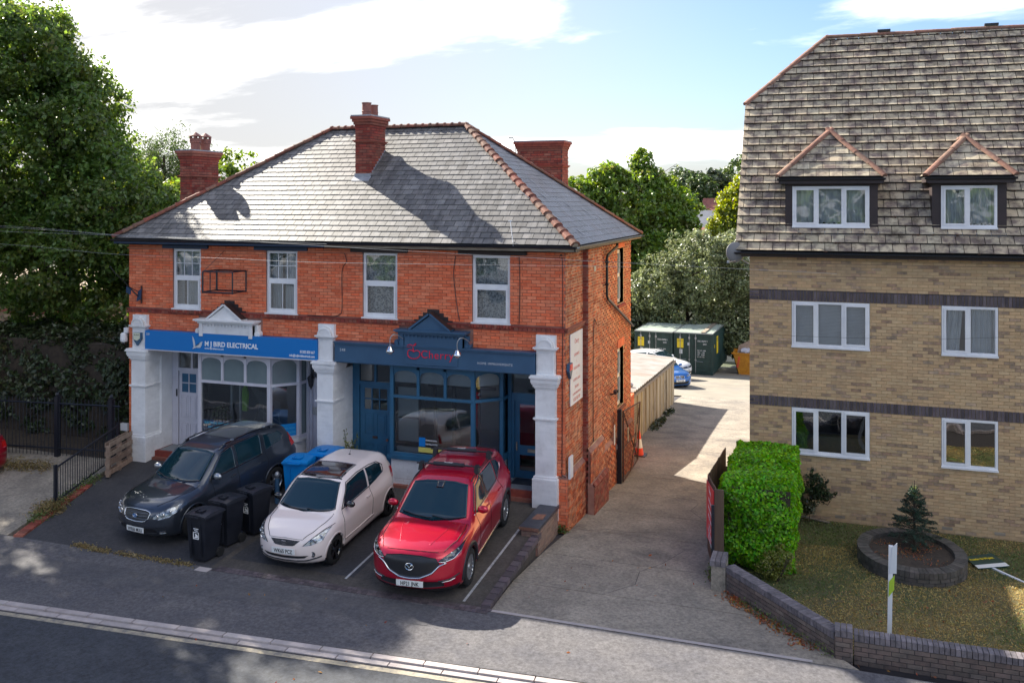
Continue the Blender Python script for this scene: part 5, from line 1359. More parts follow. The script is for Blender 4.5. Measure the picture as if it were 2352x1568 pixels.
# a far belt of woodland that closes the horizon
fb=[]
for k in range(95):
    a=-170+k*3.6+rgx.uniform(-1.5,1.5); fb.append((a,150+rgx.uniform(-12,12),-4+rgx.uniform(0,2.2),4.2,3,6.5+rgx.uniform(-1,1.4)))
fb2=[(-70+k*6.0+rgx.uniform(-2,2),-52+rgx.uniform(-4,4),3+rgx.uniform(0,2.5),4.2,3,4.6) for k in range(25)]  # unseen row behind the camera, added to reflect in panes and car glass
o=crown('roadside_trees',fb2,26000,.45,LM['mid'],None,seed=62,clump=18,cr=1.1); o['kind']='stuff'
o=crown('woodland',fb,60000,.55,LM['mid'],None,seed=60,clump=18,cr=1.3); o['kind']='stuff'
fb=[]
for k in range(26):
    a=-60+k*1.7; fb.append((a,26+rgx.uniform(-2,2),1.2+rgx.uniform(0,1.4),1.8,1.5,3.6))
o=crown('undergrowth',fb,30000,.16,LM['dark'],None,seed=61,clump=22,cr=.5); o['kind']='stuff'
# ---- left hedge behind the railings
hg=thing('overgrown_hedge','tall dark overgrown hedge behind the black railings','hedge',(-17,2.3,-.1))
def box_hedge(parent,x0,x1,y0,y1,z0,z1,n,size,mt,seed,taper=0.0,lump=.12,bn='leaves',aspect=.6,faces='all',sp=.6):
    rg=np.random.default_rng(seed); dx,dy,dz=x1-x0,y1-y0,z1-z0
    A=np.array([dx*dz,dx*dz,dy*dz,dy*dz,dx*dy]); k=rg.choice(5,n,p=A/A.sum()); a=rg.random(n); b=rg.random(n); P=np.zeros((n,3)); N_=np.zeros((n,3))
    for f in range(5):
        m=k==f
        if f<2: P[m]=np.stack([x0+a[m]*dx,np.full(m.sum(),y0 if f==0 else y1),z0+b[m]*dz],1); N_[m]=(0,-1 if f==0 else 1,0)
        elif f<4: P[m]=np.stack([np.full(m.sum(),x0 if f==2 else x1),y0+a[m]*dy,z0+b[m]*dz],1); N_[m]=(-1 if f==2 else 1,0,0)
        else: P[m]=np.stack([x0+a[m]*dx,y0+b[m]*dy,np.full(m.sum(),z1)],1); N_[m]=(0,0,1)
    c=np.array([(x0+x1)/2,(y0+y1)/2,0]); 
    t=1-taper*(1-np.clip((P[:,2]-z0)/dz,0,1))**1.5
    P[:,0]=c[0]+(P[:,0]-c[0])*t; P[:,1]=c[1]+(P[:,1]-c[1])*t
    # round the edges a little
    q=np.stack([(P[:,0]-c[0])/(dx/2),(P[:,1]-c[1])/(dy/2),(P[:,2]-(z0+z1)/2)/(dz/2)],1); ex=np.sort(np.abs(q),1)[:,1]; P-=q*np.array([dx,dy,dz])*(.045*(ex**6))[:,None]
    ph=np.sin(P[:,0]*4.1+seed)+np.sin(P[:,1]*3.7+P[:,2]*2.9)+np.sin(P[:,2]*6.3+P[:,0]*2.2)+.7*np.sin(P[:,0]*11+P[:,1]*9)*np.sin(P[:,2]*13)
    P+=N_*(ph*lump*.25)[:,None]-N_*(rg.random((n,1))**1.6*.14)+rg.normal(0,.012,(n,3))
    leaves(bn,P,N_+np.array([0,0,.35]),size,mt,parent,rg,aspect,spread=sp)
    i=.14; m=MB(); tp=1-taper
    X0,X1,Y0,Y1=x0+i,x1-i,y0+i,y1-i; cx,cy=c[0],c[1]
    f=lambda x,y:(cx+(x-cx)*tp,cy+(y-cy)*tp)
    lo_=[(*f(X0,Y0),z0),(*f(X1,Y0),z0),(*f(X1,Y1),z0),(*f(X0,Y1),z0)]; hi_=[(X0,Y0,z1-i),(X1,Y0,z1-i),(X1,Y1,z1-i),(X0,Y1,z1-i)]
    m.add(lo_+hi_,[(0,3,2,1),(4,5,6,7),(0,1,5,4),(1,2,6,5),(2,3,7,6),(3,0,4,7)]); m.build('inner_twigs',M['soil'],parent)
box_hedge(hg,-24,-12.5,1.0,3.6,-.1,2.9,42000,.07,LM['dark'],70,lump=.5)
# ---- clipped privet by the flats
hp=thing('clipped_hedge','bright green clipped privet hedge beside the yellow flats and the drive','hedge',(4.45,.9,-.65))
box_hedge(hp,3.72,5.27,-1.05,2.75,-.62,1.22,52000,.040,LM['hedge'],71,taper=.10,lump=.20)
ps=thing('straggly_shrub','small yellowish shrub at the foot of the clipped privet','shrub',(4.95,-1.35,-.6))
crown('leaves',[(4.75,-1.25,-.32,.26,.2,.28),(5.0,-1.15,-.2,.22,.2,.28)],2600,.022,LM['hedgedull'],ps,seed=72,clump=16,cr=.08)
m=MB()
for k in range(6): m.tube([(4.9,-1.3,-.62),(4.9+rgx.uniform(-.25,.25),-1.25+rgx.uniform(-.1,.1),-.1)],.008,4)
m.build('stems',M['bark'],ps)
vs_=thing('creeping_shrub','dark arching shrub against the flats wall right of the privet','shrub',(5.45,2.6,-.7))
crown('leaves',[(5.4,2.75,-.1,.22,.16,.5),(5.62,2.75,.25,.2,.14,.22),(5.75,2.8,-.05,.18,.1,.16)],2400,.032,LM['dark'],vs_,seed=73,clump=16,cr=.09)
m=MB()
for (x,z) in ((5.5,.62),(5.85,.35),(6.05,.05),(5.4,.4),(5.9,-.15)): m.tube([(5.42,2.8,-.75),(5.5,2.75,-.1),(x-.05,2.75,z-.1),(x,2.75,z)],.009,4)
rg=np.random.default_rng(5); P=[];
for (x,z) in ((5.5,.62),(5.85,.35),(6.05,.05),(5.9,-.15)):
    for t in np.linspace(.3,1,40): P.append((5.5+(x-5.5)*t,2.74,-.1+(z+.1)*t))
leaves('arching_leaves',np.array(P)+rg.normal(0,.02,(len(P),3)),np.tile([0,-1,.3],(len(P),1)),.035,LM['dark'],vs_,rg)
m.build('stems',M['bark'],vs_)
# ================================================================== VEHICLES
def smax(a,b,k):
    h=np.maximum(k-np.abs(a-b),0)/k; return np.maximum(a,b)+h*h*k*.25
def smin(a,b,k): return -smax(-a,-b,k)
class CarShape:
    def __init__(s,**k):
        s.__dict__.update(k); s.hw=s.W/2
    def ip(s,tab,v):
        t=np.array(tab,float); return np.interp(v,t[:,0],t[:,1])
    def sm(s,tab,v,w=.06):
        return (s.ip(tab,v-w)+2*s.ip(tab,v)+s.ip(tab,v+w))/4
    def f(s,x,y,z):
        """y from 0 at the nose to L at the tail"""
        ax=np.abs(x); q=ax/s.hw
        # lower body
        top=s.sm(s.deck,y)-s.crown*q**2.2-.05*np.maximum(q-.72,0)*3*s.shoulder
        f1=(z-top)*.93
        wz=s.hw*s.sm(s.side,z,.03)*s.sm(s.plan,y,.15)
        f2=(ax-wz)*.97
        f3=(s.sm(s.nose,z,.03)+s.nr*q**2.6-y)*.92
        f4=(y-(s.sm(s.tail,z,.03)-s.tr*q**2.6))*.92
        f5=s.zb+.04*np.maximum(0,q-.8)-z
        a=smax(f1,f2,s.k1); a=smax(a,f3,s.k2); a=smax(a,f4,.14); a=smax(a,f5,.05)
        # greenhouse
        rt=s.sm(s.roof,y,.05)-s.rcrown*q**2
        g1=(z-rt)*.85
        wg=s.sm(s.ghw,z,.03)*s.sm(s.ghp,y,.15)
        g2=(ax-wg)*.95
        g=smax(g1,g2,s.kg); g=smax(g,.6-z,.02)
        return smin(a,g,s.kj)
    def cast(s,O,D,far=2.6,n=34):
        O=np.asarray(O,float); D=np.asarray(D,float); lo=np.zeros(O.shape[0]); 
        # march outwards to find the first exit, then bisect
        st=far/60; t=np.zeros(len(O)); hit=np.zeros(len(O),bool); lo=np.zeros(len(O)); hi=np.full(len(O),far)
        for i in range(1,61):
            P=O+D*(i*st); v=s.f(P[:,0],P[:,1],P[:,2])>0; new=v&~hit; hi[new]=i*st; lo[new]=(i-1)*st; hit|=v
        for i in range(22):
            m=(lo+hi)/2; P=O+D*m[:,None]; v=s.f(P[:,0],P[:,1],P[:,2])>0; hi=np.where(v,m,hi); lo=np.where(v,lo,m)
        return O+D*((lo+hi)/2)[:,None]
    def q(s,mode,A,B):
        A=np.asarray(A,float).ravel(); B=np.asarray(B,float).ravel(); Z=np.zeros_like(A)
        if mode=='s': return s.cast(np.stack([Z,A,B],1),np.tile([1.,0,0],(len(A),1)),1.5)      # (y,z) side
        if mode=='f': return s.cast(np.stack([A,Z+s.mid,B],1),np.tile([0,-1.,0],(len(A),1)),s.L)  # (x,z) front
        if mode=='r': return s.cast(np.stack([A,Z+s.mid,B],1),np.tile([0,1.,0],(len(A),1)),s.L)
        if mode=='t': return s.cast(np.stack([A,B,Z+.6],1),np.tile([0,0,1.],(len(A),1)),1.6)    # (x,y) top
def mkmesh(name,V,F,mt,parent,smooth=True,off=(0,0,0)):
    V=np.asarray(V,float); c=(V.min(0)+V.max(0))/2
    me=bpy.data.meshes.new(name); me.from_pydata((V-c).tolist(),[],F); 
    for m_ in (mt if isinstance(mt,(list,tuple)) else [mt]): me.materials.append(m_)
    if smooth: me.polygons.foreach_set('use_smooth',[True]*len(me.polygons))
    me.update(); o=link(bpy.data.objects.new(name,me)); c=Vector(c); WL[o.name]=c; o.parent=parent; o.location=c-wloc(parent); return o
def resample(P,n):
    P=np.array(P,float); d=np.r_[0,np.cumsum(np.linalg.norm(np.diff(P,axis=0),axis=1))]; t=np.linspace(0,d[-1],n); return np.stack([np.interp(t,d,P[:,0]),np.interp(t,d,P[:,1])],1)
def car(name,label,S,paint,parts,rootloc,rotz,pitch,cladding=None,group=None,glassmat=None):
    root=thing(name,label,'car',(0,0,0),group)
    L=S.L; off=np.array([0,-L/2,0])
    GM=glassmat or M['carglass']
    # ---- body
    y0,y1=1.0,L-.95; nr=120; na=26; rows=[]
    ncap=16; zc=.60
    th=np.linspace(-math.pi/2,math.pi/2*1.0,2*na+1)     # from bottom to top, right side ; mirrored afterwards
    def ring(yc,phi):
        O=np.tile([0,yc,zc],(len(th),1)); D=np.stack([np.cos(th)*math.cos(phi),np.full(len(th),math.sin(phi)),np.sin(th)*math.cos(phi)],1); return S.cast(O,D,3.2)
    for k in range(ncap,0,-1): rows.append(ring(y0,-math.pi/2*(k/ncap)*.985))
    for k in range(nr+1): rows.append(ring(y0+(y1-y0)*k/nr,0))
    for k in range(1,ncap+1): rows.append(ring(y1,math.pi/2*(k/ncap)*.985))
    G=np.array(rows); R_,C_n,_=G.shape
    full=np.concatenate([G,(G[:,::-1]*np.array([-1,1,1]))[:,1:-1]],1); C2=full.shape[1]
    wr=S.arch; wy=[S.fo,S.fo+S.wb]; V=(full+off).reshape(-1,3); F=[]
    for i in range(R_-1):
        for j in range(C2):
            a=i*C2+j; b=i*C2+(j+1)%C2; q=(a,b,b+C2,a+C2); c=full.reshape(-1,3)[list(q)].mean(0)
            if abs(c[0])>S.hw-.32 and any((c[1]-w)**2+(c[2]-S.wz)**2<(wr-.012)**2 for w in wy): continue
            F.append(q)
    F.append(tuple(range(C2))[::-1]); F.append(tuple((R_-1)*C2+j for j in range(C2)))
    body=mkmesh('body',V,F,paint,root)
    # arch liners and dark underside
    m=MB()
    for w in wy:
        for sgn in (1,-1):
            n=14
            for i in range(n):
                a0=math.pi*(-.12+1.24*i/n); a1=math.pi*(-.12+1.24*(i+1)/n); A=lambda a,x:(sgn*x,w-L/2+math.cos(a)*(wr-.004),max(.16,S.wz+math.sin(a)*(wr-.004)))
                m.quad(A(a0,S.hw-.07),A(a1,S.hw-.07),A(a1,S.hw-.42),A(a0,S.hw-.42))
            m.poly([(sgn*(S.hw-.42),w-L/2+math.cos(math.pi*(-.12+1.24*i/n))*wr,max(.16,S.wz+math.sin(math.pi*(-.12+1.24*i/n))*wr)) for i in range(n+1)])
    m.build('wheel_well',M['black'],root)
    # arch trim ring following the body side
    for w in wy:
        for sgn in (1,-1):
            n=34; V=[];F=[]; cw=.065 if cladding else .022
            for (r,o) in ((wr-.014,.0),(wr-.010,.014),(wr+cw,.012 if cladding else .006),(wr+cw+.006,-.006)):
                a=np.linspace(-.10,math.pi+.10,n); yy=w+np.cos(a)*r; zz=S.wz+np.sin(a)*r; zz=np.maximum(zz,S.zb+.02)
                P=S.q('s',yy,zz); P[:,0]+=o; 
                if o==.0: P[:,0]-=.03
                P[:,0]*=sgn; V+= (P+off).tolist()
            for j in range(3):
                for i in range(n-1): a_=j*n+i; F.append((a_,a_+1,a_+1+n,a_+n))
            mkmesh('wheel_arch_trim',V,F,M['black'] if cladding else paint,root)
    # ---- wheels
    def wheel(x,y,sgn,rim):
        t=MB(); r=S.wz; w=.21; prof=[(r*.66,-w/2),(r*.92,-w/2),(r*.985,-w*.38),(r,-w*.25),(r,w*.25),(r*.985,w*.38),(r*.92,w/2),(r*.66,w/2)]
        t.lathe(prof,(x,y,r),32,'x',cap=False); o=t.build('wheel',M['tread'],root,smooth=True)
        m=MB(); xo=x+sgn*(w/2-.012); rr=r*.67
        m.lathe([(rr,xo-x-sgn*.10),(rr*.97,xo-x-sgn*.10),(rr*.95,xo-x-sgn*.02),(rr*1.0,xo-x),(rr*1.02,xo-x-sgn*.004)],(x,y,r),32,'x',cap=False)
        n=S.spokes
        for k in range(n):
            a=2*math.pi*k/n
            for da in ((-.12,.12) if S.split else (0,)):
                p=Vector((xo-sgn*.028,y+math.cos(a+da*.6)*rr*.17,r+math.sin(a+da*.6)*rr*.17)); q=Vector((xo-sgn*.012,y+math.cos(a+da*1.5)*rr*.96,r+math.sin(a+da*1.5)*rr*.96)); d=(q-p); t_=Vector((0,-d.z,d.y)).normalized()
                m.obox((p+q)/2,d/2,t_*(.020 if S.split else .032),Vector((sgn*.012,0,0)))
        m.lathe([(.0,sgn*.0),(.055,sgn*.0),(.062,-sgn*.02),(.062,-sgn*.06)],(xo,y,r),16,'x')
        m.build('rim',rim,o)
        b=MB(); b.lathe([(rr*.95,xo-x-sgn*.085),(.0,xo-x-sgn*.085)],(x,y,r),20,'x',cap=False); b.build('brake_disc',M['dark'],o)
    for w in wy:
        for sgn in (1,-1): wheel(sgn*(S.hw-.135),w-L/2,sgn,S.rimmat)
    # ---- conforming panels
    def panel(nm,mode,bot,top,mt,o=.004,nu=24,nv=10,mirror=False,par=None,smooth=True,side=1):
        b=resample(bot,nu+1); t=resample(top,nu+1); g=np.array([b+(t-b)*j/nv for j in range(nv+1)]); A=g[...,0].ravel(); B=g[...,1].ravel()
        P=S.q(mode,A,B)
        dirv={'s':(1,0,0),'f':(0,-1,0),'r':(0,1,0),'t':(0,0,1)}[mode]
        gg=P.reshape(nv+1,nu+1,3); du=np.gradient(gg,axis=1); dv_=np.gradient(gg,axis=0); N_=np.cross(du,dv_); N_/=np.linalg.norm(N_,axis=2,keepdims=True)+1e-9
        s_=np.sign((N_*np.array(dirv)).sum(2,keepdims=True)); N_*=s_
        top_=(gg+N_*o).reshape(-1,3); 
        V=top_.tolist(); F=[(j*(nu+1)+i,j*(nu+1)+i+1,(j+1)*(nu+1)+i+1,(j+1)*(nu+1)+i) for j in range(nv) for i in range(nu)]
        # rim
        ed=[i for i in range(nu+1)]+[j*(nu+1)+nu for j in range(1,nv+1)]+[nv*(nu+1)+i for i in range(nu-1,-1,-1)]+[j*(nu+1) for j in range(nv-1,0,-1)]
        base=len(V); low=(gg-N_*.01).reshape(-1,3); V+=low[ed].tolist(); k=len(ed)
        F+=[(ed[i],ed[(i+1)%k],base+(i+1)%k,base+i) for i in range(k)]
        V=np.array(V); outs=[]
        for sg in ((1,-1) if mirror else (side,)):
            W_=V*np.array([sg,1,1])+off
            outs.append(mkmesh(nm,W_,F if sg==1 else [f[::-1] for f in F],mt,par or root,smooth))
        return outs
    def line(nm,mode,pts,r,mt,mirror=True,par=None,o=.0,n=40,side=1):
        b=resample(pts,n); P=S.q(mode,b[:,0],b[:,1]); d={'s':(1,0,0),'f':(0,-1,0),'r':(0,1,0),'t':(0,0,1)}[mode]; P=P+np.array(d)*o
        for sg in ((1,-1) if mirror else (side,)):
            m=MB(); m.tube([tuple(p) for p in (P*np.array([sg,1,1])+off)],r,5); m.build(nm,mt,par or root,smooth=True)
    parts(root,body,S,panel,line,off,GM,paint)
    root.rotation_euler=(pitch,0,rotz); root.location=rootloc
    return root
def plate(root,S,txt,z,y,w=.52,h=.112,tilt=0,yel=False,rear=False):
    b=MB(); b.box(-w/2,w/2,y-.012,y,z-h/2,z+h/2); p=b.build('number_plate',M['plate'],root); p.rotation_euler=(tilt,0,0)
    text(txt,.105,M['ink'],p,(0,y-.0135,z-.040),align='CENTER',depth=.0008,bold=.002,sx=.80,space=1.02)
    return p
def mirrors(root,S,y,z,mt,sz=1.0,cap=None):
    for sg in (1,-1):
        x=S.q('s',[y],[z])[0][0]; m=MB(); n=10
        V=[]; 
        bm=bmesh.new(); bmesh.ops.create_uvsphere(bm,u_segments=14,v_segments=8,radius=1)
        for v in bm.verts:
            c=v.co.copy(); yy=c.y*.075*sz; v.co=Vector((c.x*.115*sz,(yy if c.y<0 else yy*.25),c.z*.078*sz))
        me=bpy.data.meshes.new('mirror'); bm.to_mesh(me); bm.free(); me.polygons.foreach_set('use_smooth',[True]*len(me.polygons)); me.materials.append(cap or mt)
        o=link(bpy.data.objects.new('mirror',me)); o.parent=root; o.location=(sg*(x+.135*sz),y-S.L/2-.02,z+.05); WL[o.name]=Vector(o.location)
        m.tube([(sg*(x-.02),y-S.L/2+.02,z-.02),(sg*(x+.10),y-S.L/2,z+.01)],.022,6); m.build('mirror_arm',M['black'],o)
def wiper(root,S,pts,off):
    P=S.q('f',[p[0] for p in pts],[p[1] for p in pts])+np.array([0,-.018,.01]); m=MB(); m.tube([tuple(p+off) for p in P],.009,5); m.build('wiper',M['black'],root)
def paintmat(name,c,c2=None,metal=.45,rough=.28):
    m,t,b=ndmat(name); b.inputs['Base Color'].default_value=rgb(c); b.inputs['Metallic'].default_value=metal; b.inputs['Roughness'].default_value=rough; b.inputs['Coat Weight'].default_value=1.0; b.inputs['Coat Roughness'].default_value=.02; b.inputs['Specular IOR Level'].default_value=.5
    return m
PT={'red':paintmat('soul_red_paint',(0.52,0.0,0.028),metal=.5,rough=.28),'grey':paintmat('slate_grey_paint',(0.045,0.055,0.075),metal=.6,rough=.3),'pink':paintmat('pale_pink_paint',(0.80,0.69,0.65),metal=.0,rough=.35),
    'white':paintmat('white_paint',(0.75,0.75,0.76),metal=0,rough=.35),'blue':paintmat('mid_blue_paint',(0.02,0.13,0.42),metal=.4,rough=.3),'crimson':paintmat('crimson_paint',(0.30,0.006,0.02),metal=.3,rough=.3)}
M['gloss']=mat('gloss_black_trim',(0.008,0.008,0.01),.12,coat=1.0); M['redlamp']=mat('red_lamp_lens',(0.45,0.01,0.01),.12,coat=1.0)
M['seam']=mat('panel_gap',(0.004,0.004,0.005),.8); M['lampchrome']=mat('lamp_reflector',(0.75,0.76,0.78),.12,metal=.9)
M['roofglass']=mat('dark_roof_glass',(0.035,0.022,0.022),.04,spec=1.0,coat=1.0)

# ------------------------------------------------ red SUV
S1=CarShape(L=4.55,W=1.84,crown=.045,shoulder=1.0,nr=.36,tr=.22,zb=.20,k1=.13,k2=.16,kg=.16,kj=.055,rcrown=.045,mid=2.4,
 deck=[(0,.90),(.22,.965),(.7,1.045),(1.25,1.09),(1.6,1.07),(2.5,1.09),(3.6,1.13),(4.3,1.15),(4.6,1.10)],
 side=[(.1,.93),(.3,.97),(.5,.985),(.75,1.0),(.95,.985),(1.1,.945),(1.2,.90)], plan=[(0,.93),(.5,.985),(1.1,1.0),(1.9,.985),(2.8,.985),(3.6,1.0),(4.1,.97),(4.55,.90)],
 nose=[(.15,.20),(.28,.05),(.45,.0),(.60,.015),(.80,.03),(.92,.09),(1.0,.22)], tail=[(.15,4.40),(.35,4.54),(.6,4.55),(.75,4.48),(1.0,4.45),(1.15,4.38)],
 roof=[(.9,.2),(1.18,1.05),(1.95,1.565),(2.15,1.63),(2.6,1.665),(3.3,1.645),(3.9,1.575),(4.15,1.53),(4.22,1.48),(4.46,1.10),(4.6,.2)],
 ghw=[(.9,.86),(1.05,.835),(1.3,.76),(1.6,.655),(1.7,.63)], ghp=[(1.0,.96),(1.8,1.0),(3.2,.985),(4.4,.86)],
 fo=.92,wb=2.70,wz=.355,arch=.405,spokes=9,split=True,rimmat=M['alloy'])
def parts_suv(root,body,S,panel,line,off,GM,paint):
    panel('windscreen','f',[(-.70,1.115),(-.4,1.085),(0,1.08),(.4,1.085),(.70,1.115)],[(-.565,1.535),(-.3,1.565),(0,1.572),(.3,1.565),(.565,1.535)],GM,nu=30,nv=14)
    panel('front_side_window','s',[(1.62,1.12),(2.35,1.135)],[(1.78,1.30),(2.02,1.49),(2.38,1.555)],GM,mirror=True)
    panel('rear_side_window','s',[(2.43,1.137),(3.22,1.16)],[(2.46,1.558),(3.26,1.545)],GM,mirror=True)
    panel('quarter_window','s',[(3.28,1.165),(3.72,1.26)],[(3.32,1.54),(3.62,1.46),(3.76,1.34)],GM,mirror=True)
    line('window_chrome','s',[(1.50,1.105),(2.4,1.120),(3.25,1.145),(3.74,1.235),(3.84,1.36)],.008,M['chrome'],o=.004)
    line('window_frame','s',[(1.55,1.14),(1.75,1.33),(2.02,1.52),(2.42,1.585),(3.25,1.572),(3.72,1.47)],.012,M['gloss'],o=.002)
    panel('pillar_trim','s',[(2.35,1.13),(2.44,1.13)],[(2.38,1.565),(2.47,1.565)],M['gloss'],o=.003,nu=4,mirror=True)
    g=panel('grille','f',[(-.54,.735),(-.42,.60),(-.2,.515),(0,.50),(.2,.515),(.42,.60),(.54,.735)],[(-.545,.745),(-.48,.84),(-.2,.875),(0,.878),(.2,.875),(.48,.84),(.545,.745)],M['black'],o=.008,nu=30,nv=12)[0]
    line('grille_chrome','f',[(-.66,.755),(-.545,.715),(-.42,.59),(-.2,.50),(0,.485),(.2,.50),(.42,.59),(.545,.715),(.66,.755)],.017,M['chrome'],mirror=False,o=.008)
    h=panel('headlight','f',[(.52,.785),(.64,.765),(.78,.80),(.865,.875)],[(.53,.80),(.66,.875),(.78,.925),(.862,.965)],M['gloss'],o=.010,nu=20,nv=8,mirror=True)
    for k,o_ in enumerate(h):
        sg=1 if k==0 else -1
        for (x,z,r) in ((.64,.825,.042),(.74,.868,.045),(.815,.905,.03)):
            P=S.q('f',[x],[z])[0]; m=MB(); m.lathe([(r,.0),(r*.9,-.012),(r*.5,-.016),(0,-.018)],(sg*P[0],P[1]+off[1]-.004,P[2]),14,'y'); m.build('projector_lens',M['lampglass'],o_)
        line('daylight_strip','f',[(.54,.785),(.64,.775),(.78,.81),(.86,.885)],.007,M['lampchrome'],mirror=False,par=o_,o=.016,side=sg,n=14)
    panel('lower_intake','f',[(-.62,.325),(0,.30),(.62,.325)],[(-.60,.425),(0,.44),(.60,.425)],M['black'],o=.006,nu=24,nv=5)
    panel('bumper_skirt','f',[(-.80,.215),(0,.205),(.80,.215)],[(-.84,.30),(-.5,.275),(0,.262),(.5,.275),(.84,.30)],M['black'],o=.014,nu=30,nv=4)
    line('fog_crease','f',[(.52,.43),(.70,.445),(.85,.50)],.014,M['black'],o=.0)
    line('fog_lamp','f',[(.58,.405),(.70,.415),(.80,.445)],.010,M['lampchrome'],o=.004,n=12)
    line('hood_edge','f',[(-.50,.915),(-.25,.928),(0,.93),(.25,.928),(.50,.915)],.005,M['seam'],mirror=False)
    line('hood_seam','t',[(.60,.26),(.735,.6),(.765,1.0),(.75,1.22)],.0065,M['seam'])
    line('hood_crease','t',[(.30,.35),(.44,.8),(.50,1.15)],.006,paint,o=-.001)
    for ys,ze in (((1.60,1.60),1.1),((2.40,2.42),1.12)):
        line('door_seam','s',[(ys[0],.40),(ys[0]-.02,.8),(ys[1],ze)],.0055,M['seam'])
    line('door_seam','s',[(3.10,.48),(3.28,.72),(3.36,.95),(3.32,1.15)],.0055,M['seam'])
    line('sill_cladding','s',[(1.38,.30),(2.2,.29),(3.15,.30)],.045,M['black'],o=-.022)
    line('sill_chrome','s',[(1.45,.345),(2.2,.335),(3.1,.345)],.008,M['chrome'],o=.002)
    line('side_crease','s',[(1.2,.86),(2.2,.90),(3.4,.93),(4.1,.95)],.008,paint,o=-.003)
    for y in (2.28,3.20): line('door_handle','s',[(y-.11,.99),(y+.08,.995)],.016,paint,o=.016,n=8)
    mirrors(root,S,1.68,1.12,paint)
    panel('rear_lamp','s',[(4.05,.98),(4.32,1.0)],[(4.05,1.03),(4.32,1.08)],M['redlamp'],o=.006,nu=8,nv=4,mirror=True)
    wiper(root,S,[(-.02,1.10),(-.34,1.115),(-.62,1.15)],off); wiper(root,S,[(.58,1.115),(.3,1.10),(.02,1.125)],off)
    panel('rain_sensor','f',[(-.07,1.47),(.07,1.47)],[(-.08,1.56),(.08,1.56)],M['gloss'],o=.006,nu=4,nv=3)
    # aero bars with pads and roof strips
    line('roof_strip','t',[(.595,2.05),(.60,2.8),(.575,3.7)],.012,M['black'],o=.0)
    for y in (2.42,3.32):
        z=float(S.q('t',[0.],[y])[0][2])+.085; zs=float(S.q('t',[.59],[y])[0][2]); m=MB(); m.tube([(-.70,y-L_(S),z-.012),(0,y-L_(S),z),(.70,y-L_(S),z-.012)],.020,8)
        for sg in (1,-1): m.prism([(sg*.56,y-L_(S)-.06,zs-.01),(sg*.66,y-L_(S)-.06,zs-.01),(sg*.64,y-L_(S)-.03,z+.01),(sg*.56,y-L_(S)-.03,z+.01)],(0,.11,0))
        o=m.build('roof_bar',M['black'],root); pd=MB(); pd.tube([(-.33,y-L_(S),z),(.33,y-L_(S),z)],.042,10); pd=pd.build('bar_pad',M['black'],o)
        text('DAKINE',.05,M['inkwhite'],pd,(0,y-L_(S)-.028,z+.022),rot=(R(50),0,0),align='CENTER',depth=.001,bold=.001)
    # round badge with winged v
    P=S.q('f',[0.],[.70])[0]; yb=P[1]+off[1]-.018; b=MB(); n=28
    b.tube([(.078*math.cos(2*math.pi*i/n),yb,.70+.062*math.sin(2*math.pi*i/n)) for i in range(n+1)],.008,6,cap=False)
    b.tube([(-.066,yb,.735),(-.03,yb,.715),(0,yb,.675),(.03,yb,.715),(.066,yb,.735)],.008,6); b.build('badge',M['chrome'],g)
    yf=float(S.q('f',[0.],[.385])[0][1])+off[1]-.012
    plate(root,S,'HF21 JNK',.385,yf)
def L_(S): return S.L/2
SLOPE=math.atan(.0733)
def place(xw,yw,lx,ly,rz_d,S):
    """world position of the origin so that local point (lx,ly) comes to (xw,yw)"""
    a=R(rz_d); c,s_=math.cos(a),math.sin(a); x=xw-(lx*c-ly*s_); y=yw-(lx*s_+ly*c); return (x,y,gf(x,y)+.004)
p=place(-.74,-2.62,.86,-S1.L/2+S1.fo+1.35,5.0,S1)
car('red_suv','bright red family SUV with black roof bars nearest the driveway',S1,PT['red'],parts_suv,p,R(5.0),SLOPE,cladding=True)

# ------------------------------------------------ dark grey SUV
S2=CarShape(L=4.67,W=1.87,crown=.05,shoulder=1.0,nr=.34,tr=.2,zb=.22,k1=.16,k2=.2,kg=.17,kj=.06,rcrown=.045,mid=2.4,
 deck=[(0,.84),(.25,.955),(.7,1.04),(1.2,1.09),(1.6,1.08),(2.5,1.10),(3.6,1.14),(4.4,1.15),(4.7,1.1)],
 side=[(.1,.93),(.3,.97),(.5,.99),(.75,1.0),(.95,.98),(1.1,.94),(1.2,.90)], plan=[(0,.93),(.5,.985),(1.1,1.0),(1.9,.985),(2.8,.985),(3.6,1.0),(4.2,.97),(4.67,.91)],
 nose=[(.15,.20),(.28,.06),(.45,.0),(.62,.02),(.80,.07),(.90,.14),(1.0,.28)], tail=[(.15,4.5),(.35,4.65),(.6,4.67),(.75,4.6),(1.0,4.55),(1.15,4.5)],
 roof=[(.9,.2),(1.12,1.06),(1.88,1.60),(2.1,1.665),(2.6,1.70),(3.4,1.695),(4.05,1.64),(4.28,1.56),(4.5,1.18),(4.7,.2)],
 ghw=[(.9,.87),(1.05,.845),(1.3,.785),(1.6,.70),(1.75,.67)], ghp=[(1.0,.96),(1.8,1.0),(3.4,.99),(4.5,.90)],
 fo=.88,wb=2.70,wz=.355,arch=.405,spokes=6,split=False,rimmat=M['alloy'])
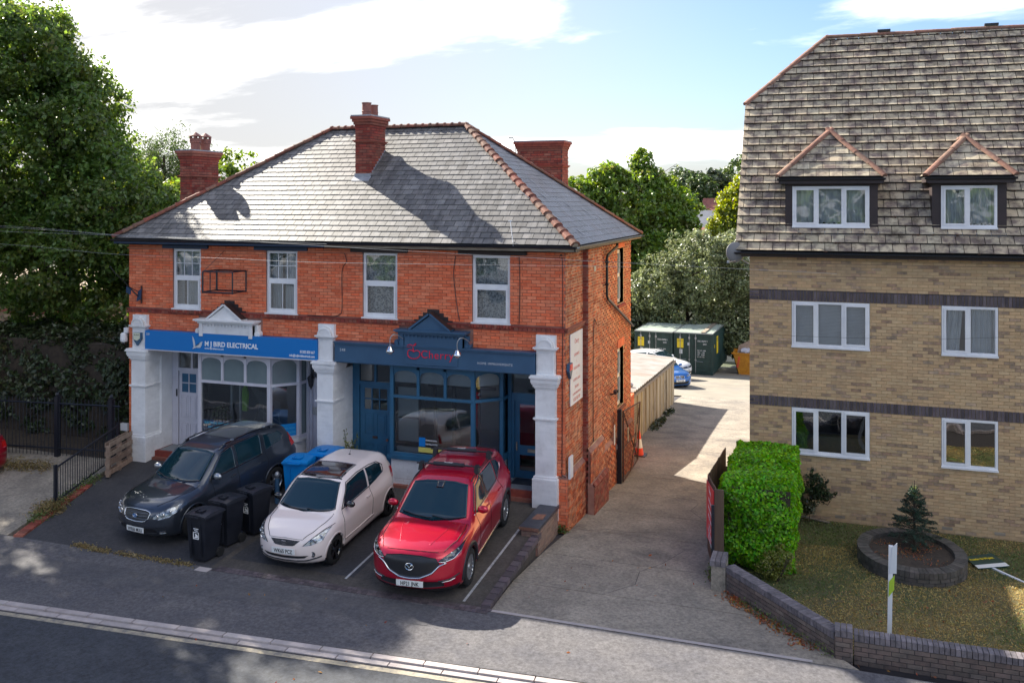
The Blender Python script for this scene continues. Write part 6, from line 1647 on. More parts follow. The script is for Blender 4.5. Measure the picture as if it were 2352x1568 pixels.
def parts_grey(root,body,S,panel,line,off,GM,paint):
    panel('windscreen','f',[(-.72,1.13),(-.4,1.095),(0,1.085),(.4,1.095),(.72,1.13)],[(-.60,1.575),(-.3,1.605),(0,1.61),(.3,1.605),(.60,1.575)],GM,nu=30,nv=14)
    panel('front_side_window','s',[(1.52,1.12),(2.30,1.135)],[(1.72,1.32),(1.98,1.535),(2.33,1.60)],GM,mirror=True)
    panel('rear_side_window','s',[(2.38,1.137),(3.22,1.16)],[(2.41,1.605),(3.28,1.60)],GM,mirror=True)
    panel('quarter_window','s',[(3.36,1.20),(4.02,1.26)],[(3.38,1.55),(3.95,1.50),(4.10,1.36)],GM,mirror=True)
    line('window_frame','s',[(1.46,1.10),(1.70,1.36),(1.98,1.56),(2.36,1.625),(3.3,1.62)],.012,M['gloss'],o=.002)
    line('window_sill','s',[(1.46,1.10),(2.4,1.118),(3.28,1.145)],.010,M['gloss'],o=.003)
    g=panel('grille','f',[(-.36,.66),(-.25,.60),(0,.585),(.25,.60),(.36,.66)],[(-.385,.78),(-.25,.80),(0,.805),(.25,.80),(.385,.78)],M['black'],o=.006,nu=20,nv=8)[0]
    for z in (.645,.70,.755): line('grille_bar','f',[(-.35,z),(0,z-.006),(.35,z)],.013,paint,mirror=False,par=g,o=.012,n=16)
    line('grille_surround','f',[(-.385,.785),(-.37,.66),(-.26,.59),(0,.575),(.26,.59),(.37,.66),(.385,.785),(.25,.81),(0,.815),(-.25,.81),(-.385,.785)],.012,M['lampchrome'],mirror=False,o=.006)
    P=S.q('f',[0.],[.705])[0]; yb=P[1]+off[1]-.03; b=MB(); n=24
    b.lathe([(0,-.004),(1,-.004),(1,.004)],(0,0,0),24,'y'); b.v=[(x*.066,y+yb,z*.036+.705) for x,y,z in b.v]; bd=b.build('badge',M['signblue'],g)
    b=MB(); b.tube([(.07*math.cos(2*math.pi*i/n),yb-.004,.705+.040*math.sin(2*math.pi*i/n)) for i in range(n+1)],.005,5,cap=False); b.tube([(-.035,yb-.008,.682),(-.018,yb-.008,.73)],.007,5); b.tube([(.018,yb-.008,.68),(.036,yb-.008,.728)],.007,5); b.tube([(-.03,yb-.008,.703),(.03,yb-.008,.708)],.007,5); b.build('badge_letter',M['chrome'],bd)
    h=panel('headlight','f',[(.47,.665),(.60,.64),(.78,.68),(.87,.76)],[(.48,.69),(.58,.78),(.74,.855),(.868,.90)],M['lampglass'],o=.010,nu=20,nv=8,mirror=True)
    for k,o_ in enumerate(h):
        sg=1 if k==0 else -1
        for (x,z,r) in ((.555,.705,.055),(.67,.735,.055),(.775,.785,.045)):
            P=S.q('f',[x],[z])[0]; m=MB(); m.lathe([(r,.0),(r*.92,-.010),(r*.55,.012),(0,.014)],(sg*P[0],P[1]+off[1]-.012,P[2]),16,'y'); m.build('lamp_bowl',M['lampchrome'],o_)
    panel('lower_intake','f',[(-.55,.34),(0,.32),(.55,.34)],[(-.50,.44),(0,.455),(.50,.44)],M['black'],o=.004,nu=20,nv=5)
    line('bumper_line','f',[(-.75,.475),(0,.47),(.75,.475)],.006,M['seam'],mirror=False)
    panel('fog_lamp','f',[(.60,.33),(.72,.335)],[(.60,.38),(.72,.39)],M['lampchrome'],o=.010,nu=8,nv=4,mirror=True)
    line('hood_edge','f',[(-.42,.835),(0,.845),(.42,.835)],.004,M['seam'],mirror=False)
    line('hood_seam','t',[(.46,.24),(.66,.5),(.76,.9),(.76,1.2)],.0065,M['seam'])
    for ys,ze in (((1.52,1.50),1.08),((2.33,2.35),1.12)): line('door_seam','s',[(ys[0],.42),(ys[0]-.02,.8),(ys[1],ze)],.0055,M['seam'])
    line('door_seam','s',[(3.06,.50),(3.26,.74),(3.36,.95),(3.34,1.15)],.0055,M['seam'])
    line('side_moulding','s',[(1.35,.52),(2.2,.52),(3.1,.53)],.020,paint,o=-.008)
    line('sill_cladding','s',[(1.35,.31),(2.2,.30),(3.1,.31)],.04,M['black'],o=-.02)
    for y in (2.18,3.12): line('door_handle','s',[(y-.10,.98),(y+.08,.985)],.016,paint,o=.018,n=8)
    mirrors(root,S,1.60,1.12,paint,1.05,M['alloy'])
    panel('rear_lamp','s',[(4.30,1.02),(4.48,1.02)],[(4.33,1.34),(4.45,1.34)],M['redlamp'],o=.006,nu=6,nv=8,mirror=True)
    wiper(root,S,[(0,1.10),(-.34,1.12),(-.64,1.17)],off); wiper(root,S,[(.62,1.125),(.3,1.10),(.05,1.13)],off)
    for sg in (1,-1):
        y=[2.0,2.2,3.0,3.8,4.0]; zs=S.q('t',[.60]*5,y)[:,2]; h_=[.0,.055,.06,.055,.0]; m=MB(); m.tube([(sg*.60,a-S.L/2,b+c) for a,b,c in zip(y,zs,h_)],.017,8)
        for a in (2.18,3.82): zz=float(S.q('t',[.6],[a])[0][2]); m.obox((sg*.60,a-S.L/2,zz+.025),(.016,0,0),(0,.05,0),(0,0,.03))
        m.build('roof_rail',M['gloss'],root)
    for y in (2.55,3.4): panel('roof_panel_rib','t',[(-.5,y),(.5,y)],[(-.5,y+.02),(.5,y+.02)],M['seam'],o=.001,nu=10,nv=1)
    for y in (2.45,3.55):
        z=float(S.q('t',[.6],[y])[0][2]); m=MB()
        for sg in (1,-1): m.obox((sg*.60,y-S.L/2,z+.07),(.03,0,0),(0,.035,0),(0,0,.014))
        m.build('rail_foot',M['alloy'],root)
    yf=float(S.q('f',[0.],[.40])[0][1])+off[1]-.012
    plate(root,S,'WR06 MUU',.395,yf)
p=place(-6.93,-2.45,.86,-S2.L/2+S2.fo+1.35,-7.5,S2)
car('grey_suv','dark slate grey SUV with roof rails parked left of the black bins',S2,PT['grey'],parts_grey,p,R(-7.5),SLOPE).scale=(.955,.955,.955)

# ------------------------------------------------ pale pink city car
S3=CarShape(L=3.56,W=1.64,crown=.05,shoulder=.8,nr=.33,tr=.16,zb=.17,k1=.14,k2=.16,kg=.15,kj=.05,rcrown=.04,mid=1.9,
 deck=[(0,.70),(.16,.80),(.5,.89),(.85,.955),(1.2,.94),(2.2,.96),(3.0,1.0),(3.6,.98)],
 side=[(.1,.93),(.3,.97),(.5,.99),(.7,1.0),(.85,.975),(.97,.94),(1.1,.90)], plan=[(0,.92),(.4,.985),(.9,1.0),(1.6,.98),(2.4,.985),(2.9,1.0),(3.3,.97),(3.56,.92)],
 nose=[(.12,.16),(.24,.04),(.38,.0),(.52,.01),(.68,.05),(.78,.13),(.86,.25)], tail=[(.12,3.42),(.3,3.55),(.5,3.56),(.8,3.50),(1.0,3.47)],
 roof=[(.6,.2),(.80,.94),(1.36,1.365),(1.52,1.435),(1.9,1.475),(2.6,1.465),(3.15,1.42),(3.36,1.36),(3.48,.95),(3.6,.2)],
 ghw=[(.8,.765),(.95,.745),(1.2,.68),(1.4,.60),(1.5,.575)], ghp=[(.7,.96),(1.4,1.0),(2.6,.99),(3.4,.93)],
 fo=.66,wb=2.42,wz=.292,arch=.332,spokes=5,split=True,rimmat=M['gloss'])
def parts_pink(root,body,S,panel,line,off,GM,paint):
    panel('windscreen','f',[(-.655,.985),(-.4,.95),(0,.94),(.4,.95),(.655,.985)],[(-.52,1.365),(-.25,1.39),(0,1.395),(.25,1.39),(.52,1.365)],GM,nu=28,nv=12)
    panel('glass_roof','t',[(-.49,1.50),(0,1.46),(.49,1.50)],[(-.47,2.20),(0,2.22),(.47,2.20)],M['roofglass'],o=.005,nu=16,nv=10)
    line('roof_front_strip','t',[(-.51,1.49),(0,1.45),(.51,1.49)],.016,M['gloss'],mirror=False,o=-.006)
    panel('front_side_window','s',[(1.12,.97),(2.18,1.0)],[(1.22,1.10),(1.48,1.325),(2.0,1.365),(2.24,1.355)],GM,mirror=True)
    panel('rear_side_window','s',[(2.26,1.002),(2.95,1.06)],[(2.30,1.35),(2.76,1.315),(2.93,1.24)],GM,mirror=True)
    line('window_frame','s',[(1.05,.955),(1.22,1.12),(1.48,1.345),(1.95,1.385),(2.5,1.365),(2.82,1.32),(3.0,1.20),(3.0,1.06),(2.2,.985),(1.05,.955)],.010,M['gloss'],o=.003,n=80)
    g=panel('grille','f',[(-.20,.565),(0,.555),(.20,.565)],[(-.33,.655),(0,.668),(.33,.655)],M['black'],o=.006,nu=14,nv=6)[0]
    for z in (.585,.61,.635): line('grille_bar','f',[(-.24,z),(0,z),(.24,z)],.006,M['gloss'],mirror=False,par=g,o=.010,n=12)
    P=S.q('f',[0.],[.61])[0]; yb=P[1]+off[1]-.022; b=MB()
    for (z,x0,x1) in ((.648,-.045,.05),(.61,-.045,.045),(.574,-.05,.045)): b.obox((0.0+(x0+x1)/2,yb,z),((x1-x0)/2,0,0),(0,.005,0),(0,0,.010))
    b.obox((-.037,yb,.63),(.010,0,.0),(0,.005,0),(0,0,.02)); b.obox((.037,yb,.592),(.010,0,.0),(0,.005,0),(0,0,.02)); b.build('badge',M['chrome'],g)
    h=panel('headlight','f',[(.40,.565),(.55,.575),(.72,.63)],[(.44,.60),(.56,.70),(.70,.785),(.765,.80)],M['lampglass'],o=.008,nu=18,nv=8,mirror=True)
    for k,o_ in enumerate(h):
        sg=1 if k==0 else -1
        for (x,z,r) in ((.575,.645,.052),(.675,.70,.045)):
            P=S.q('f',[x],[z])[0]; m=MB(); m.lathe([(r,.0),(r*.92,-.010),(r*.55,.012),(0,.014)],(sg*P[0],P[1]+off[1]-.010,P[2]),16,'y'); m.build('lamp_bowl',M['lampchrome'],o_)
        line('lamp_edge','f',[(.40,.57),(.50,.655),(.60,.735),(.70,.80),(.77,.815)],.008,M['gloss'],mirror=False,par=o_,o=.010,side=sg,n=14)
    panel('lower_intake','f',[(-.42,.325),(0,.315),(.42,.325)],[(-.50,.375),(0,.37),(.50,.375)],M['black'],o=.004,nu=18,nv=3)
    line('bumper_gap','f',[(-.70,.325),(-.45,.27),(0,.262),(.45,.27),(.70,.325)],.015,M['black'],mirror=False,o=-.004)
    line('chin','f',[(-.55,.185),(0,.175),(.55,.185)],.028,M['black'],mirror=False,o=-.02)
    for sg in (1,-1):
        P=S.q('f',[.58],[.395])[0]; m=MB(); m.lathe([(.05,.006),(.052,-.008),(.040,-.008),(.036,.0)],(sg*P[0],P[1]+off[1]-.004,P[2]),16,'y'); o_=m.build('fog_lamp',M['black'],root); m=MB(); m.lathe([(.036,.002),(.0,-.006)],(sg*P[0],P[1]+off[1]-.006,P[2]),14,'y',cap=False); m.build('lamp_lens',M['lampglass'],o_)
    line('hood_edge','f',[(-.38,.675),(0,.69),(.38,.675)],.004,M['seam'],mirror=False)
    line('hood_seam','t',[(.38,.12),(.52,.28),(.63,.55),(.66,.85)],.0065,M['seam'])
    line('door_seam','s',[(1.02,.36),(1.00,.7),(1.05,.95)],.0055,M['seam']); line('door_seam','s',[(2.24,.36),(2.28,.7),(2.24,.98)],.0055,M['seam'])
    line('side_moulding','s',[(1.04,.36),(1.6,.345),(2.30,.36)],.022,M['seam'] if False else paint,o=-.006); line('side_shadow_line','s',[(1.04,.335),(2.30,.335)],.0055,M['seam'])
    line('door_handle','s',[(2.02,.83),(2.18,.835)],.018,paint,o=.018,n=8)
    mirrors(root,S,1.22,.97,M['gloss'],.92)
    wiper(root,S,[(0,.955),(-.3,.965),(-.58,1.01)],off); wiper(root,S,[(.58,.98),(.3,.96),(.05,.98)],off)
    m=MB(); z=float(S.q('t',[0.],[2.75])[0][2]); m.tube([(0,2.75-S.L/2,z),(0,2.80-S.L/2,z+.09)],.008,5,r2=.003); m.lathe([(.03,z-.005),(.02,z+.015),(.0,z+.02)],(0,2.75-S.L/2,0),10); m.build('aerial',M['black'],root)
    panel('rear_lamp','s',[(3.30,.80),(3.42,.80)],[(3.32,1.05),(3.42,1.05)],M['redlamp'],o=.006,nu=5,nv=8,mirror=True)
    yf=float(S.q('f',[0.],[.465])[0][1])+off[1]-.012
    plate(root,S,'WK65 PCZ',.465,yf)
p=place(-3.56,-2.72,.76,-S3.L/2+S3.fo+1.21,0.5,S3)
car('pink_city_car','small pale pink hatchback with dark glass roof between bins and red SUV',S3,PT['pink'],parts_pink,p,R(.5),SLOPE)

# ------------------------------------------------ far cars in the yard and the tail of the red car at the left edge
def parts_simple(txt,kid=True,grille=True):
    def fn(root,body,S,panel,line,off,GM,paint):
        d=(S.W/1.84)
        panel('windscreen','f',[(-.68,1.08),(0,1.05),(.68,1.08)],[(-.54,1.42),(0,1.45),(.54,1.42)],GM,nu=20,nv=10)
        panel('front_side_window','s',[(1.55,1.02),(2.35,1.04)],[(1.85,1.33),(2.38,1.39)],GM,mirror=True,nu=12)
        panel('rear_side_window','s',[(2.42,1.04),(3.3,1.07)],[(2.45,1.39),(3.25,1.33)],GM,mirror=True,nu=12)
        if kid:
            g=None
            for sg in (1,-1): panel('kidney_grille','f',[(.03,.58),(.24,.58)],[(.03,.70),(.25,.70)],M['gloss'],o=.012,nu=8,nv=5,side=sg)
            line('grille_chrome','f',[(.03,.58),(.24,.57),(.26,.70),(.03,.71),(.03,.58)],.010,M['chrome'],o=.012)
        elif grille:
            panel('grille','f',[(-.40,.60),(0,.57),(.40,.60)],[(-.50,.68),(0,.70),(.50,.68)],M['gloss'],o=.01,nu=14,nv=4)
            line('badge','f',[(-.05,.64),(0,.69),(.05,.64),(0,.59),(-.05,.64)],.010,M['chrome'],mirror=False,o=.02)
        panel('headlight','f',[(.42,.62),(.75,.66)],[(.44,.70),(.80,.77)],M['lampglass'],o=.012,nu=12,nv=5,mirror=True)
        panel('lower_intake','f',[(-.5,.28),(0,.27),(.5,.28)],[(-.55,.42),(0,.40),(.55,.42)],M['black'],o=.006,nu=14,nv=4)
        panel('rear_lamp','r',[(.55,.72),(.80,.74)],[(.55,.90),(.78,.92)],M['redlamp'],o=.01,nu=8,nv=5,mirror=True)
        panel('rear_window','r',[(-.6,1.02),(.6,1.02)],[(-.5,1.36),(.5,1.36)],GM,nu=12,nv=8)
        for y in (1.5,2.4): line('door_seam','s',[(y,.35),(y,1.0)],.0055,M['seam'])
        mirrors(root,S,1.62,1.02,paint,.95)
        yf=float(S.q('f',[0.],[.44])[0][1])+off[1]-.012
        if txt: plate(root,S,txt,.46,yf)
    return fn
S4=CarShape(L=4.35,W=1.80,crown=.05,shoulder=.8,nr=.34,tr=.2,zb=.16,k1=.14,k2=.18,kg=.15,kj=.05,rcrown=.04,mid=2.3,
 deck=[(0,.70),(.2,.80),(.7,.92),(1.3,1.0),(2.5,1.0),(3.6,1.03),(4.4,1.0)],
 side=[(.1,.93),(.3,.97),(.5,.99),(.7,1.0),(.85,.98),(.97,.94),(1.1,.90)], plan=[(0,.92),(.5,.985),(1.1,1.0),(2.8,.99),(3.6,1.0),(4.35,.92)],
 nose=[(.12,.16),(.24,.04),(.38,.0),(.55,.01),(.72,.05),(.82,.16)], tail=[(.12,4.2),(.3,4.34),(.5,4.35),(.8,4.28),(1.0,4.22)],
 roof=[(.9,.2),(1.15,.97),(1.95,1.42),(2.4,1.48),(3.2,1.46),(3.8,1.38),(4.2,1.05),(4.4,.2)],
 ghw=[(.8,.82),(.95,.80),(1.2,.72),(1.4,.63),(1.5,.60)], ghp=[(.9,.96),(1.8,1.0),(3.3,.98),(4.2,.88)],
 fo=.86,wb=2.6,wz=.315,arch=.36,spokes=5,split=True,rimmat=M['alloy'])
car('blue_saloon','blue car with twin grille peeping out behind the concrete garage',S4,PT['blue'],parts_simple('FE19 VGK'),(-2.78,30.0,gd(0,30.0)),R(38),-.05)
S5=CarShape(**{**S4.__dict__})
car('white_hatchback','white electric hatchback parked in front of the dark green containers',S5,PT['white'],parts_simple('YF19 JHE',kid=False),(-3.75,34.1,gd(0,34.1)+.12),R(68),-.03)
car('crimson_hatchback','tail of a crimson car at the left edge of the photo',S5,PT['crimson'],parts_simple('',kid=False),(-16.72,-2.5,gf(0,-2.5)),R(-90),0)
# ================================================================== THINGS AROUND THE BUILDINGS
def cyl(m,x,y,z0,z1,r,n=12,r2=None): m.lathe([(r,z0),(r if r2 is None else r2,z1)],(x,y,0),n); return m
def rot_parts(root,ang):
    root.rotation_euler=(0,0,ang)
# ---- wheelie bins
def bin_(name,label,mt,loc,ang,w=.50,d=.56,h=1.02,group=None,sticker=None,lidmt=None):
    t=thing(name,label,'wheelie bin',(0,0,0),group); m=MB()
    a,b=w*.40,w*.48; 
    bot=[(-a,-d*.36,.04),(a,-d*.36,.04),(a,d*.30,.04),(-a,d*.30,.04)]; top=[(-b,-d*.47,h*.90),(b,-d*.47,h*.90),(b,d*.47,h*.90),(-b,d*.47,h*.90)]
    m.add(bot+top,[(0,3,2,1),(4,5,6,7),(0,1,5,4),(1,2,6,5),(2,3,7,6),(3,0,4,7)])
    m.box(-b-.02,b+.02,-d*.50,d*.50,h*.87,h*.905); 
    for x in (-.12,.12): m.box(x-.008,x+.008,-d*.47,-d*.40,.12,h*.8)
    m.build('bin_body',mt,t)
    l=MB(); n=8
    V=[];F=[]
    for j in range(n+1):
        y=-d*.53+(d*1.10)*j/n; z=h*.915+.055*math.sin(math.pi*(.12+.75*j/n)); V+=[(-b-.035,y,h*.905),(-b-.02,y,z),(-b*.55,y,z+.016),(b*.55,y,z+.016),(b+.02,y,z),(b+.035,y,h*.905)]
    for j in range(n):
        for i in range(5): a_=j*6+i; F.append((a_,a_+1,a_+7,a_+6))
    F+=[tuple(range(6)),tuple(n*6+i for i in range(6))[::-1]]
    l.add(V,F); l.box(-b*.5,b*.5,-d*.60,-d*.53,h*.90,h*.925); l.box(-b*.34,b*.34,-d*.33,-d*.12,h*.985,h*.995)
    for x in (-b*.36,b*.36-.02): l.box(x,x+.03,-d*.35,-d*.10,h*.985,h*1.01)
    l.build('lid',lidmt or mt,t)
    g=MB(); g.tube([(-b*.8,d*.53,h*.93),(b*.8,d*.53,h*.93)],.016,8); g.build('handle',mt,t)
    for s in (-1,1): q=MB(); q.lathe([(.10,-.03),(.10,.03)],(s*(w*.46),d*.34,.10),16,'x'); q.build('wheel',M['tread'],t,smooth=False)
    if sticker:
        yb=lambda z:-d*.36-(z-.04)/(h*.90-.04)*d*.11
        q=MB(); z=h*.62
        for (x0,x1,z0,z1) in ((-.075,.065,z-.16,z-.15),(-.075,.065,z-.03,z-.02),(-.075,-.065,z-.15,z-.03),(.055,.065,z-.15,z-.03),(-.07,.06,z+.04,z+.055),(-.05,.04,z+.005,z+.02)): q.box(x0,x1,yb(z)-.008,yb(z)+.03,z0,z1)
        q.prism([(-.05,yb(z)-.009,z-.13),(.04,yb(z)-.009,z-.13),(.05,yb(z)-.009,z-.10),(.0,yb(z)-.009,z-.06),(-.03,yb(z)-.009,z-.05),(-.01,yb(z)-.009,z-.10)],(0,.03,0))
        q.build('recycling_sticker',M['inkwhite'],t)
    t.location=loc; t.rotation_euler=(0,0,ang); return t
BLU=mat('blue_bin_plastic',(0.0,0.22,0.60),.42,col2=(0.0,0.18,0.52),scale=3); BLK=mat('black_bin_plastic',(0.010,0.012,0.018),.38,col2=(0.018,0.02,0.028),scale=4)
bin_('wheelie_bin','black wheelie bin nearest the pavement, front one of three',BLK,(-6.28,-4.48,gf(0,-4.48)),R(-4),group='black wheelie bins beside the grey car',sticker=1)
bin_('wheelie_bin','black wheelie bin in the middle of three, lid not quite shut',BLK,(-6.26,-3.76,gf(0,-3.72)),R(-8),group='black wheelie bins beside the grey car',sticker=1)
bin_('wheelie_bin','black wheelie bin at the back of three, nearest the shop',BLK,(-6.02,-3.12,gf(0,-3.08)),R(-14),group='black wheelie bins beside the grey car',sticker=1)
bin_('wheelie_bin','bright blue wheelie bin in front, beside the bollard',BLU,(-6.02,-1.30,gf(0,-1.3)),R(10),w=.60,d=.72,h=1.06,group='blue wheelie bins against the pier')
bin_('wheelie_bin','bright blue wheelie bin behind, against the white pier',BLU,(-5.72,-.66,gf(0,-.66)),R(4),w=.60,d=.72,h=1.06,group='blue wheelie bins against the pier')
# bollard with round white top
t=thing('bollard','short dark blue post with round pale cap beside the blue bins','bollard',(-6.45,-1.62,gf(0,-1.62)))
m=MB(); z=gf(0,-1.62); cyl(m,-6.45,-1.62,z,z+.58,.055); m.build('post',M['navy'],t); m=MB(); m.lathe([(.03,z+.58),(.035,z+.62),(.06,z+.65),(.065,z+.69),(.04,z+.73),(.0,z+.745)],(-6.45,-1.62,0),14); m.build('cap',M['galv'],t,smooth=True)
# small drain cover and bricks at the foot of the bin
o=bx('drain_cover',M['kerb'],None,-6.12,-5.82,-5.02,-4.84,gf(0,-4.9)+.003,gf(0,-4.9)+.012); tag(o,'small square drain cover with pale rim in front of the black bins','drain cover')
# ---- low wall with tiled cap between the bays and the drive
t=thing('low_wall','low brick retaining wall with black tiled cap beside the right pier','wall',(-.18,-.85,-.4))
LW=Pieces('brick','bricks_beyond')
m=MB(); m.box(-.34,.02,-1.68,-.17,-.62,-.03); m.build('wall_core',M['mortar_red'],t)
M['lowbrick']=mat('dusty_brown_brick',(0.30,0.20,0.15),.85,var=.15,col2=(0.24,0.17,0.14),scale=6)
brick_face(LW,(.02,0,0),uy,nxr,(-1.68,-.17),(-.62,-.06),[],M['lowbrick'],d=.012,seed=3); brick_face(LW,(0,-1.68,0),ux,nyf,(-.34,.02),(-.40,-.06),[],M['lowbrick'],d=.012,seed=3); LW.emit(t)
m=MB(); m.box(-.38,.06,-1.72,-.14,-.03,.03); m.build('cap',M['slate_dark'],t)
m=MB(); m.box(-.381,.061,-1.735,-1.715,-.03,.028); 
for k in range(4): m.box(-.38+k*.11,-.28+k*.11,-1.745,-1.72,-.028,.026)
m.build('cap_edge_tiles',M['terracotta2'],t)['kind']='stuff'
m=MB(); m.prism([(-.26,-1.22,.031),(-.02,-1.18,.031),(-.04,-.85,.031),(-.24,-.88,.031)],(0,0,.006)); m.build('worn_patch',M['terracotta2'],t)
# ---- satellite: side wall fittings
def tg(o,l,c,g=None): return tag(o,l,c,g)
def sideboard():
    t=thing('wall_sign','tall white sign with pale red lettering on the side wall of the shops','sign',(.2,.85,3)); b=MB(); b.box(.185,.205,.29,1.39,2.19,3.86); b=b.build('board',M['upvc'],t)
    P_=mat('pale_red_print',(0.75,0.22,0.18),.6)
    for (s,z,sz) in (('Cherry',3.60,.16),('DRIVEWAYS',3.30,.10),('|',3.15,.08),('LANDSCAPING',2.99,.10),('|',2.86,.08),('ARTIFICIAL GRASS',2.72,.09),('FENCING',2.54,.10),('& HOME IMPROVEMENTS',2.40,.075),('01202 805 989',2.25,.12)):
        text(s,sz,P_,b,(.2065,.84,z),rot=(R(90),0,R(90)),align='CENTER',depth=.0008,sx=.85)
sideboard()
o=bx('meter_box',M['upvc'],None,.245,.29,-.0,.26,.62,1.12) ; o.location=(.262,.10,.60); tg(o,'small white meter box low on the side wall corner','meter box')
def alarm(x,y,z,nm,lab,side):
    t=thing(nm,lab,'alarm box',(x,y,z)); m=MB(); pr=[(-.13,.17),(.13,.17),(.14,.0),(.0,-.19),(-.14,.0)]
    if side: m.prism([(x,y+a,z+b) for a,b in pr],(.07,0,0)); m.build('housing',M['navy'],t); m=MB(); m.prism([(x+.0705,y+a*.8,z+b*.8+.01) for a,b in pr[:3]+pr[4:]],(.012,0,0)); m.build('cover',M['cherry'] if side else M['upvc'],t)
    else:
        m.prism([(x+a,y,z+b) for a,b in pr],(0,-.06,0)); m.build('housing',M['navy'],t); m=MB(); m.prism([(x+a*.85-.01,y-.061,z+b*.8+.03) for a,b in ((-.13,.17),(.13,.17),(.13,-.02),(.02,-.10),(-.12,-.06))],(0,-.014,0)); c=m.build('cover',mat('cream_alarm_cover',(0.62,0.64,0.50),.4),t); text('ALARM',.055,M['ink'],c,(x-.01,y-.0765,z+.09),align='CENTER',depth=.001)
alarm(-11.79,-.155,3.24,'alarm_box','cream and navy alarm box on the upper part of the left pier',False)
alarm(XB+.02,.17,3.05,'alarm_box','navy alarm box on the corner of the side wall',True)
t=thing('security_camera','white dome camera on the left edge of the building','camera',(-12.32,-.05,3.25)); m=MB(); m.box(-12.36,-12.23,-.08,.02,3.36,3.50); m.lathe([(.05,3.36),(.09,3.33),(.10,3.18),(.09,3.12)],(-12.38,-.05,0),14); m.build('housing',M['upvc'],t); m=MB(); m.lathe([(.085,3.12),(.07,3.05),(.0,3.01)],(-12.38,-.05,0),14); m.build('dome',M['gloss'],t,smooth=True)
t=thing('security_camera','black camera on an arm half way along the side wall','camera',(.25,4.5,1.68)); m=MB(); m.tube([(.18,4.5,1.62),(.30,4.5,1.66)],.02,6); m.obox((.34,4.42,1.72),(.045,0,0),Vector((.02,-.12,.0)),(0,0,.045)); m.obox((.36,4.62,1.70),(.035,0,0),Vector((.0,.06,.0)),(0,0,.03)); m.build('camera_body',M['black'],t)
o=bx('vent_plate',M['galv'],None,.318,.325,2.08,2.28,5.20,5.34); o.location=(.322,2.18,5.20); tg(o,'small pale vent plate high on the side wall','vent')
# lamps over the right sign
for (x,lab) in ((-4.0,'silver swan neck lamp left of the red lettering'),(-2.27,'silver swan neck lamp right of the red lettering')):
    t=thing('sign_lamp',lab,'wall lamp',(x,-.2,3.6),'silver lamps over the navy sign'); m=MB(); m.tube(curve([(x+.16,-.2,3.62),(x+.14,-.42,3.74),(x+.06,-.55,3.78),(x,-.60,3.68),(x,-.60,3.50)]),.011,6); m.build('swan_neck',M['galv'],t)
    m=MB(); m.lathe([(.035,-.0),(.035,-.03)],(x+.16,-.17,3.62),12,'y'); m.build('wall_plate',M['pot'],t)
    m=MB(); m.lathe([(.02,3.52),(.045,3.50),(.06,3.47),(.095,3.42),(.105,3.38),(.095,3.36),(.0,3.37)],(x,-.60,0),20); m.build('shade',M['chrome'],t,smooth=True); m=MB(); m.lathe([(.06,3.37),(.05,3.33),(.0,3.31)],(x,-.60,0),14); m.build('bulb_cover',M['galv'],t,smooth=True)
# lantern hanging by the right post of the left shop
t=thing('lantern','black hanging lantern in the porch of the blue signed shop','lantern',(-6.7,.3,2.3)); x,y=-6.7,.28; m=MB(); m.tube([(x,y,2.93),(x,y,2.52)],.008,5); m.build('chain',M['black'],t)
m=MB(); m.lathe([(.02,2.53),(.05,2.48),(.10,2.44),(.115,2.42),(.0,2.42)],(x,y,0),6); m.lathe([(.085,2.42),(.05,2.22),(.02,2.16),(.0,2.10)],(x,y,0),6); 
for k in range(6): a=k*math.pi/3; m.tube([(x+.10*math.cos(a),y+.10*math.sin(a),2.42),(x+.055*math.cos(a),y+.055*math.sin(a),2.2)],.008,4)
m.build('lantern_body',M['black'],t)
o=bx('door_keypad',M['galv'],None,-7.05,-6.93,.92,.97,1.32,1.52); o.location=(-6.99,.96,1.30); tg(o,'grey entry keypad beside the white post of the blue signed shop','keypad')
# empty sign frame on the upper wall
t=thing('empty_sign_frame','rusty black empty projecting sign frame between the two left windows','sign frame',(-8.9,-.3,4.6)); 
def fb(a,b,r=.018):
    a,b=Vector(a),Vector(b); m=MB(); m.tube([a,b],r,4); return m.build('bar',M['steel'],t)
X0,X1,Y0,Y1,z0,z1=-9.36,-8.45,-.03,-.60,4.62,5.15
for x in (X0,X1):
    for y in (Y0,Y1): fb((x,y,z0-.03 if y==Y1 else z0),(x,y,z1),.030 if (x==X0) else .022)
for z in (z0,z1):
    fb((X0,Y0,z),(X1,Y0,z)); fb((X0,Y1,z),(X1,Y1,z)); fb((X0,Y0,z),(X0,Y1,z)); fb((X1,Y0,z),(X1,Y1,z))
fb((X0,-.30,z0),(X0,-.30,z1)); fb((X0+.02,Y1,z1),(-9.12,-.02,5.66),.006)
# flag/wire bracket at the left end
t=thing('cable_bracket','dark iron cable bracket at the left end of the upper brick wall','bracket',(-11.8,-.1,4.4)); m=MB(); m.box(-11.82,-11.78,-.05,-.02,4.18,4.66); m.build('back_plate',M['rust'],t); m=MB(); m.tube([(-11.8,-.04,4.45),(-11.92,-.30,4.62),(-12.05,-.7,5.02),(-12.12,-.85,5.24)],.012,5); m.tube([(-11.8,-.04,4.3),(-11.85,-.2,4.45),(-12.0,-.35,4.70)],.02,5); m.build('arm',M['steel'],t); m=MB(); m.prism([(-11.82,-.12,4.52),(-11.72,-.10,4.60),(-11.76,-.10,4.30),(-11.88,-.12,4.24)],(0,-.02,0)); m.prism([(-12.0,-.35,4.66),(-11.9,-.3,4.60),(-11.92,-.3,4.44),(-12.02,-.34,4.50)],(0,-.03,0)); m.build('insulator',M['eaveblue'],t)
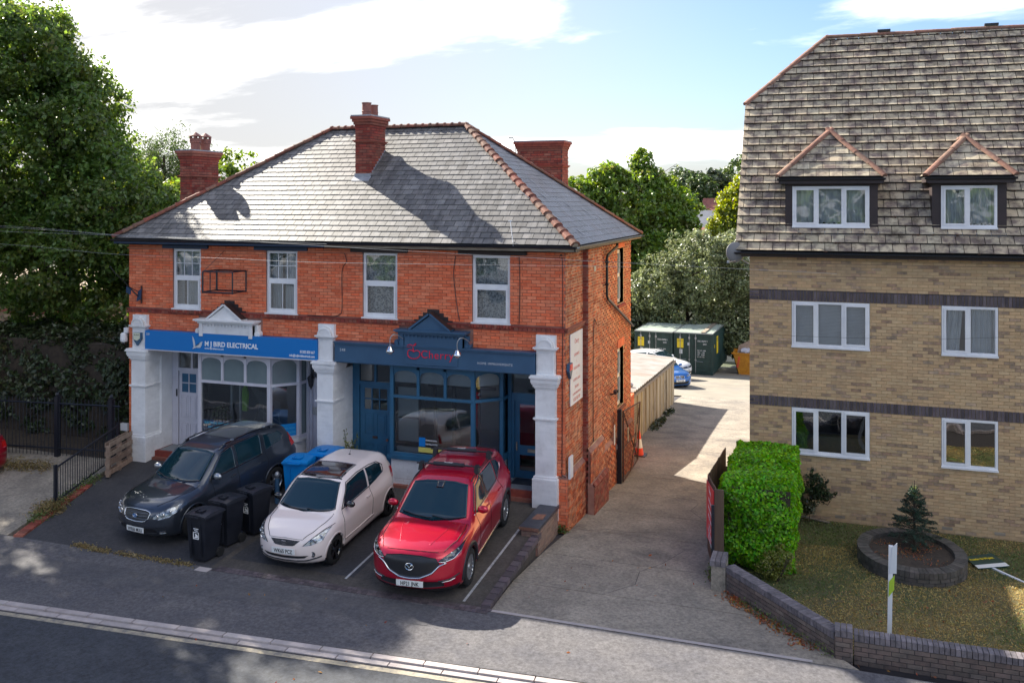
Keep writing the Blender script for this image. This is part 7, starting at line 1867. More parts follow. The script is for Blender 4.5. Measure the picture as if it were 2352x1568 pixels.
# cables on the facade
for pts,lab in (([(-5.55,-.03,5.66),(-5.50,-.03,5.45),(-5.62,-.03,5.2),(-5.62,-.03,4.3),(-5.70,-.03,4.12),(-5.95,-.03,4.07),(-6.6,-.05,4.06)],'thin black cable on the brick left of the third window'),
        ([(-2.55,-.03,5.66),(-2.60,-.03,5.2),(-2.52,-.03,4.5),(-2.45,-.03,4.1)],'thin black cable on the brick left of the fourth window'),([(-.95,-.03,5.66),(-.93,-.03,5.0),(-.95,-.03,4.1)],'thin faded cable right of the fourth window'),
        ([(.02,-.03,5.66),(.10,-.03,5.5),(.10,-.03,3.0),(.09,-.03,.9),(.11,-.08,.7),(.2,-.08,.66)],'long black cable down the right corner of the facade'),([(.33,2.3,3.85),(.33,2.0,3.80),(.33,1.95,1.2),(.33,2.02,1.05)],'black cable loop on the side wall pier')):
    m=MB(); m.tube(curve(pts),.009,4); o=m.build('wall_cable',M['black'],None); tg(o,lab,'cable','cables fixed to the brick walls')
# TV pole on the slate roof
t=thing('roof_aerial','thin white cable pole standing on the right front eave of the slate roof','pole',(-1.05,-.2,6.0)); m=MB(); m.tube([(-.98,-.36,5.92),(-1.02,-.30,6.08),(-1.10,-.22,6.5)],.008,5); m.build('pole',M['upvc'],t); m=MB(); m.tube([(-1.15,-.22,6.5),(-1.05,-.22,6.5)],.010,5); m.build('tip',M['upvc'],t)
t=thing('roof_aerial','hooked black aerial rod beside the rear chimney','pole',(-3.9,7.9,8)); m=MB(); m.tube([(-3.68,7.8,8.0),(-3.72,7.8,8.85),(-3.82,7.8,9.02),(-3.95,7.8,9.02)],.016,5); m.build('rod',M['black'],t)
# ---- overhead wires
WY=-2.0
for nm,pts in (('thin pale phone wire, topmost at the left',[(-24,-2,6.55),(-14.64,-2,6.32),(-10.4,-2,6.11),(-5.46,-2,6.05)]),('thin pale phone wire just below the topmost',[(-24,-2,6.5),(-14.64,-2,6.28),(-9.74,-2,6.07),(-4.89,-2,5.99)]),
        ('pale wire crossing the eaves of the left shop',[(-24,-2,6.3),(-14.64,-2,6.17),(-8.08,-2,6.05),(-3.25,-2,5.88),(2.1,-2,5.71),(6,-2,5.6)]),('lowest pale wire across the upper left windows',[(-24,-2,6.1),(-14.64,-2,5.84),(-11.07,-2,5.65),(-7.84,-2,5.61),(-4.78,-2,5.57),(2.1,-2,5.64)]),
        ('thin dark wire under the roof edge of the flats',[(-4.12,-2,5.76),(.27,-2,5.74),(2.1,-2,5.73),(4.4,-2,5.77),(9.1,-2,5.79),(14,-2,5.8)]),('dark wire across the top bricks of the flats',[(.74,-2,5.67),(2.1,-2,5.61),(4.4,-2,5.53),(9.1,-2,5.59),(14,-2,5.7)]),
        ('dark wire across the first floor windows of the flats',[(.33,2.2,3.85),(1.38,1.5,4.0),(4.13,1.5,3.9),(7.63,1.5,3.95),(9.74,1.5,4.1),(14,1.5,4.3)])):
    m=MB(); m.tube(curve(pts),.0024,4); o=m.build('overhead_wire',M['galv'] if 'pale' in nm else M['black'],None); tg(o,nm,'wire','overhead wires across the street front')
# ---- gate, cone, garage
t=thing('mesh_gate','rusty open steel mesh gate on a black post by the side wall','gate',(.33,5.0,-.95)); 
m=MB(); m.box(.28,.40,4.92,5.04,-1.0,1.12); m.build('gate_post',M['steel'],t)
m=MB(); P=[(.42,5.08,-.92),(.42,5.08,1.05),(.52,7.0,.92),(.46,6.95,-.80)]
for i in range(4): m.tube([P[i],P[(i+1)%4]],.022,5)
m.tube([P[1],P[3]],.018,5); m.tube([(.46,5.9,-.85),(.52,7.0,.92)],.014,5); m.tube([(.42,5.08,-.02),(.49,6.98,.10)],.015,5); m.build('gate_frame',M['rust'],t)
m=MB()
for k in range(22):
    f=(k+1)/23; a=Vector(P[1]).lerp(Vector(P[2]),f); b=Vector(P[0]).lerp(Vector(P[3]),f); m.tube([a,b],.004,3)
for k in range(20):
    f=(k+1)/21; a=Vector(P[0]).lerp(Vector(P[1]),f); b=Vector(P[3]).lerp(Vector(P[2]),f); m.tube([a,b],.004,3)
m.build('wire_mesh',M['rust'],t)['kind']='stuff'
bx('lock_box',M['galv'],t,.24,.29,4.88,4.95,.02,.14); bx('notice',M['terracotta2'],t,.50,.51,6.5,6.7,.10,.34); bx('notice',M['woodold'],t,.46,.47,5.45,5.6,.10,.50); bx('wall_notice',M['upvc'],t,.262,.27,4.6,4.72,.20,.75)
t=thing('traffic_cone','orange and white traffic cone beside the mesh gate','traffic cone',(.10,9.0,gd(0,9.0))); z=gd(0,9.0)
OR=mat('orange_cone_plastic',(0.85,0.06,0.03),.45)
m=MB(); m.box(-.13,.33,8.77,9.23,z,z+.04); m.build('base',M['black'],t)
def fr(z0,z1,mt,nm): m=MB(); r=lambda q:.15-.125*q/.78; m.lathe([(r(z0),z+.04+z0),(r(z1),z+.04+z1)],(.10,9.0,0),18); m.build(nm,mt,t,smooth=False)
fr(0,.22,OR,'cone'); fr(.22,.50,M['upvc'],'white_band'); fr(.50,.78,OR,'cone_tip')
# concrete panel garage
t=thing('garage_block','old concrete panel garages with corrugated white roof behind the shops','garage',(-2,16,-2)); N_=12
GA,GB=Vector((-.48,10.6,0)),Vector((-.90,22.3,0))
PM=mat('stained_concrete_panel',(0.50,0.42,0.28),.9,var=.12,col2=(0.36,0.28,0.18),scale=1.4,stretch=(1,1,.35),bump=.3,stain=(0.10,0.075,0.045),sscale=.7,sfac=.85)
for k in range(N_):
    a=GA.lerp(GB,k/N_); b=GA.lerp(GB,(k+1)/N_); za=gd(0,a.y)-.03; m=MB(); tp=.35-.78*k/N_; d=(b-a).normalized(); n=Vector((d.y,-d.x,0))
    c=(a+b)/2; m.obox(Vector((c.x,c.y,(za+tp)/2-.05)),d*((b-a).length/2-.03),n*.04,Vector((0,0,(tp-za)/2+.02))); m.build('wall_panel',PM,t)
    m=MB(); m.obox(Vector((a.x,a.y,(za+tp)/2-.05))+n*.03,d*.055,n*.05,Vector((0,0,(tp-za)/2+.04))); m.build('panel_rib',PM,t)
RM=mat('sunbleached_corrugated_roof',(0.34,0.32,0.30),.8,col2=(0.25,0.22,0.19),scale=1.2,stain=(0.30,0.20,0.15),sscale=.45,sfac=.8)
for s in range(4):
    m=MB(); 
    y0=10.5+s*3.0; y1=y0+3.04; n=26
    for i in range(n):
        f0,f1=i/n,(i+1)/n; q=lambda f:(y0+(y1-y0)*f); zz=lambda f,xx:.44-.80*((q(f)-10.6)/11.7)+.02*math.sin(f*n*1.6)+(.10 if xx else 0)+s*.004
        xr=lambda f:-.38-.42*((q(f)-10.6)/11.7)
        m.quad((xr(f0),q(f0),zz(f0,0)),(xr(f1),q(f1),zz(f1,0)),(-3.8,q(f1),zz(f1,1)+.1),(-3.8,q(f0),zz(f0,1)+.1))
    m.build('roof_sheet',RM,t)
m=MB(); m.prism([(-.40,10.45,.36),(-.82,22.3,-.44),(-.82,22.3,-.54),(-.40,10.45,.26)],(.05,0,0)); m.build('bargeboard',M['woodold'],t)
bx('rear_wall',M['conc'],t,-3.8,-.88,22.28,22.38,-2.7,-.40); bx('front_wall',M['conc'],t,-3.8,-.45,10.5,10.56,-1.6,.42)
m=MB(); m.lathe([(.0,.0),(.12,.03),(.14,.10),(.08,.16),(.0,.17)],(-.75,11.6,.38),10); m.build('flue_cowl',M['galv'],t)
o=crown('wall_foot_weeds',[(-.35,14.5,-1.75,.18,2.0,.16),(-.5,18,-2.05,.15,1.6,.12)],2200,.05,LM['dark'],None,seed=90,clump=14,cr=.10); o['kind']='stuff'
# ---- shipping containers
CG=mat('dark_green_container',(0.022,0.055,0.048),.5,col2=(0.012,0.034,0.03),scale=3); CT=mat('faded_green_container_roof',(0.34,0.40,0.34),.55,col2=(0.42,0.47,0.41),scale=1.0,stretch=(.3,1,1)); YS=mat('yellow_sticker',(0.80,0.60,0.02),.5)
def container(xr,label,code,side):
    z=-3.88; w,h,l=2.44,2.56,6.06; t=thing('shipping_container',label,'shipping container',(0,0,0),'dark green containers in the yard')
    m=MB(); m.box(-w+.04,-.04,.06,l-.04,.12,h-.04); 
    for x in (-w,-.14): m.box(x,x+.14,0,.14,0,h); m.box(x,x+.14,l-.14,l,0,h)
    m.box(-w+.14,-.14,0,.08,h-.14,h-.01); m.box(-w+.14,-.14,0,.08,.0,.16); m.box(-.08,0,.14,l-.14,h-.10,h-.01); m.box(-.08,0,.14,l-.14,0,.16); m.box(-w,-w+.08,.14,l-.14,h-.10,h-.01); m.box(-w+.08,-.08,l-.10,l,h-.12,h)
    m.build('container_frame',CG,t)
    m=MB(); n=44
    for i in range(n):
        a,b=.16+(l-.32)*i/n,.16+(l-.32)*(i+1)/n; o=[0,.035,.035,0][i%4]; o2=[0,.035,.035,0][(i+1)%4]; m.quad((-.035+o-.0,a,.16),(-.035+o2,b,.16),(-.035+o2,b,h-.1),(-.035+o,a,h-.1))
    m.build('corrugated_side',CG,t)
    m=MB(); m.box(-w+.03,-.03,.05,l-.05,h-.03,h-.005)
    for k in range(12): m.box(-w+.12,-.12,.3+k*.46,.5+k*.46,h-.005,h+.012)
    m.build('roof',CT,t)
    m=MB(); m.box(-w,0,-.012,.03,h-.03,h+.02); m.box(-.03,.01,.03,l,h-.03,h+.02); m.box(-w-.01,-w+.03,.03,l,h-.03,h+.02); m.build('pale_roof_edge',M['galv'],t)
    for s,x0 in ((0,-w+.16),(1,-w/2+.01)):
        x1=x0+w/2-.17; m=MB(); m.box(x0,x1,.02,.06,.18,h-.16)
        for k in range(3): zz=.45+k*.66; m.box(x0+.05,x1-.05,-.005,.02,zz,zz+.06); m.box(x0+.05,x1-.05,.0,.02,zz+.30,zz+.34)
        d=m.build('door',CG,t)
        for x in (x0+.26,x1-.22) if s==0 else (x0+.16,):
            m=MB(); m.tube([(x,-.03,.1),(x,-.03,h-.06)],.018,6); m.obox((x,-.03,h-.30),(.05,0,0),(0,.02,0),(0,0,.07)); m.obox((x,-.035,.9),(.05,0,0),(0,.02,0),(0,0,.03)); m.build('lock_rod',M['galv'],d)
        m=MB(); m.tube([(x0+.14,-.05,.82 if s else .9),(x0+.62,-.05,.80 if s else .9)],.014,5); m.build('door_handle',M['galv'],d)
    q=MB(); q.box(-w+.22,-w+.62,-.012,-.006,h-.95,h-.38); st=q.build('sticker',YS,t)
    text('S.O.S',.15,M['ink'],st,(-w+.42,-.014,h-.56),align='CENTER',depth=.001); 
    q=MB(); q.box(-w+.88,-w+1.02,-.012,-.006,h-.78,h-.60); q.box(-w+.36,-w+.56,-.012,-.006,h-1.32,h-1.04); q.build('small_label',M['inkpale'],t)
    text(code,.135,M['inkwhite'],t,(-w/2+.27,-.005,h-.52),depth=.002,sx=.72); text('22G1',.135,M['inkwhite'],t,(-w/2+.62,-.005,h-.70),depth=.002,sx=.8)
    for k,s_ in enumerate(('MAX GR  30.480','TARE     2.180','NET     28.300','CU CAP  33.2')): text(s_,.10,M['inkwhite'],t,(-w/2+.27,-.005,h-1.10-k*.13),depth=.002,sx=.75)
    if side:
        q=MB(); q.box(.01,.016,1.5,2.1,h-1.45,h-.35); st=q.build('side_sticker',YS,t); text('SOS',.30,M['ink'],st,(.018,1.8,h-.68),rot=(R(90),0,R(90)),align='CENTER',depth=.001); q=MB(); q.box(.01,.016,.6,.75,h-.95,h-.75); q.build('small_label',YS,t)
        q=MB(); q.obox((-.62,3.0,h+.05),(.13,0,0),(0,2.9,0),(0,0,.025)); q.build('roof_plank',M['woodold'],t)
    t.location=(xr,37.3 if side else 37.25,z); t.rotation_euler=(0,0,R(-2.5)); return t
container(-.83,'right dark green container with doors facing and yellow stickers','SOSU 042937 3',True)
container(-3.32,'left dark green container partly behind the white car','SOSU 046956 6',False)
# ---- skip
t=thing('rubbish_skip','yellow skip full of grey rubbish bags at the edge of the flats','skip',(0,0,0)); SY=mat('yellow_skip_paint',(0.60,0.26,0.01),.55,col2=(0.42,0.16,0.01),scale=4)
m=MB(); pts=[(-1.25,1.45),(1.25,1.45),(.85,0),(-.85,0)]; m.prism([(x,-.8,z) for x,z in pts],(0,.04,0)); m.prism([(x,.76,z) for x,z in pts],(0,.04,0)); m.box(-.85,.85,-.76,.76,0,.04)
for s in (-1,1): m.prism([(s*1.25,-.8,1.45),(s*.85,-.8,0),(s*.81,-.8,0),(s*1.21,-.8,1.45)],(0,1.6,0))
m.build('skip_body',SY,t); m=MB(); m.box(-1.3,1.3,-.85,-.79,1.38,1.47); m.box(-1.3,1.3,.79,.85,1.38,1.47); m.box(-.7,.7,-.9,-.80,.02,.12); m.build('rim',SY,t)
m=MB(); 
for k in range(6): m.box(-.98+k*.02,-.86+k*.02,-.815,-.80,.55+k*.12,.61+k*.12)
m.build('red_stripes',M['cherry'],t)['kind']='stuff'
m=MB(); m.prism([(-1.0,-.3,1.3),(-.2,-.3,1.3),(-.15,-.2,2.25),(-.9,-.2,1.85)],(0,.03,0)); m.build('timber_board',M['pallet'],t)
BG=mat('grey_rubble_bag',(0.45,0.45,0.50),.5)
for k in range(5):
    bm=bmesh.new(); bmesh.ops.create_icosphere(bm,subdivisions=2,radius=.33)
    for v in bm.verts: v.co*=1+.18*math.sin(v.co.x*17+k)*math.cos(v.co.y*15+v.co.z*19); v.co.z*=.7
    me=bpy.data.meshes.new('rubbish_bag'); bm.to_mesh(me); bm.free(); me.materials.append(BG); o=link(bpy.data.objects.new('rubbish_bag',me)); o.parent=t; o.location=(-.5+k*.35,-.3+.15*(k%2),1.5); WL[o.name]=Vector(o.location)
t.location=(1.40,40.4,gd(0,40.4)); 
bxx=sheet('yard_slab',0,0,0,0,gd,M['conc'],poly=[(-.6,39),(6,39),(6,48),(-.6,48)],off=.012,step=1)
# ---- fence by the drive with the red sign
t=thing('drive_fence','brown board fence between the driveway and the clipped hedge','fence',(3.5,0,-.6))
A_,B_=Vector((3.74,-1.72,0)),Vector((3.38,-.02,0)); fm=M['timber']
def board_run(A,B,zt0,zt1,zb,n,par,mt,th=.018):
    d=(B-A).normalized(); nn_=Vector((-d.y,d.x,0))
    for k in range(n):
        a=A.lerp(B,k/n); b=A.lerp(B,(k+1)/n-.004/(B-A).length); zt=zt0+(zt1-zt0)*(k+.5)/n+random.uniform(-.012,.012); zb_=zb((a+b)/2); m=MB(); m.obox(Vector(((a.x+b.x)/2,(a.y+b.y)/2,(zt+zb_)/2))+nn_*random.uniform(-.003,.003),d*((b-a).length/2-.003),nn_*th/2,Vector((0,0,(zt-zb_)/2))); m.build('board',mt,par)
board_run(A_,B_,1.27,1.02,lambda p:gd(0,p.y)-.02,13,t,fm)
board_run(B_,Vector((3.45,3.0,0)),1.0,.85,lambda p:gd(0,p.y)-.02,22,t,fm)
m=MB(); m.box(3.72,3.90,-1.78,-1.735,-.55,1.26); m.build('end_board',fm,t); m=MB(); m.box(3.66,3.72,-1.80,-1.74,-.75,.95); m.build('post',M['steel'],t)
rs=thing('red_sign','tall red sign with slanting white lettering on the board fence','sign',(3.55,-.9,0)); d=(B_-A_).normalized(); nn_=Vector((-d.y,d.x,0)); nn_=nn_ if nn_.x<0 else -nn_
a=A_+d*.12; b=B_-d*.05; m=MB(); c=(a+b)/2+nn_*.03; 
ptsr=[(a.x,a.y,.02),(b.x,b.y,-.30),(b.x,b.y,.93),(a.x,a.y,1.17)]; m.prism([Vector(p)+nn_*.022 for p in ptsr],nn_*.012); m=m.build('board',mat('red_sign_board',(0.75,0.01,0.04),.4),rs)
ang=math.atan2(-d.y,-d.x)
for (s,z,sz) in (('Cherry',.86,.17),('DRIVEWAYS',.66,.10),('LANDSCAPING',.48,.10),('ARTIFICIAL GRASS',.30,.09),('FENCING',.12,.10),('HOME IMPROVEMENTS',-.02,.085),('01202 805 989',-.16,.12)):
    o=text(s,sz,M['inkwhite'],m,(a+b)/2+nn_*.036+Vector((0,0,z)),rot=(R(90),0,ang),align='CENTER',depth=.001); 
# rear fence/trellis on the right of the drive
t=thing('rear_fence','weathered panel fence along the drive beside the flats','fence',(3.9,8,-1))
board_run(Vector((3.45,3.05,0)),Vector((3.97,3.1,0)),.35,.35,lambda p:-.85,4,t,fm)
board_run(Vector((4.0,11.8,0)),Vector((4.25,24,0)),.15,-.9,lambda p:gd(0,p.y)-.02,60,t,M['pallet'])
# ---- garden wall of the flats: brick on edge coping, pillar at the bend
t=thing('garden_wall','low dark brick garden wall with brick on edge top round the lawn','wall',(6,-4,-.4))
GP_=Pieces('brick','brickwork_beyond'); GWm=mat('grimy_garden_brick',(0.17,0.125,0.105),.9,var=.25,col2=(0.10,0.08,0.072),scale=6,bump=.4); COPm=mat('grimy_coping_brick',(0.19,0.165,0.175),.9,var=.22,col2=(0.10,0.09,0.10),scale=9,bump=.5)
def gwall(a,b,ztop,base,n_off=.215,pil=True,seed=1):
    a,b=Vector(a),Vector(b); d=(b-a).normalized(); n=Vector((d.y,-d.x,0)); L_=(b-a).length
    c=(a+b)/2-n*(n_off/2); m=MB(); m.obox(Vector((c.x,c.y,(ztop-.11+base-.2)/2)),d*L_/2,n*(n_off/2-.012),Vector((0,0,(ztop-.11-base+.2)/2))); m.build('wall_core',M['mortar_dark'],t)
    h0=base-.1; rows=int((ztop-.11-h0)/.075); brick_face(GP_,(a.x,a.y,0)-n*.012 if False else Vector((a.x,a.y,0))-n*.012,d,n,(0,L_),(ztop-.11-rows*.075,ztop-.11),[],GWm,seed=seed,d=.014)
    k=int(L_/.078)
    for i in range(k): GP_.add(Vector((a.x,a.y,ztop-.11)),d,-n,zup,[(i*L_/k,-.006),((i+1)*L_/k-.010,-.006),((i+1)*L_/k-.010,n_off+.006),(i*L_/k,n_off+.006)],.11+random.uniform(-.003,.003),COPm)
gwall((3.98,-2.30,0),(5.93,-4.45,0),-.02,-.46,seed=1)
gwall((6.23,-4.45,0),(13.5,-4.45,0),.0,-.42,seed=2)
m=MB(); m.box(5.95,6.21,-4.50,-4.22,-.6,-.04); m.build('pillar_core',M['mortar_dark'],t)
brick_face(GP_,(0,-4.50,0),ux,nyf,(5.95,6.21),(-.5,-.05),[],GWm,seed=5,d=.014); brick_face(GP_,(5.95,0,0),uy,-nxr,(-4.50,-4.22),(-.5,-.05),[],GWm,seed=6,d=.014)
for i in range(3): GP_.add(Vector((5.94,-4.51,-.05)),ux,uy,zup,[(i*.093,0),(i*.093+.083,0),(i*.093+.083,.30),(i*.093,.30)],.10,COPm)
m=MB(); m.box(3.72,3.99,-2.34,-1.84,-.7,-.03); m.build('end_block',M['conc'],t)
for i in range(3): GP_.add(Vector((3.70,-2.36,-.03)),ux,uy,zup,[(i*.10,0),(i*.10+.09,0),(i*.10+.09,.54),(i*.10,.54)],.10,COPm)
GP_.emit(t)
# ---- round planter with fir
t=thing('planter_ring','oval raised planter of dark bricks on the lawn','planter',(7.5,.75,-.65)); PC=(7.5,.72)
m=MB(); n=40
def ell(r,a): return (PC[0]+1.05*r*math.cos(a),PC[1]+1.28*r*math.sin(a))
zt=-.36
for i in range(n):
    a0,a1=2*math.pi*i/n,2*math.pi*(i+1)/n; p,q,r_,s_=ell(1,a0),ell(1,a1),ell(.80,a0),ell(.80,a1)
    m.quad((*p,-.9),(*q,-.9),(*q,zt),(*p,zt)); m.quad((*s_,-.7),(*r_,-.7),(*r_,zt),(*s_,zt)); m.quad((*p,zt),(*q,zt),(*s_,zt),(*r_,zt))
m.build('ring_core',M['mortar_dark'],t)
nb=74; PB=mat('mossy_planter_brick',(0.10,0.085,0.075),.95,var=.25,col2=(0.06,0.055,0.045),scale=6,bump=.5)
for i in range(nb):
    a=2*math.pi*(i+.5)/nb; w=2*math.pi/nb*.46; P4=[ell(1.012,a-w),ell(1.012,a+w),ell(.79,a+w),ell(.79,a-w)]
    m=MB(); m.prism([(*p,zt-.105) for p in P4],(0,0,.115+random.uniform(-.004,.004))); m.build('coping_brick',PB,t)
m=MB()
for r in range(3):
    for i in range(30):
        a=2*math.pi*(i+.5*(r%2))/30; w=2*math.pi/30*.47; P4=[ell(1.012,a-w),ell(1.012,a+w),ell(.99,a+w),ell(.99,a-w)]; m.prism([(*p,zt-.185-.078*r) for p in P4],(0,0,.068))
m.build('ring_bricks',PB,t)['kind']='stuff'
m=MB(); m.poly([(*ell(.82,2*math.pi*i/n),zt-.07) for i in range(n)]); m.build('soil',M['soil'],t)
t=thing('fir_tree','young dark green fir with a pale new tip in the brick planter','fir tree',(7.6,1.15,-.43)); bz=-.43; m=MB(); m.tube([(7.6,1.15,bz),(7.6,1.15,.55),(7.6,1.15,.98)],.03,6,r2=.006); m.build('trunk',M['bark'],t)
rg=np.random.default_rng(12); P=[];Nn=[];tw=MB()
for k in range(150):
    f=rg.random()**.8; z=bz+.08+f*1.12; r=.60*(1-f)**.8+.05; a=rg.uniform(0,6.283); r*=rg.uniform(.75,1.05)
    tip=np.array([7.6+r*math.cos(a),1.15+r*math.sin(a),z+.10-.10*(1-f)]); base=np.array([7.6,1.15,z-.02]); tw.tube([tuple(base),tuple(tip)],.006,3)
    n_=int(50*r/.5)+10; tt=np.sqrt(rg.uniform(.05,1,n_)); q=base+(tip-base)*tt[:,None]; side=np.array([-math.sin(a),math.cos(a),0]); q=q+side*(rg.uniform(-1,1,n_)*.11*(1.15-tt))[:,None]*1.2; q[:,2]+=rg.normal(0,.012,n_)-.03*(np.abs(tt-.5)); P.append(q); Nn.append(np.tile([0,0,1.],(n_,1)))
leaves('needles',np.concatenate(P),np.concatenate(Nn),.030,LM['fir'],t,rg,aspect=.22,spread=.5); tw.build('branches',M['bark'],t)
leaves('new_tip',np.array([7.6,1.15,.72])+rg.normal(0,1,(130,3))*np.array([.035,.035,.10]),np.tile([0,0,1.],(130,1)),.022,LM['firtip'],t,rg,aspect=.25)
# ---- sale board pole, fallen board, plank
t=thing('sign_post','white wooden estate agent post standing by the garden wall','post',(6.83,-3.28,-.52)); m=MB(); m.obox((6.84,-3.28,.28),(.035,0,0),(0,.035,0),(0.012,0,.80)); m.build('post',M['upvc'],t)
m=MB(); m.prism([(6.83,-3.33,.62),(6.94,-3.30,.62),(6.95,-3.30,1.14),(6.86,-3.33,1.06)],(0,.02,0)); m.build('board_edge',M['inkpale'],t); m=MB(); m.prism([(6.81,-3.335,.22),(6.90,-3.31,.34),(6.91,-3.31,.60),(6.82,-3.335,.48)],(0,.012,0)); m.build('green_label',mat('lime_label',(0.35,0.50,0.04),.5),t)
t=thing('fallen_sale_board','dark green estate agent board lying on the grass with its white pole','sign',(9.0,1.3,-.68)); q=[(8.60,1.45),(8.78,.80),(9.42,1.20),(9.20,1.92)]
zz=lambda x,y:gl(x,y)+.03; m=MB(); m.prism([(x,y,zz(x,y)) for x,y in q],(0,0,.02)); m.build('board',mat('dark_green_board',(0.01,0.05,0.04),.4),t)
m=MB(); e0,e1=Vector((8.78,.80,0)),Vector((9.42,1.20,0)); up_v=(Vector((8.60,1.45,0))-e0)*.26; m.prism([(p.x,p.y,zz(p.x,p.y)+.021) for p in (e0,e1,e1+up_v*1.05,e0+up_v)],(0,0,.003)); m.build('white_strip',M['plate'],t)
o=text('Austin & Wyatt',.125,YS,t,(8.70,1.24,zz(8.7,1.24)+.024),rot=(0,0,math.atan2(.42,.66)-.03),depth=.001,bold=.003,sx=.72)
m=MB(); m.obox((9.40,.60,-.655),Vector((.34,-.42,-.0)),Vector((.02,.018,0)),(0,0,.02)); m.build('pole',M['upvc'],t)
m=MB(); m.obox((5.55,3.0,-.70),Vector((.33,-.13,.0)),(.01,.03,0),(0,0,.012)); o=m.build('loose_plank',M['woodold'],None); tg(o,'grey loose plank lying against the foot of the flats wall','plank')
# ---- railings, pallet, palisade
t=thing('metal_railing','black sloping handrail fence with vertical bars left of the grey car','railing',(-11.9,-1.8,-.2)); A=Vector((-11.42,-3.32,-.29)); B=Vector((-12.40,-.25,-.08)); d=(B-A); 
for f in (0,1): p=A+d*f; m=MB(); m.box(p.x-.03,p.x+.03,p.y-.03,p.y+.03,p.z-.05,p.z+1.02); m.build('post',M['steel'],t)
for h_,r in ((.94,.024),(.14,.02)): m=MB(); m.tube([A+Vector((0,0,h_)),B+Vector((0,0,h_))],r,6); m.build('rail',M['steel'],t)
for k in range(27): p=A+d*(k+1)/28; m=MB(); m.tube([p+Vector((0,0,.14)),p+Vector((0,0,.94))],.009,5); m.build('bar',M['steel'],t)
o=bx('white_post_box',M['upvc'],None,-12.52,-12.30,-.02,.06,.66,.86); o.location=(-12.42,.02,.66); tg(o,'small white box fixed at the end of the black railings','box')
t=thing('wooden_pallet','grey wooden pallet standing on edge against the railing','pallet',(-11.9,-.9,-.1)); pa=Vector((-11.66,-1.50,0)); pb=Vector((-12.02,-.30,0)); d=(pb-pa).normalized(); n=Vector((d.y,-d.x,0)); n=n if n.x>0 else -n; L_=(pb-pa).length
for off_ in (0,.12):
    for k in range(4): m=MB(); c=(pa+pb)/2+n*(off_+random.uniform(-.004,.004)); z=-.10+.10+k*.235; m.obox(Vector((c.x,c.y,z)),d*L_/2,n*.010,Vector((0,0,.055))); m.build('slat',M['pallet'],t)
for f in (.04,.5,.96): c=pa.lerp(pb,f)+n*.06; m=MB(); m.obox(Vector((c.x,c.y,.28)),d*.045,n*.048,Vector((0,0,.40))); m.build('bearer',M['pallet'],t)
t=thing('palisade_fence','black vertical bar fence in front of the overgrown hedge','fence',(-16,-.7,-.1)); A=Vector((-20,-1.3,0)); B=Vector((-12.32,-.25,0)); d=B-A
for h_ in (.15,1.38): m=MB(); m.tube([A+Vector((0,0,h_)),B+Vector((0,0,h_))],.025,5); m.build('rail',M['steel'],t)
for k in range(68): p=A+d*(k+.5)/68; m=MB(); m.tube([p+Vector((0,0,-.05)),p+Vector((0,0,1.52))],.012,4); m.build('bar',M['steel'],t)
for f in (.18,.75,.965): p=A+d*f; m=MB(); m.box(p.x-.06,p.x+.06,p.y-.06,p.y+.06,-.3,1.58); m.lathe([(.04,1.58),(.055,1.63),(.04,1.68),(.0,1.70)],(p.x,p.y,0),8); m.build('post',M['steel'],t)
# brick edging between the two drives at the left
t=thing('brick_edging','row of red bricks laid flat along the left edge of the forecourt','edging',(-11.4,-3,-.3)); t['kind']='structure'; del t['category']
A=Vector((-10.93,-4.75,0)); B=Vector((-11.75,-1.9,0)); d=(B-A).normalized(); n=Vector((d.y,-d.x,0))
for k in range(28): p=A+d*(k*.105); z=gf(0,p.y); m=MB(); m.obox(Vector((p.x,p.y,z+.012+random.uniform(-.006,.006)))-n*.02,d*.046,n*.11,Vector((0,.046*.073,.035))); m.build('brick',M['brick_dark'],t)
# ---- vegetation scraps
rg=np.random.default_rng(21)
def scatter(name,segs,n,size,mt,w,zf,seed,hz=.03,aspect=.5,up=.8,nk=None):
    g=np.random.default_rng(seed); P=[]
    for i in range(n):
        a,b=segs[g.integers(len(segs))]; f=g.random(); x=a[0]+(b[0]-a[0])*f+g.normal(0,w); y=a[1]+(b[1]-a[1])*f+g.normal(0,w); P.append((x,y,zf(x,y)+g.random()**2*hz+.006))
    o=leaves(name,np.array(P),np.tile([0,0,up],(n,1)),size,mt,None,g,aspect,spread=.7); o['kind']='stuff'; return o
scatter('leaf_litter',[((4.0,-2.55),(5.6,-4.3)),((3.75,-1.6),(4.4,-2.9))],900,.030,LM['dryleaf'],.09,gd,1)
scatter('leaf_litter',[((6.3,-4.0),(12,-4.0)),((6.5,-2),(11,0))],260,.030,LM['dryleaf'],.5,gl,2)
scatter('pavement_edge_weeds',[((-8.2,-4.82),(-6.3,-4.85)),((-9.4,-4.75),(-8.4,-4.85))],1500,.022,LM['grass'],.05,gf,3,hz=.04)
scatter('pavement_edge_weeds',[((-11.5,-3.5),(-11.95,-1.5)),((-11.2,-4.2),(-11.5,-3.0))],2200,.026,LM['weed'],.11,gf,4,hz=.16)
scatter('dry_grass_tufts',[((-11.45,-3.4),(-11.3,-3.7)),((-13.6,-1.4),(-15.5,-1.6))],1700,.07,LM['grass'],.16,gf,5,hz=.22,aspect=.12,up=.1)
scatter('wall_foot_weeds',[((4.3,-2.8),(5.9,-4.5)),((-.05,-.15),(.2,-.1)),((3.7,-1.9),(3.65,-1.2))],700,.03,LM['weed'],.06,gd,6,hz=.15)
scatter('soil_bits',[((6.8,.2),(8.1,1.3)),((6.9,1.2),(8.0,.2))],400,.02,LM['dryleaf'],.12,lambda x,y:zt-.07,7)
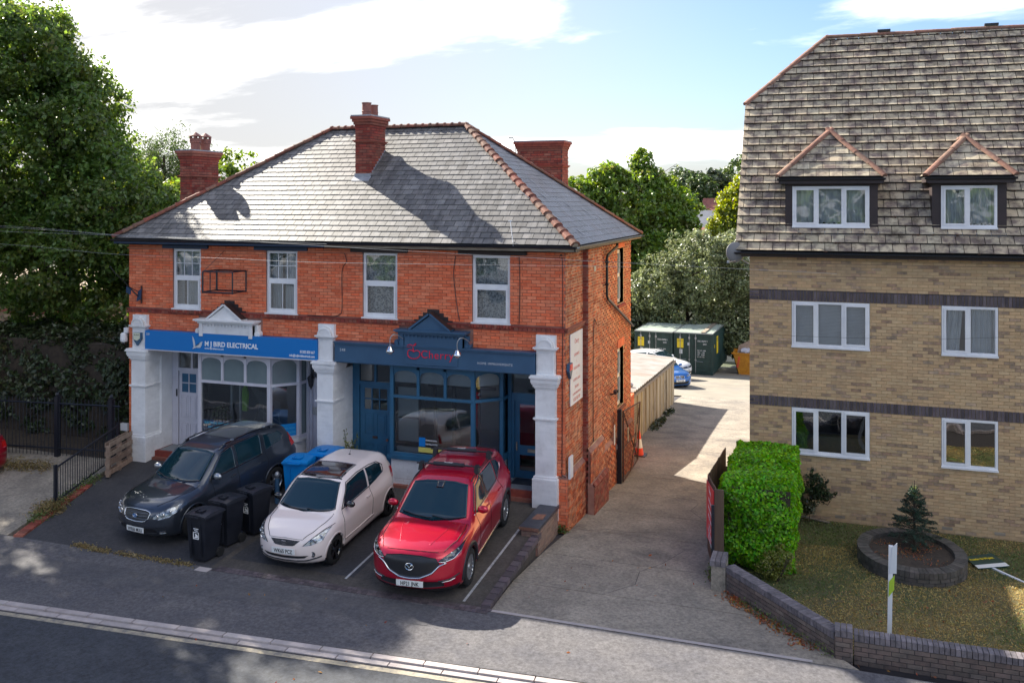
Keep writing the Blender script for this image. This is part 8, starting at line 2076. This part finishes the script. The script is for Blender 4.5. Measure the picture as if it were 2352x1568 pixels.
# lawn turf
g_=np.random.default_rng(30); n=60000; X_g=3.8+g_.random(n)*9.4; Y_g=-4.25+g_.random(n)*7.3; ok=((X_g-3.75)*1.62+(Y_g+.9)>.05)&(((X_g-PC[0])/1.05)**2+((Y_g-PC[1])/1.28)**2>1.0); X_g,Y_g=X_g[ok],Y_g[ok]
ph=np.sin(X_g*1.3+1)+np.sin(Y_g*1.7+X_g*.6)+.8*np.sin(X_g*3.1-Y_g*2.3)
shade=(Y_g>1.2)|(X_g<5.2)
sel=(ph+g_.normal(0,.9,len(X_g))+shade*1.6)>1.1
for nm_,mk,mt_ in (('grass',~sel,LM['turf']),('green_grass',sel,LM['weed'])):
    P=np.stack([X_g[mk],Y_g[mk],-.75-.035*(Y_g[mk]-3.15)+.012],1); o=leaves(nm_,P,np.tile([0,0,.2],(len(P),1)),.026,mt_,None,g_,aspect=.28,spread=.9); o['kind']='stuff'
scatter('leaf_litter',[((-6,-5.6),(3,-5.9)),((-3,-8.5),(1,-7.2)),((0.5,-4.2),(3.0,-2.0))],46,.035,LM['dryleaf'],.5,lambda x,y:max(gd(x,y),gp(x,y)) if y>-6.2 else rz,8,hz=.01)
# thin plant by the middle pier
t=thing('climbing_plant','thin straggly climbing plant on the white wall left of the blue door','plant',(-5.55,.2,.0)); m=MB(); P=[]
for k in range(9):
    x=-5.55+rgx.uniform(-.15,.2); y=.25+rgx.uniform(-.2,.2); pts=[(-5.55,.2,-.02),(x,y,.35+rgx.random()*.3),(x+rgx.uniform(-.2,.15),y+rgx.uniform(-.1,.1),.7+rgx.random()*.55)]; c_=curve(pts); m.tube(c_,.005,4)
    P+=[tuple(q+Vector((rgx.gauss(0,.035),rgx.gauss(0,.035),rgx.gauss(0,.035)))) for q in c_[3:] for _ in range(5)]
m.build('stems',M['bark'],t); leaves('leaves',np.array(P),np.tile([0,-1.,.3],(len(P),1)),.022,LM['hedgedull'],t,rg)
# ---- shop window contents
def item(name,label,cat,mb,mt): o=mb.build(name,mt,None); tg(o,label,cat); return o
ox=-5.69
t=thing('window_banner','light blue banner across the foot of the left shop window','banner',(ox-3.3,.16,.9)); LB=mat('cyan_blue_film',(0.0,0.24,0.62),.5); m=MB(); m.box(ox-4.26,ox-2.23,.142,.146,.80,1.14); b=m.build('film',LB,t)
CY=mat('cyan_print',(0.10,0.60,0.85),.5)
text('ELECTRICAL WHOLESALE',.072,CY,b,(ox-4.18,.1335,1.045),depth=.0008); text('DATA CABLING & TESTING',.072,CY,b,(ox-4.06,.1335,.93),depth=.0008)
m=MB(); m.prism([(ox-2.13,.20,.8),(ox-1.69,.69,.8),(ox-1.69,.69,1.12),(ox-2.13,.20,1.12)],(.004,-.003,0)); b=m.build('angled_film',LB,t)
dd=Vector((.44,.49,0)).normalized(); 
for (s,z,sz) in (('DOMESTIC - COMMERCIAL - INDUSTRIAL',.99,.045),('ELECTRICAL CONTRACTORS',.87,.066)): text(s,sz,CY,b,Vector((ox-2.06,.253,z)),rot=(R(90),0,math.atan2(.49,.44)),depth=.0008,sx=.62)
m=MB(); m.prism([(ox-3.30,.9,1.95),(ox-2.25,.75,1.62),(ox-2.35,.9,1.22),(ox-3.1,1.05,1.45)],(0,.02,0)); o=m.build('drawing_board',mat('grey_board',(0.22,0.23,0.25),.5),None); tg(o,'large tilted grey drawing board behind the left shop window','drawing board')
m=MB(); 
for a,b in (((ox-3.0,.95,1.45),(ox-3.15,.7,.78)),((ox-2.9,.95,1.45),(ox-2.7,.65,.78)),((ox-2.4,.9,1.25),(ox-2.25,.8,.78)),((ox-3.0,.95,1.3),(ox-2.3,.9,1.0))): m.tube([a,b],.014,5)
o=m.build('trestle_legs',M['galv'],None); tg(o,'thin metal trestle under the tilted board in the left shop','trestle')
m=MB(); m.box(ox-2.05,ox-1.2,1.2,2.0,.98,1.02); m.box(ox-2.0,ox-1.95,1.25,1.95,.17,.98); m.box(ox-1.3,ox-1.25,1.25,1.95,.17,.98); o=m.build('desk',M['upvc'],None); tg(o,'white desk heaped with papers behind the angled pane of the left shop','desk')
for k in range(5): m=MB(); xx=ox-1.95+k*.14; m.obox((xx,1.45+.12*(k%2),1.035+.012*(k%3)),Vector((.07,.02*k-.03,0)),Vector((.02,.10,0)),(0,0,.012)); o=m.build('paper_pile',M['plate'] if k%2 else M['cherry'],None); tg(o,['white papers at the near end of the desk','red folder on the desk','white papers in the middle of the desk','second red folder on the desk','white papers at the far end of the desk'][k],'papers','papers on the desk')
m=MB(); m.box(ox-2.2,ox-1.5,2.1,2.14,.9,1.5); o=m.build('desk_screen',LB,None); tg(o,'blue fabric desk screen behind the white desk','screen')
m=MB(); m.prism([(ox-3.55,.9,1.25),(ox-3.40,.9,1.25),(ox-3.38,.9,1.75),(ox-3.45,.9,1.98),(ox-3.55,.9,1.85)],(0,.08,0)); o=m.build('hi_vis_jacket',mat('hi_vis_fabric',(0.35,0.75,0.05),.8),None); tg(o,'lime high visibility jacket hanging behind the left shop window','jacket')
t=thing('potted_plant','dark leafy plant behind the banner in the left shop','plant',(ox-4.0,.5,.8)); leaves('leaves',np.array([ox-3.95,.5,1.22])+rg.normal(0,1,(160,3))*np.array([.14,.08,.12]),np.tile([0,-1.,.5],(160,1)),.06,LM['weed'],t,rg); m=MB(); m.lathe([(.08,.78),(.11,1.05)],(ox-3.95,.5,0),12); m.build('pot',M['black'],t)
for k,x in enumerate((ox-4.0,ox-3.72)): m=MB(); m.box(x,x+.06,1.0,1.06,.8,2.12); o=m.build('white_upright',M['upvc'],None); tg(o,'white upright of the display, '+('left one' if k==0 else 'right one'),'upright','white uprights in the left shop')
m=MB(); m.box(ox-4.25,ox-1.8,1.3,1.34,.2,2.9); o=m.build('partition',M['roomdark'],None); tg(o,'grey partition wall behind the left shop window display','partition')
# right shop
m=MB()
for a,b in ((-4.28,-4.23),(-3.66,-3.61)): m.box(a,b,.26,.30,.98,2.42)
m.box(-4.23,-3.66,.26,.30,2.37,2.42); m.box(-4.23,-3.66,.26,.30,.98,1.03); m.box(-4.23,-3.66,.27,.30,1.60,1.63); o=m.build('window_display_stand',M['black'],None); tg(o,'black display window frame with pale pane in the left part of the right shop','frame')
m=MB(); m.box(-4.23,-3.66,.31,.33,1.03,2.37); o=m.build('pale_backing_panel',M['room'],None); tg(o,'pale panel behind the black display frame in the right shop','panel')
m=MB(); m.box(-4.28,-2.25,.20,.24,2.50,2.90); m.prism([(-2.1,.30,2.50),(-1.72,.72,2.50),(-1.72,.72,2.90),(-2.1,.30,2.90)],(-.04,.03,0)); o=m.build('window_header',M['upvc'],None); tg(o,'cream header panel behind the arched lights of the right shop','panel')
m=MB()
for a,b in ((-3.45,-3.38),(-2.95,-2.86),(-2.30,-2.20)): m.box(a,b,.70,.75,.9,2.42)
m.box(-3.6,-1.8,.70,.75,2.34,2.42); m.box(-3.6,-1.8,.70,.75,.9,.97); o=m.build('sliding_door_display',M['black'],None); tg(o,'black sliding door frames on display behind the main pane of the right shop','door frame')
for k,(a,b,z) in enumerate(((-4.25,-3.50,.90),(-2.10,-1.75,.93))): m=MB(); m.box(a,b,.25,.32,z-.12,z); m.box(b-.30,b,.20,.36,z-.22,z-.12); o=m.build('white_sill_sample',M['upvc'],None); tg(o,'white sill sample on the green display turf, '+('left end' if k==0 else 'right end'),'sill sample','white sill samples')
t=thing('window_poster','black and yellow poster in the foot of the right shop window','poster',(-3.2,.13,1.0)); m=MB(); m.box(-3.60,-2.98,.140,.144,.82,1.26); b=m.build('sheet',M['gloss'],t); m=MB(); m.box(-3.60,-2.98,.134,.1385,.84,.96); m.build('yellow_strip',mat('poster_yellow',(0.60,0.52,0.12),.5),t); m=MB(); m.box(-3.59,-3.42,.134,.1385,.98,1.20); m.build('picture',M['signblue'],t)
text('PREMIUM RESIN',.055,M['inkwhite'],b,(-3.41,.131,1.12),depth=.0008,sx=.78); text('INSTALLATIONS',.055,M['inkwhite'],b,(-3.41,.131,1.03),depth=.0008,sx=.78)
m=MB(); m.box(-1.4,-1.05,1.5,1.9,.18,.80); 
o=m.build('drawer_unit',M['woodold'],None); tg(o,'beige three drawer unit seen through the glazed shop door','drawers')
m=MB(); m.box(-1.05,-.5,1.5,2.1,.76,.80); m.tube([(-.8,1.7,.2),(-.8,1.7,.76)],.02,5); o=m.build('desk',M['pallet'],None); tg(o,'wooden desk seen through the glazed shop door','desk')
m=MB(); m.box(-1.15,-.75,1.75,1.79,1.05,1.36); m.tube([(-.95,1.77,.8),(-.95,1.77,1.1)],.02,5); o=m.build('monitor',M['black'],None); tg(o,'black monitor on the desk behind the glazed shop door','monitor')
# ---- far buildings
def house(label,x0,x1,y0,y1,z0,ze,zr,wallm,roofm,nm='far_house',win=()):
    t=thing(nm,label,'house',((x0+x1)/2,(y0+y1)/2,z0),'houses between the two buildings' if nm=='far_house' else None); bx('wall',wallm,t,x0,x1,y0,y1,z0,ze); m=MB(); ym=(y0+y1)/2
    m.prism([(x0-.3,y0-.3,ze),(x0-.3,y1+.3,ze),(x0-.3,ym,zr)],(x1-x0+.6,0,0)); m.build('roof',roofm,t)
    for (a,b,c,d) in win: m=MB(); m.box(a,b,y0-.06,y0-.003,c,d); o=m.build('window',M['upvc'],t); m=MB(); m.box(a+.12,b-.12,y0-.08,y0-.062,c+.12,d-.12); m.build('pane',M['carglass'],o)
    return t
RR_=mat('far_red_tile',(0.30,0.11,0.08),.85,col2=(0.22,0.08,0.065),scale=3); RG=mat('far_grey_slate',(0.16,0.17,0.20),.7,col2=(0.12,0.13,0.15),scale=2); CW=mat('cream_render',(0.62,0.58,0.50),.85)
house('brown roofed far house with small white windows highest on the hill',-6.6,-2.5,100,106,-7,6.4,9.0,CW,RR_,win=((-6.0,-5.2,4.4,5.6),(-4.6,-3.8,4.4,5.6)))
house('far house with brown gable in the middle of the gap',-7.6,-2.5,86,92,-7,5.3,7.3,CW,RR_,win=((-7.0,-6.2,3.4,4.6),(-5.6,-4.8,3.4,4.6)))
house('grey roofed far house in front of the brown ones',-7.0,-2.6,73,79,-7,4.0,6.0,CW,RG,win=((-5.2,-4.4,2.4,3.4),))
house('near house with bright red tiled roof above the shrub',-6.4,-1.0,60,65,-6.9,3.3,4.6,CW,RR_)
m=thing('gable_dormer','white timber gable on the middle far house','gable',(-5.6,85.4,5.2)); q=MB(); q.prism([(-6.3,85.4,5.2),(-4.9,85.4,5.2),(-5.6,85.4,6.4)],(0,.3,0)); q.build('gable',M['upvc'],m)
lb=thing('brown_brick_house','brown brick building half hidden behind the chestnut and hedge','building',(-27,12,-.3)); bx('wall',M['brick_mauve'],lb,-42,-23.6,11.5,20,-.5,3.1); 
LBp=Pieces('brick','brickwork_beyond'); brick_face(LBp,(0,11.5,0),ux,nyf,(-34,-23.6),(1.2,3.05),[],M['brick_mauve'],course=.15,length=.45,d=.01,joint=.02,seed=4,vis=False); LBp.emit(lb)
m=MB(); m.box(-42,-23.6,11.46,11.49,1.9,2.05); m.build('brick_band',M['brick_dark'],lb)
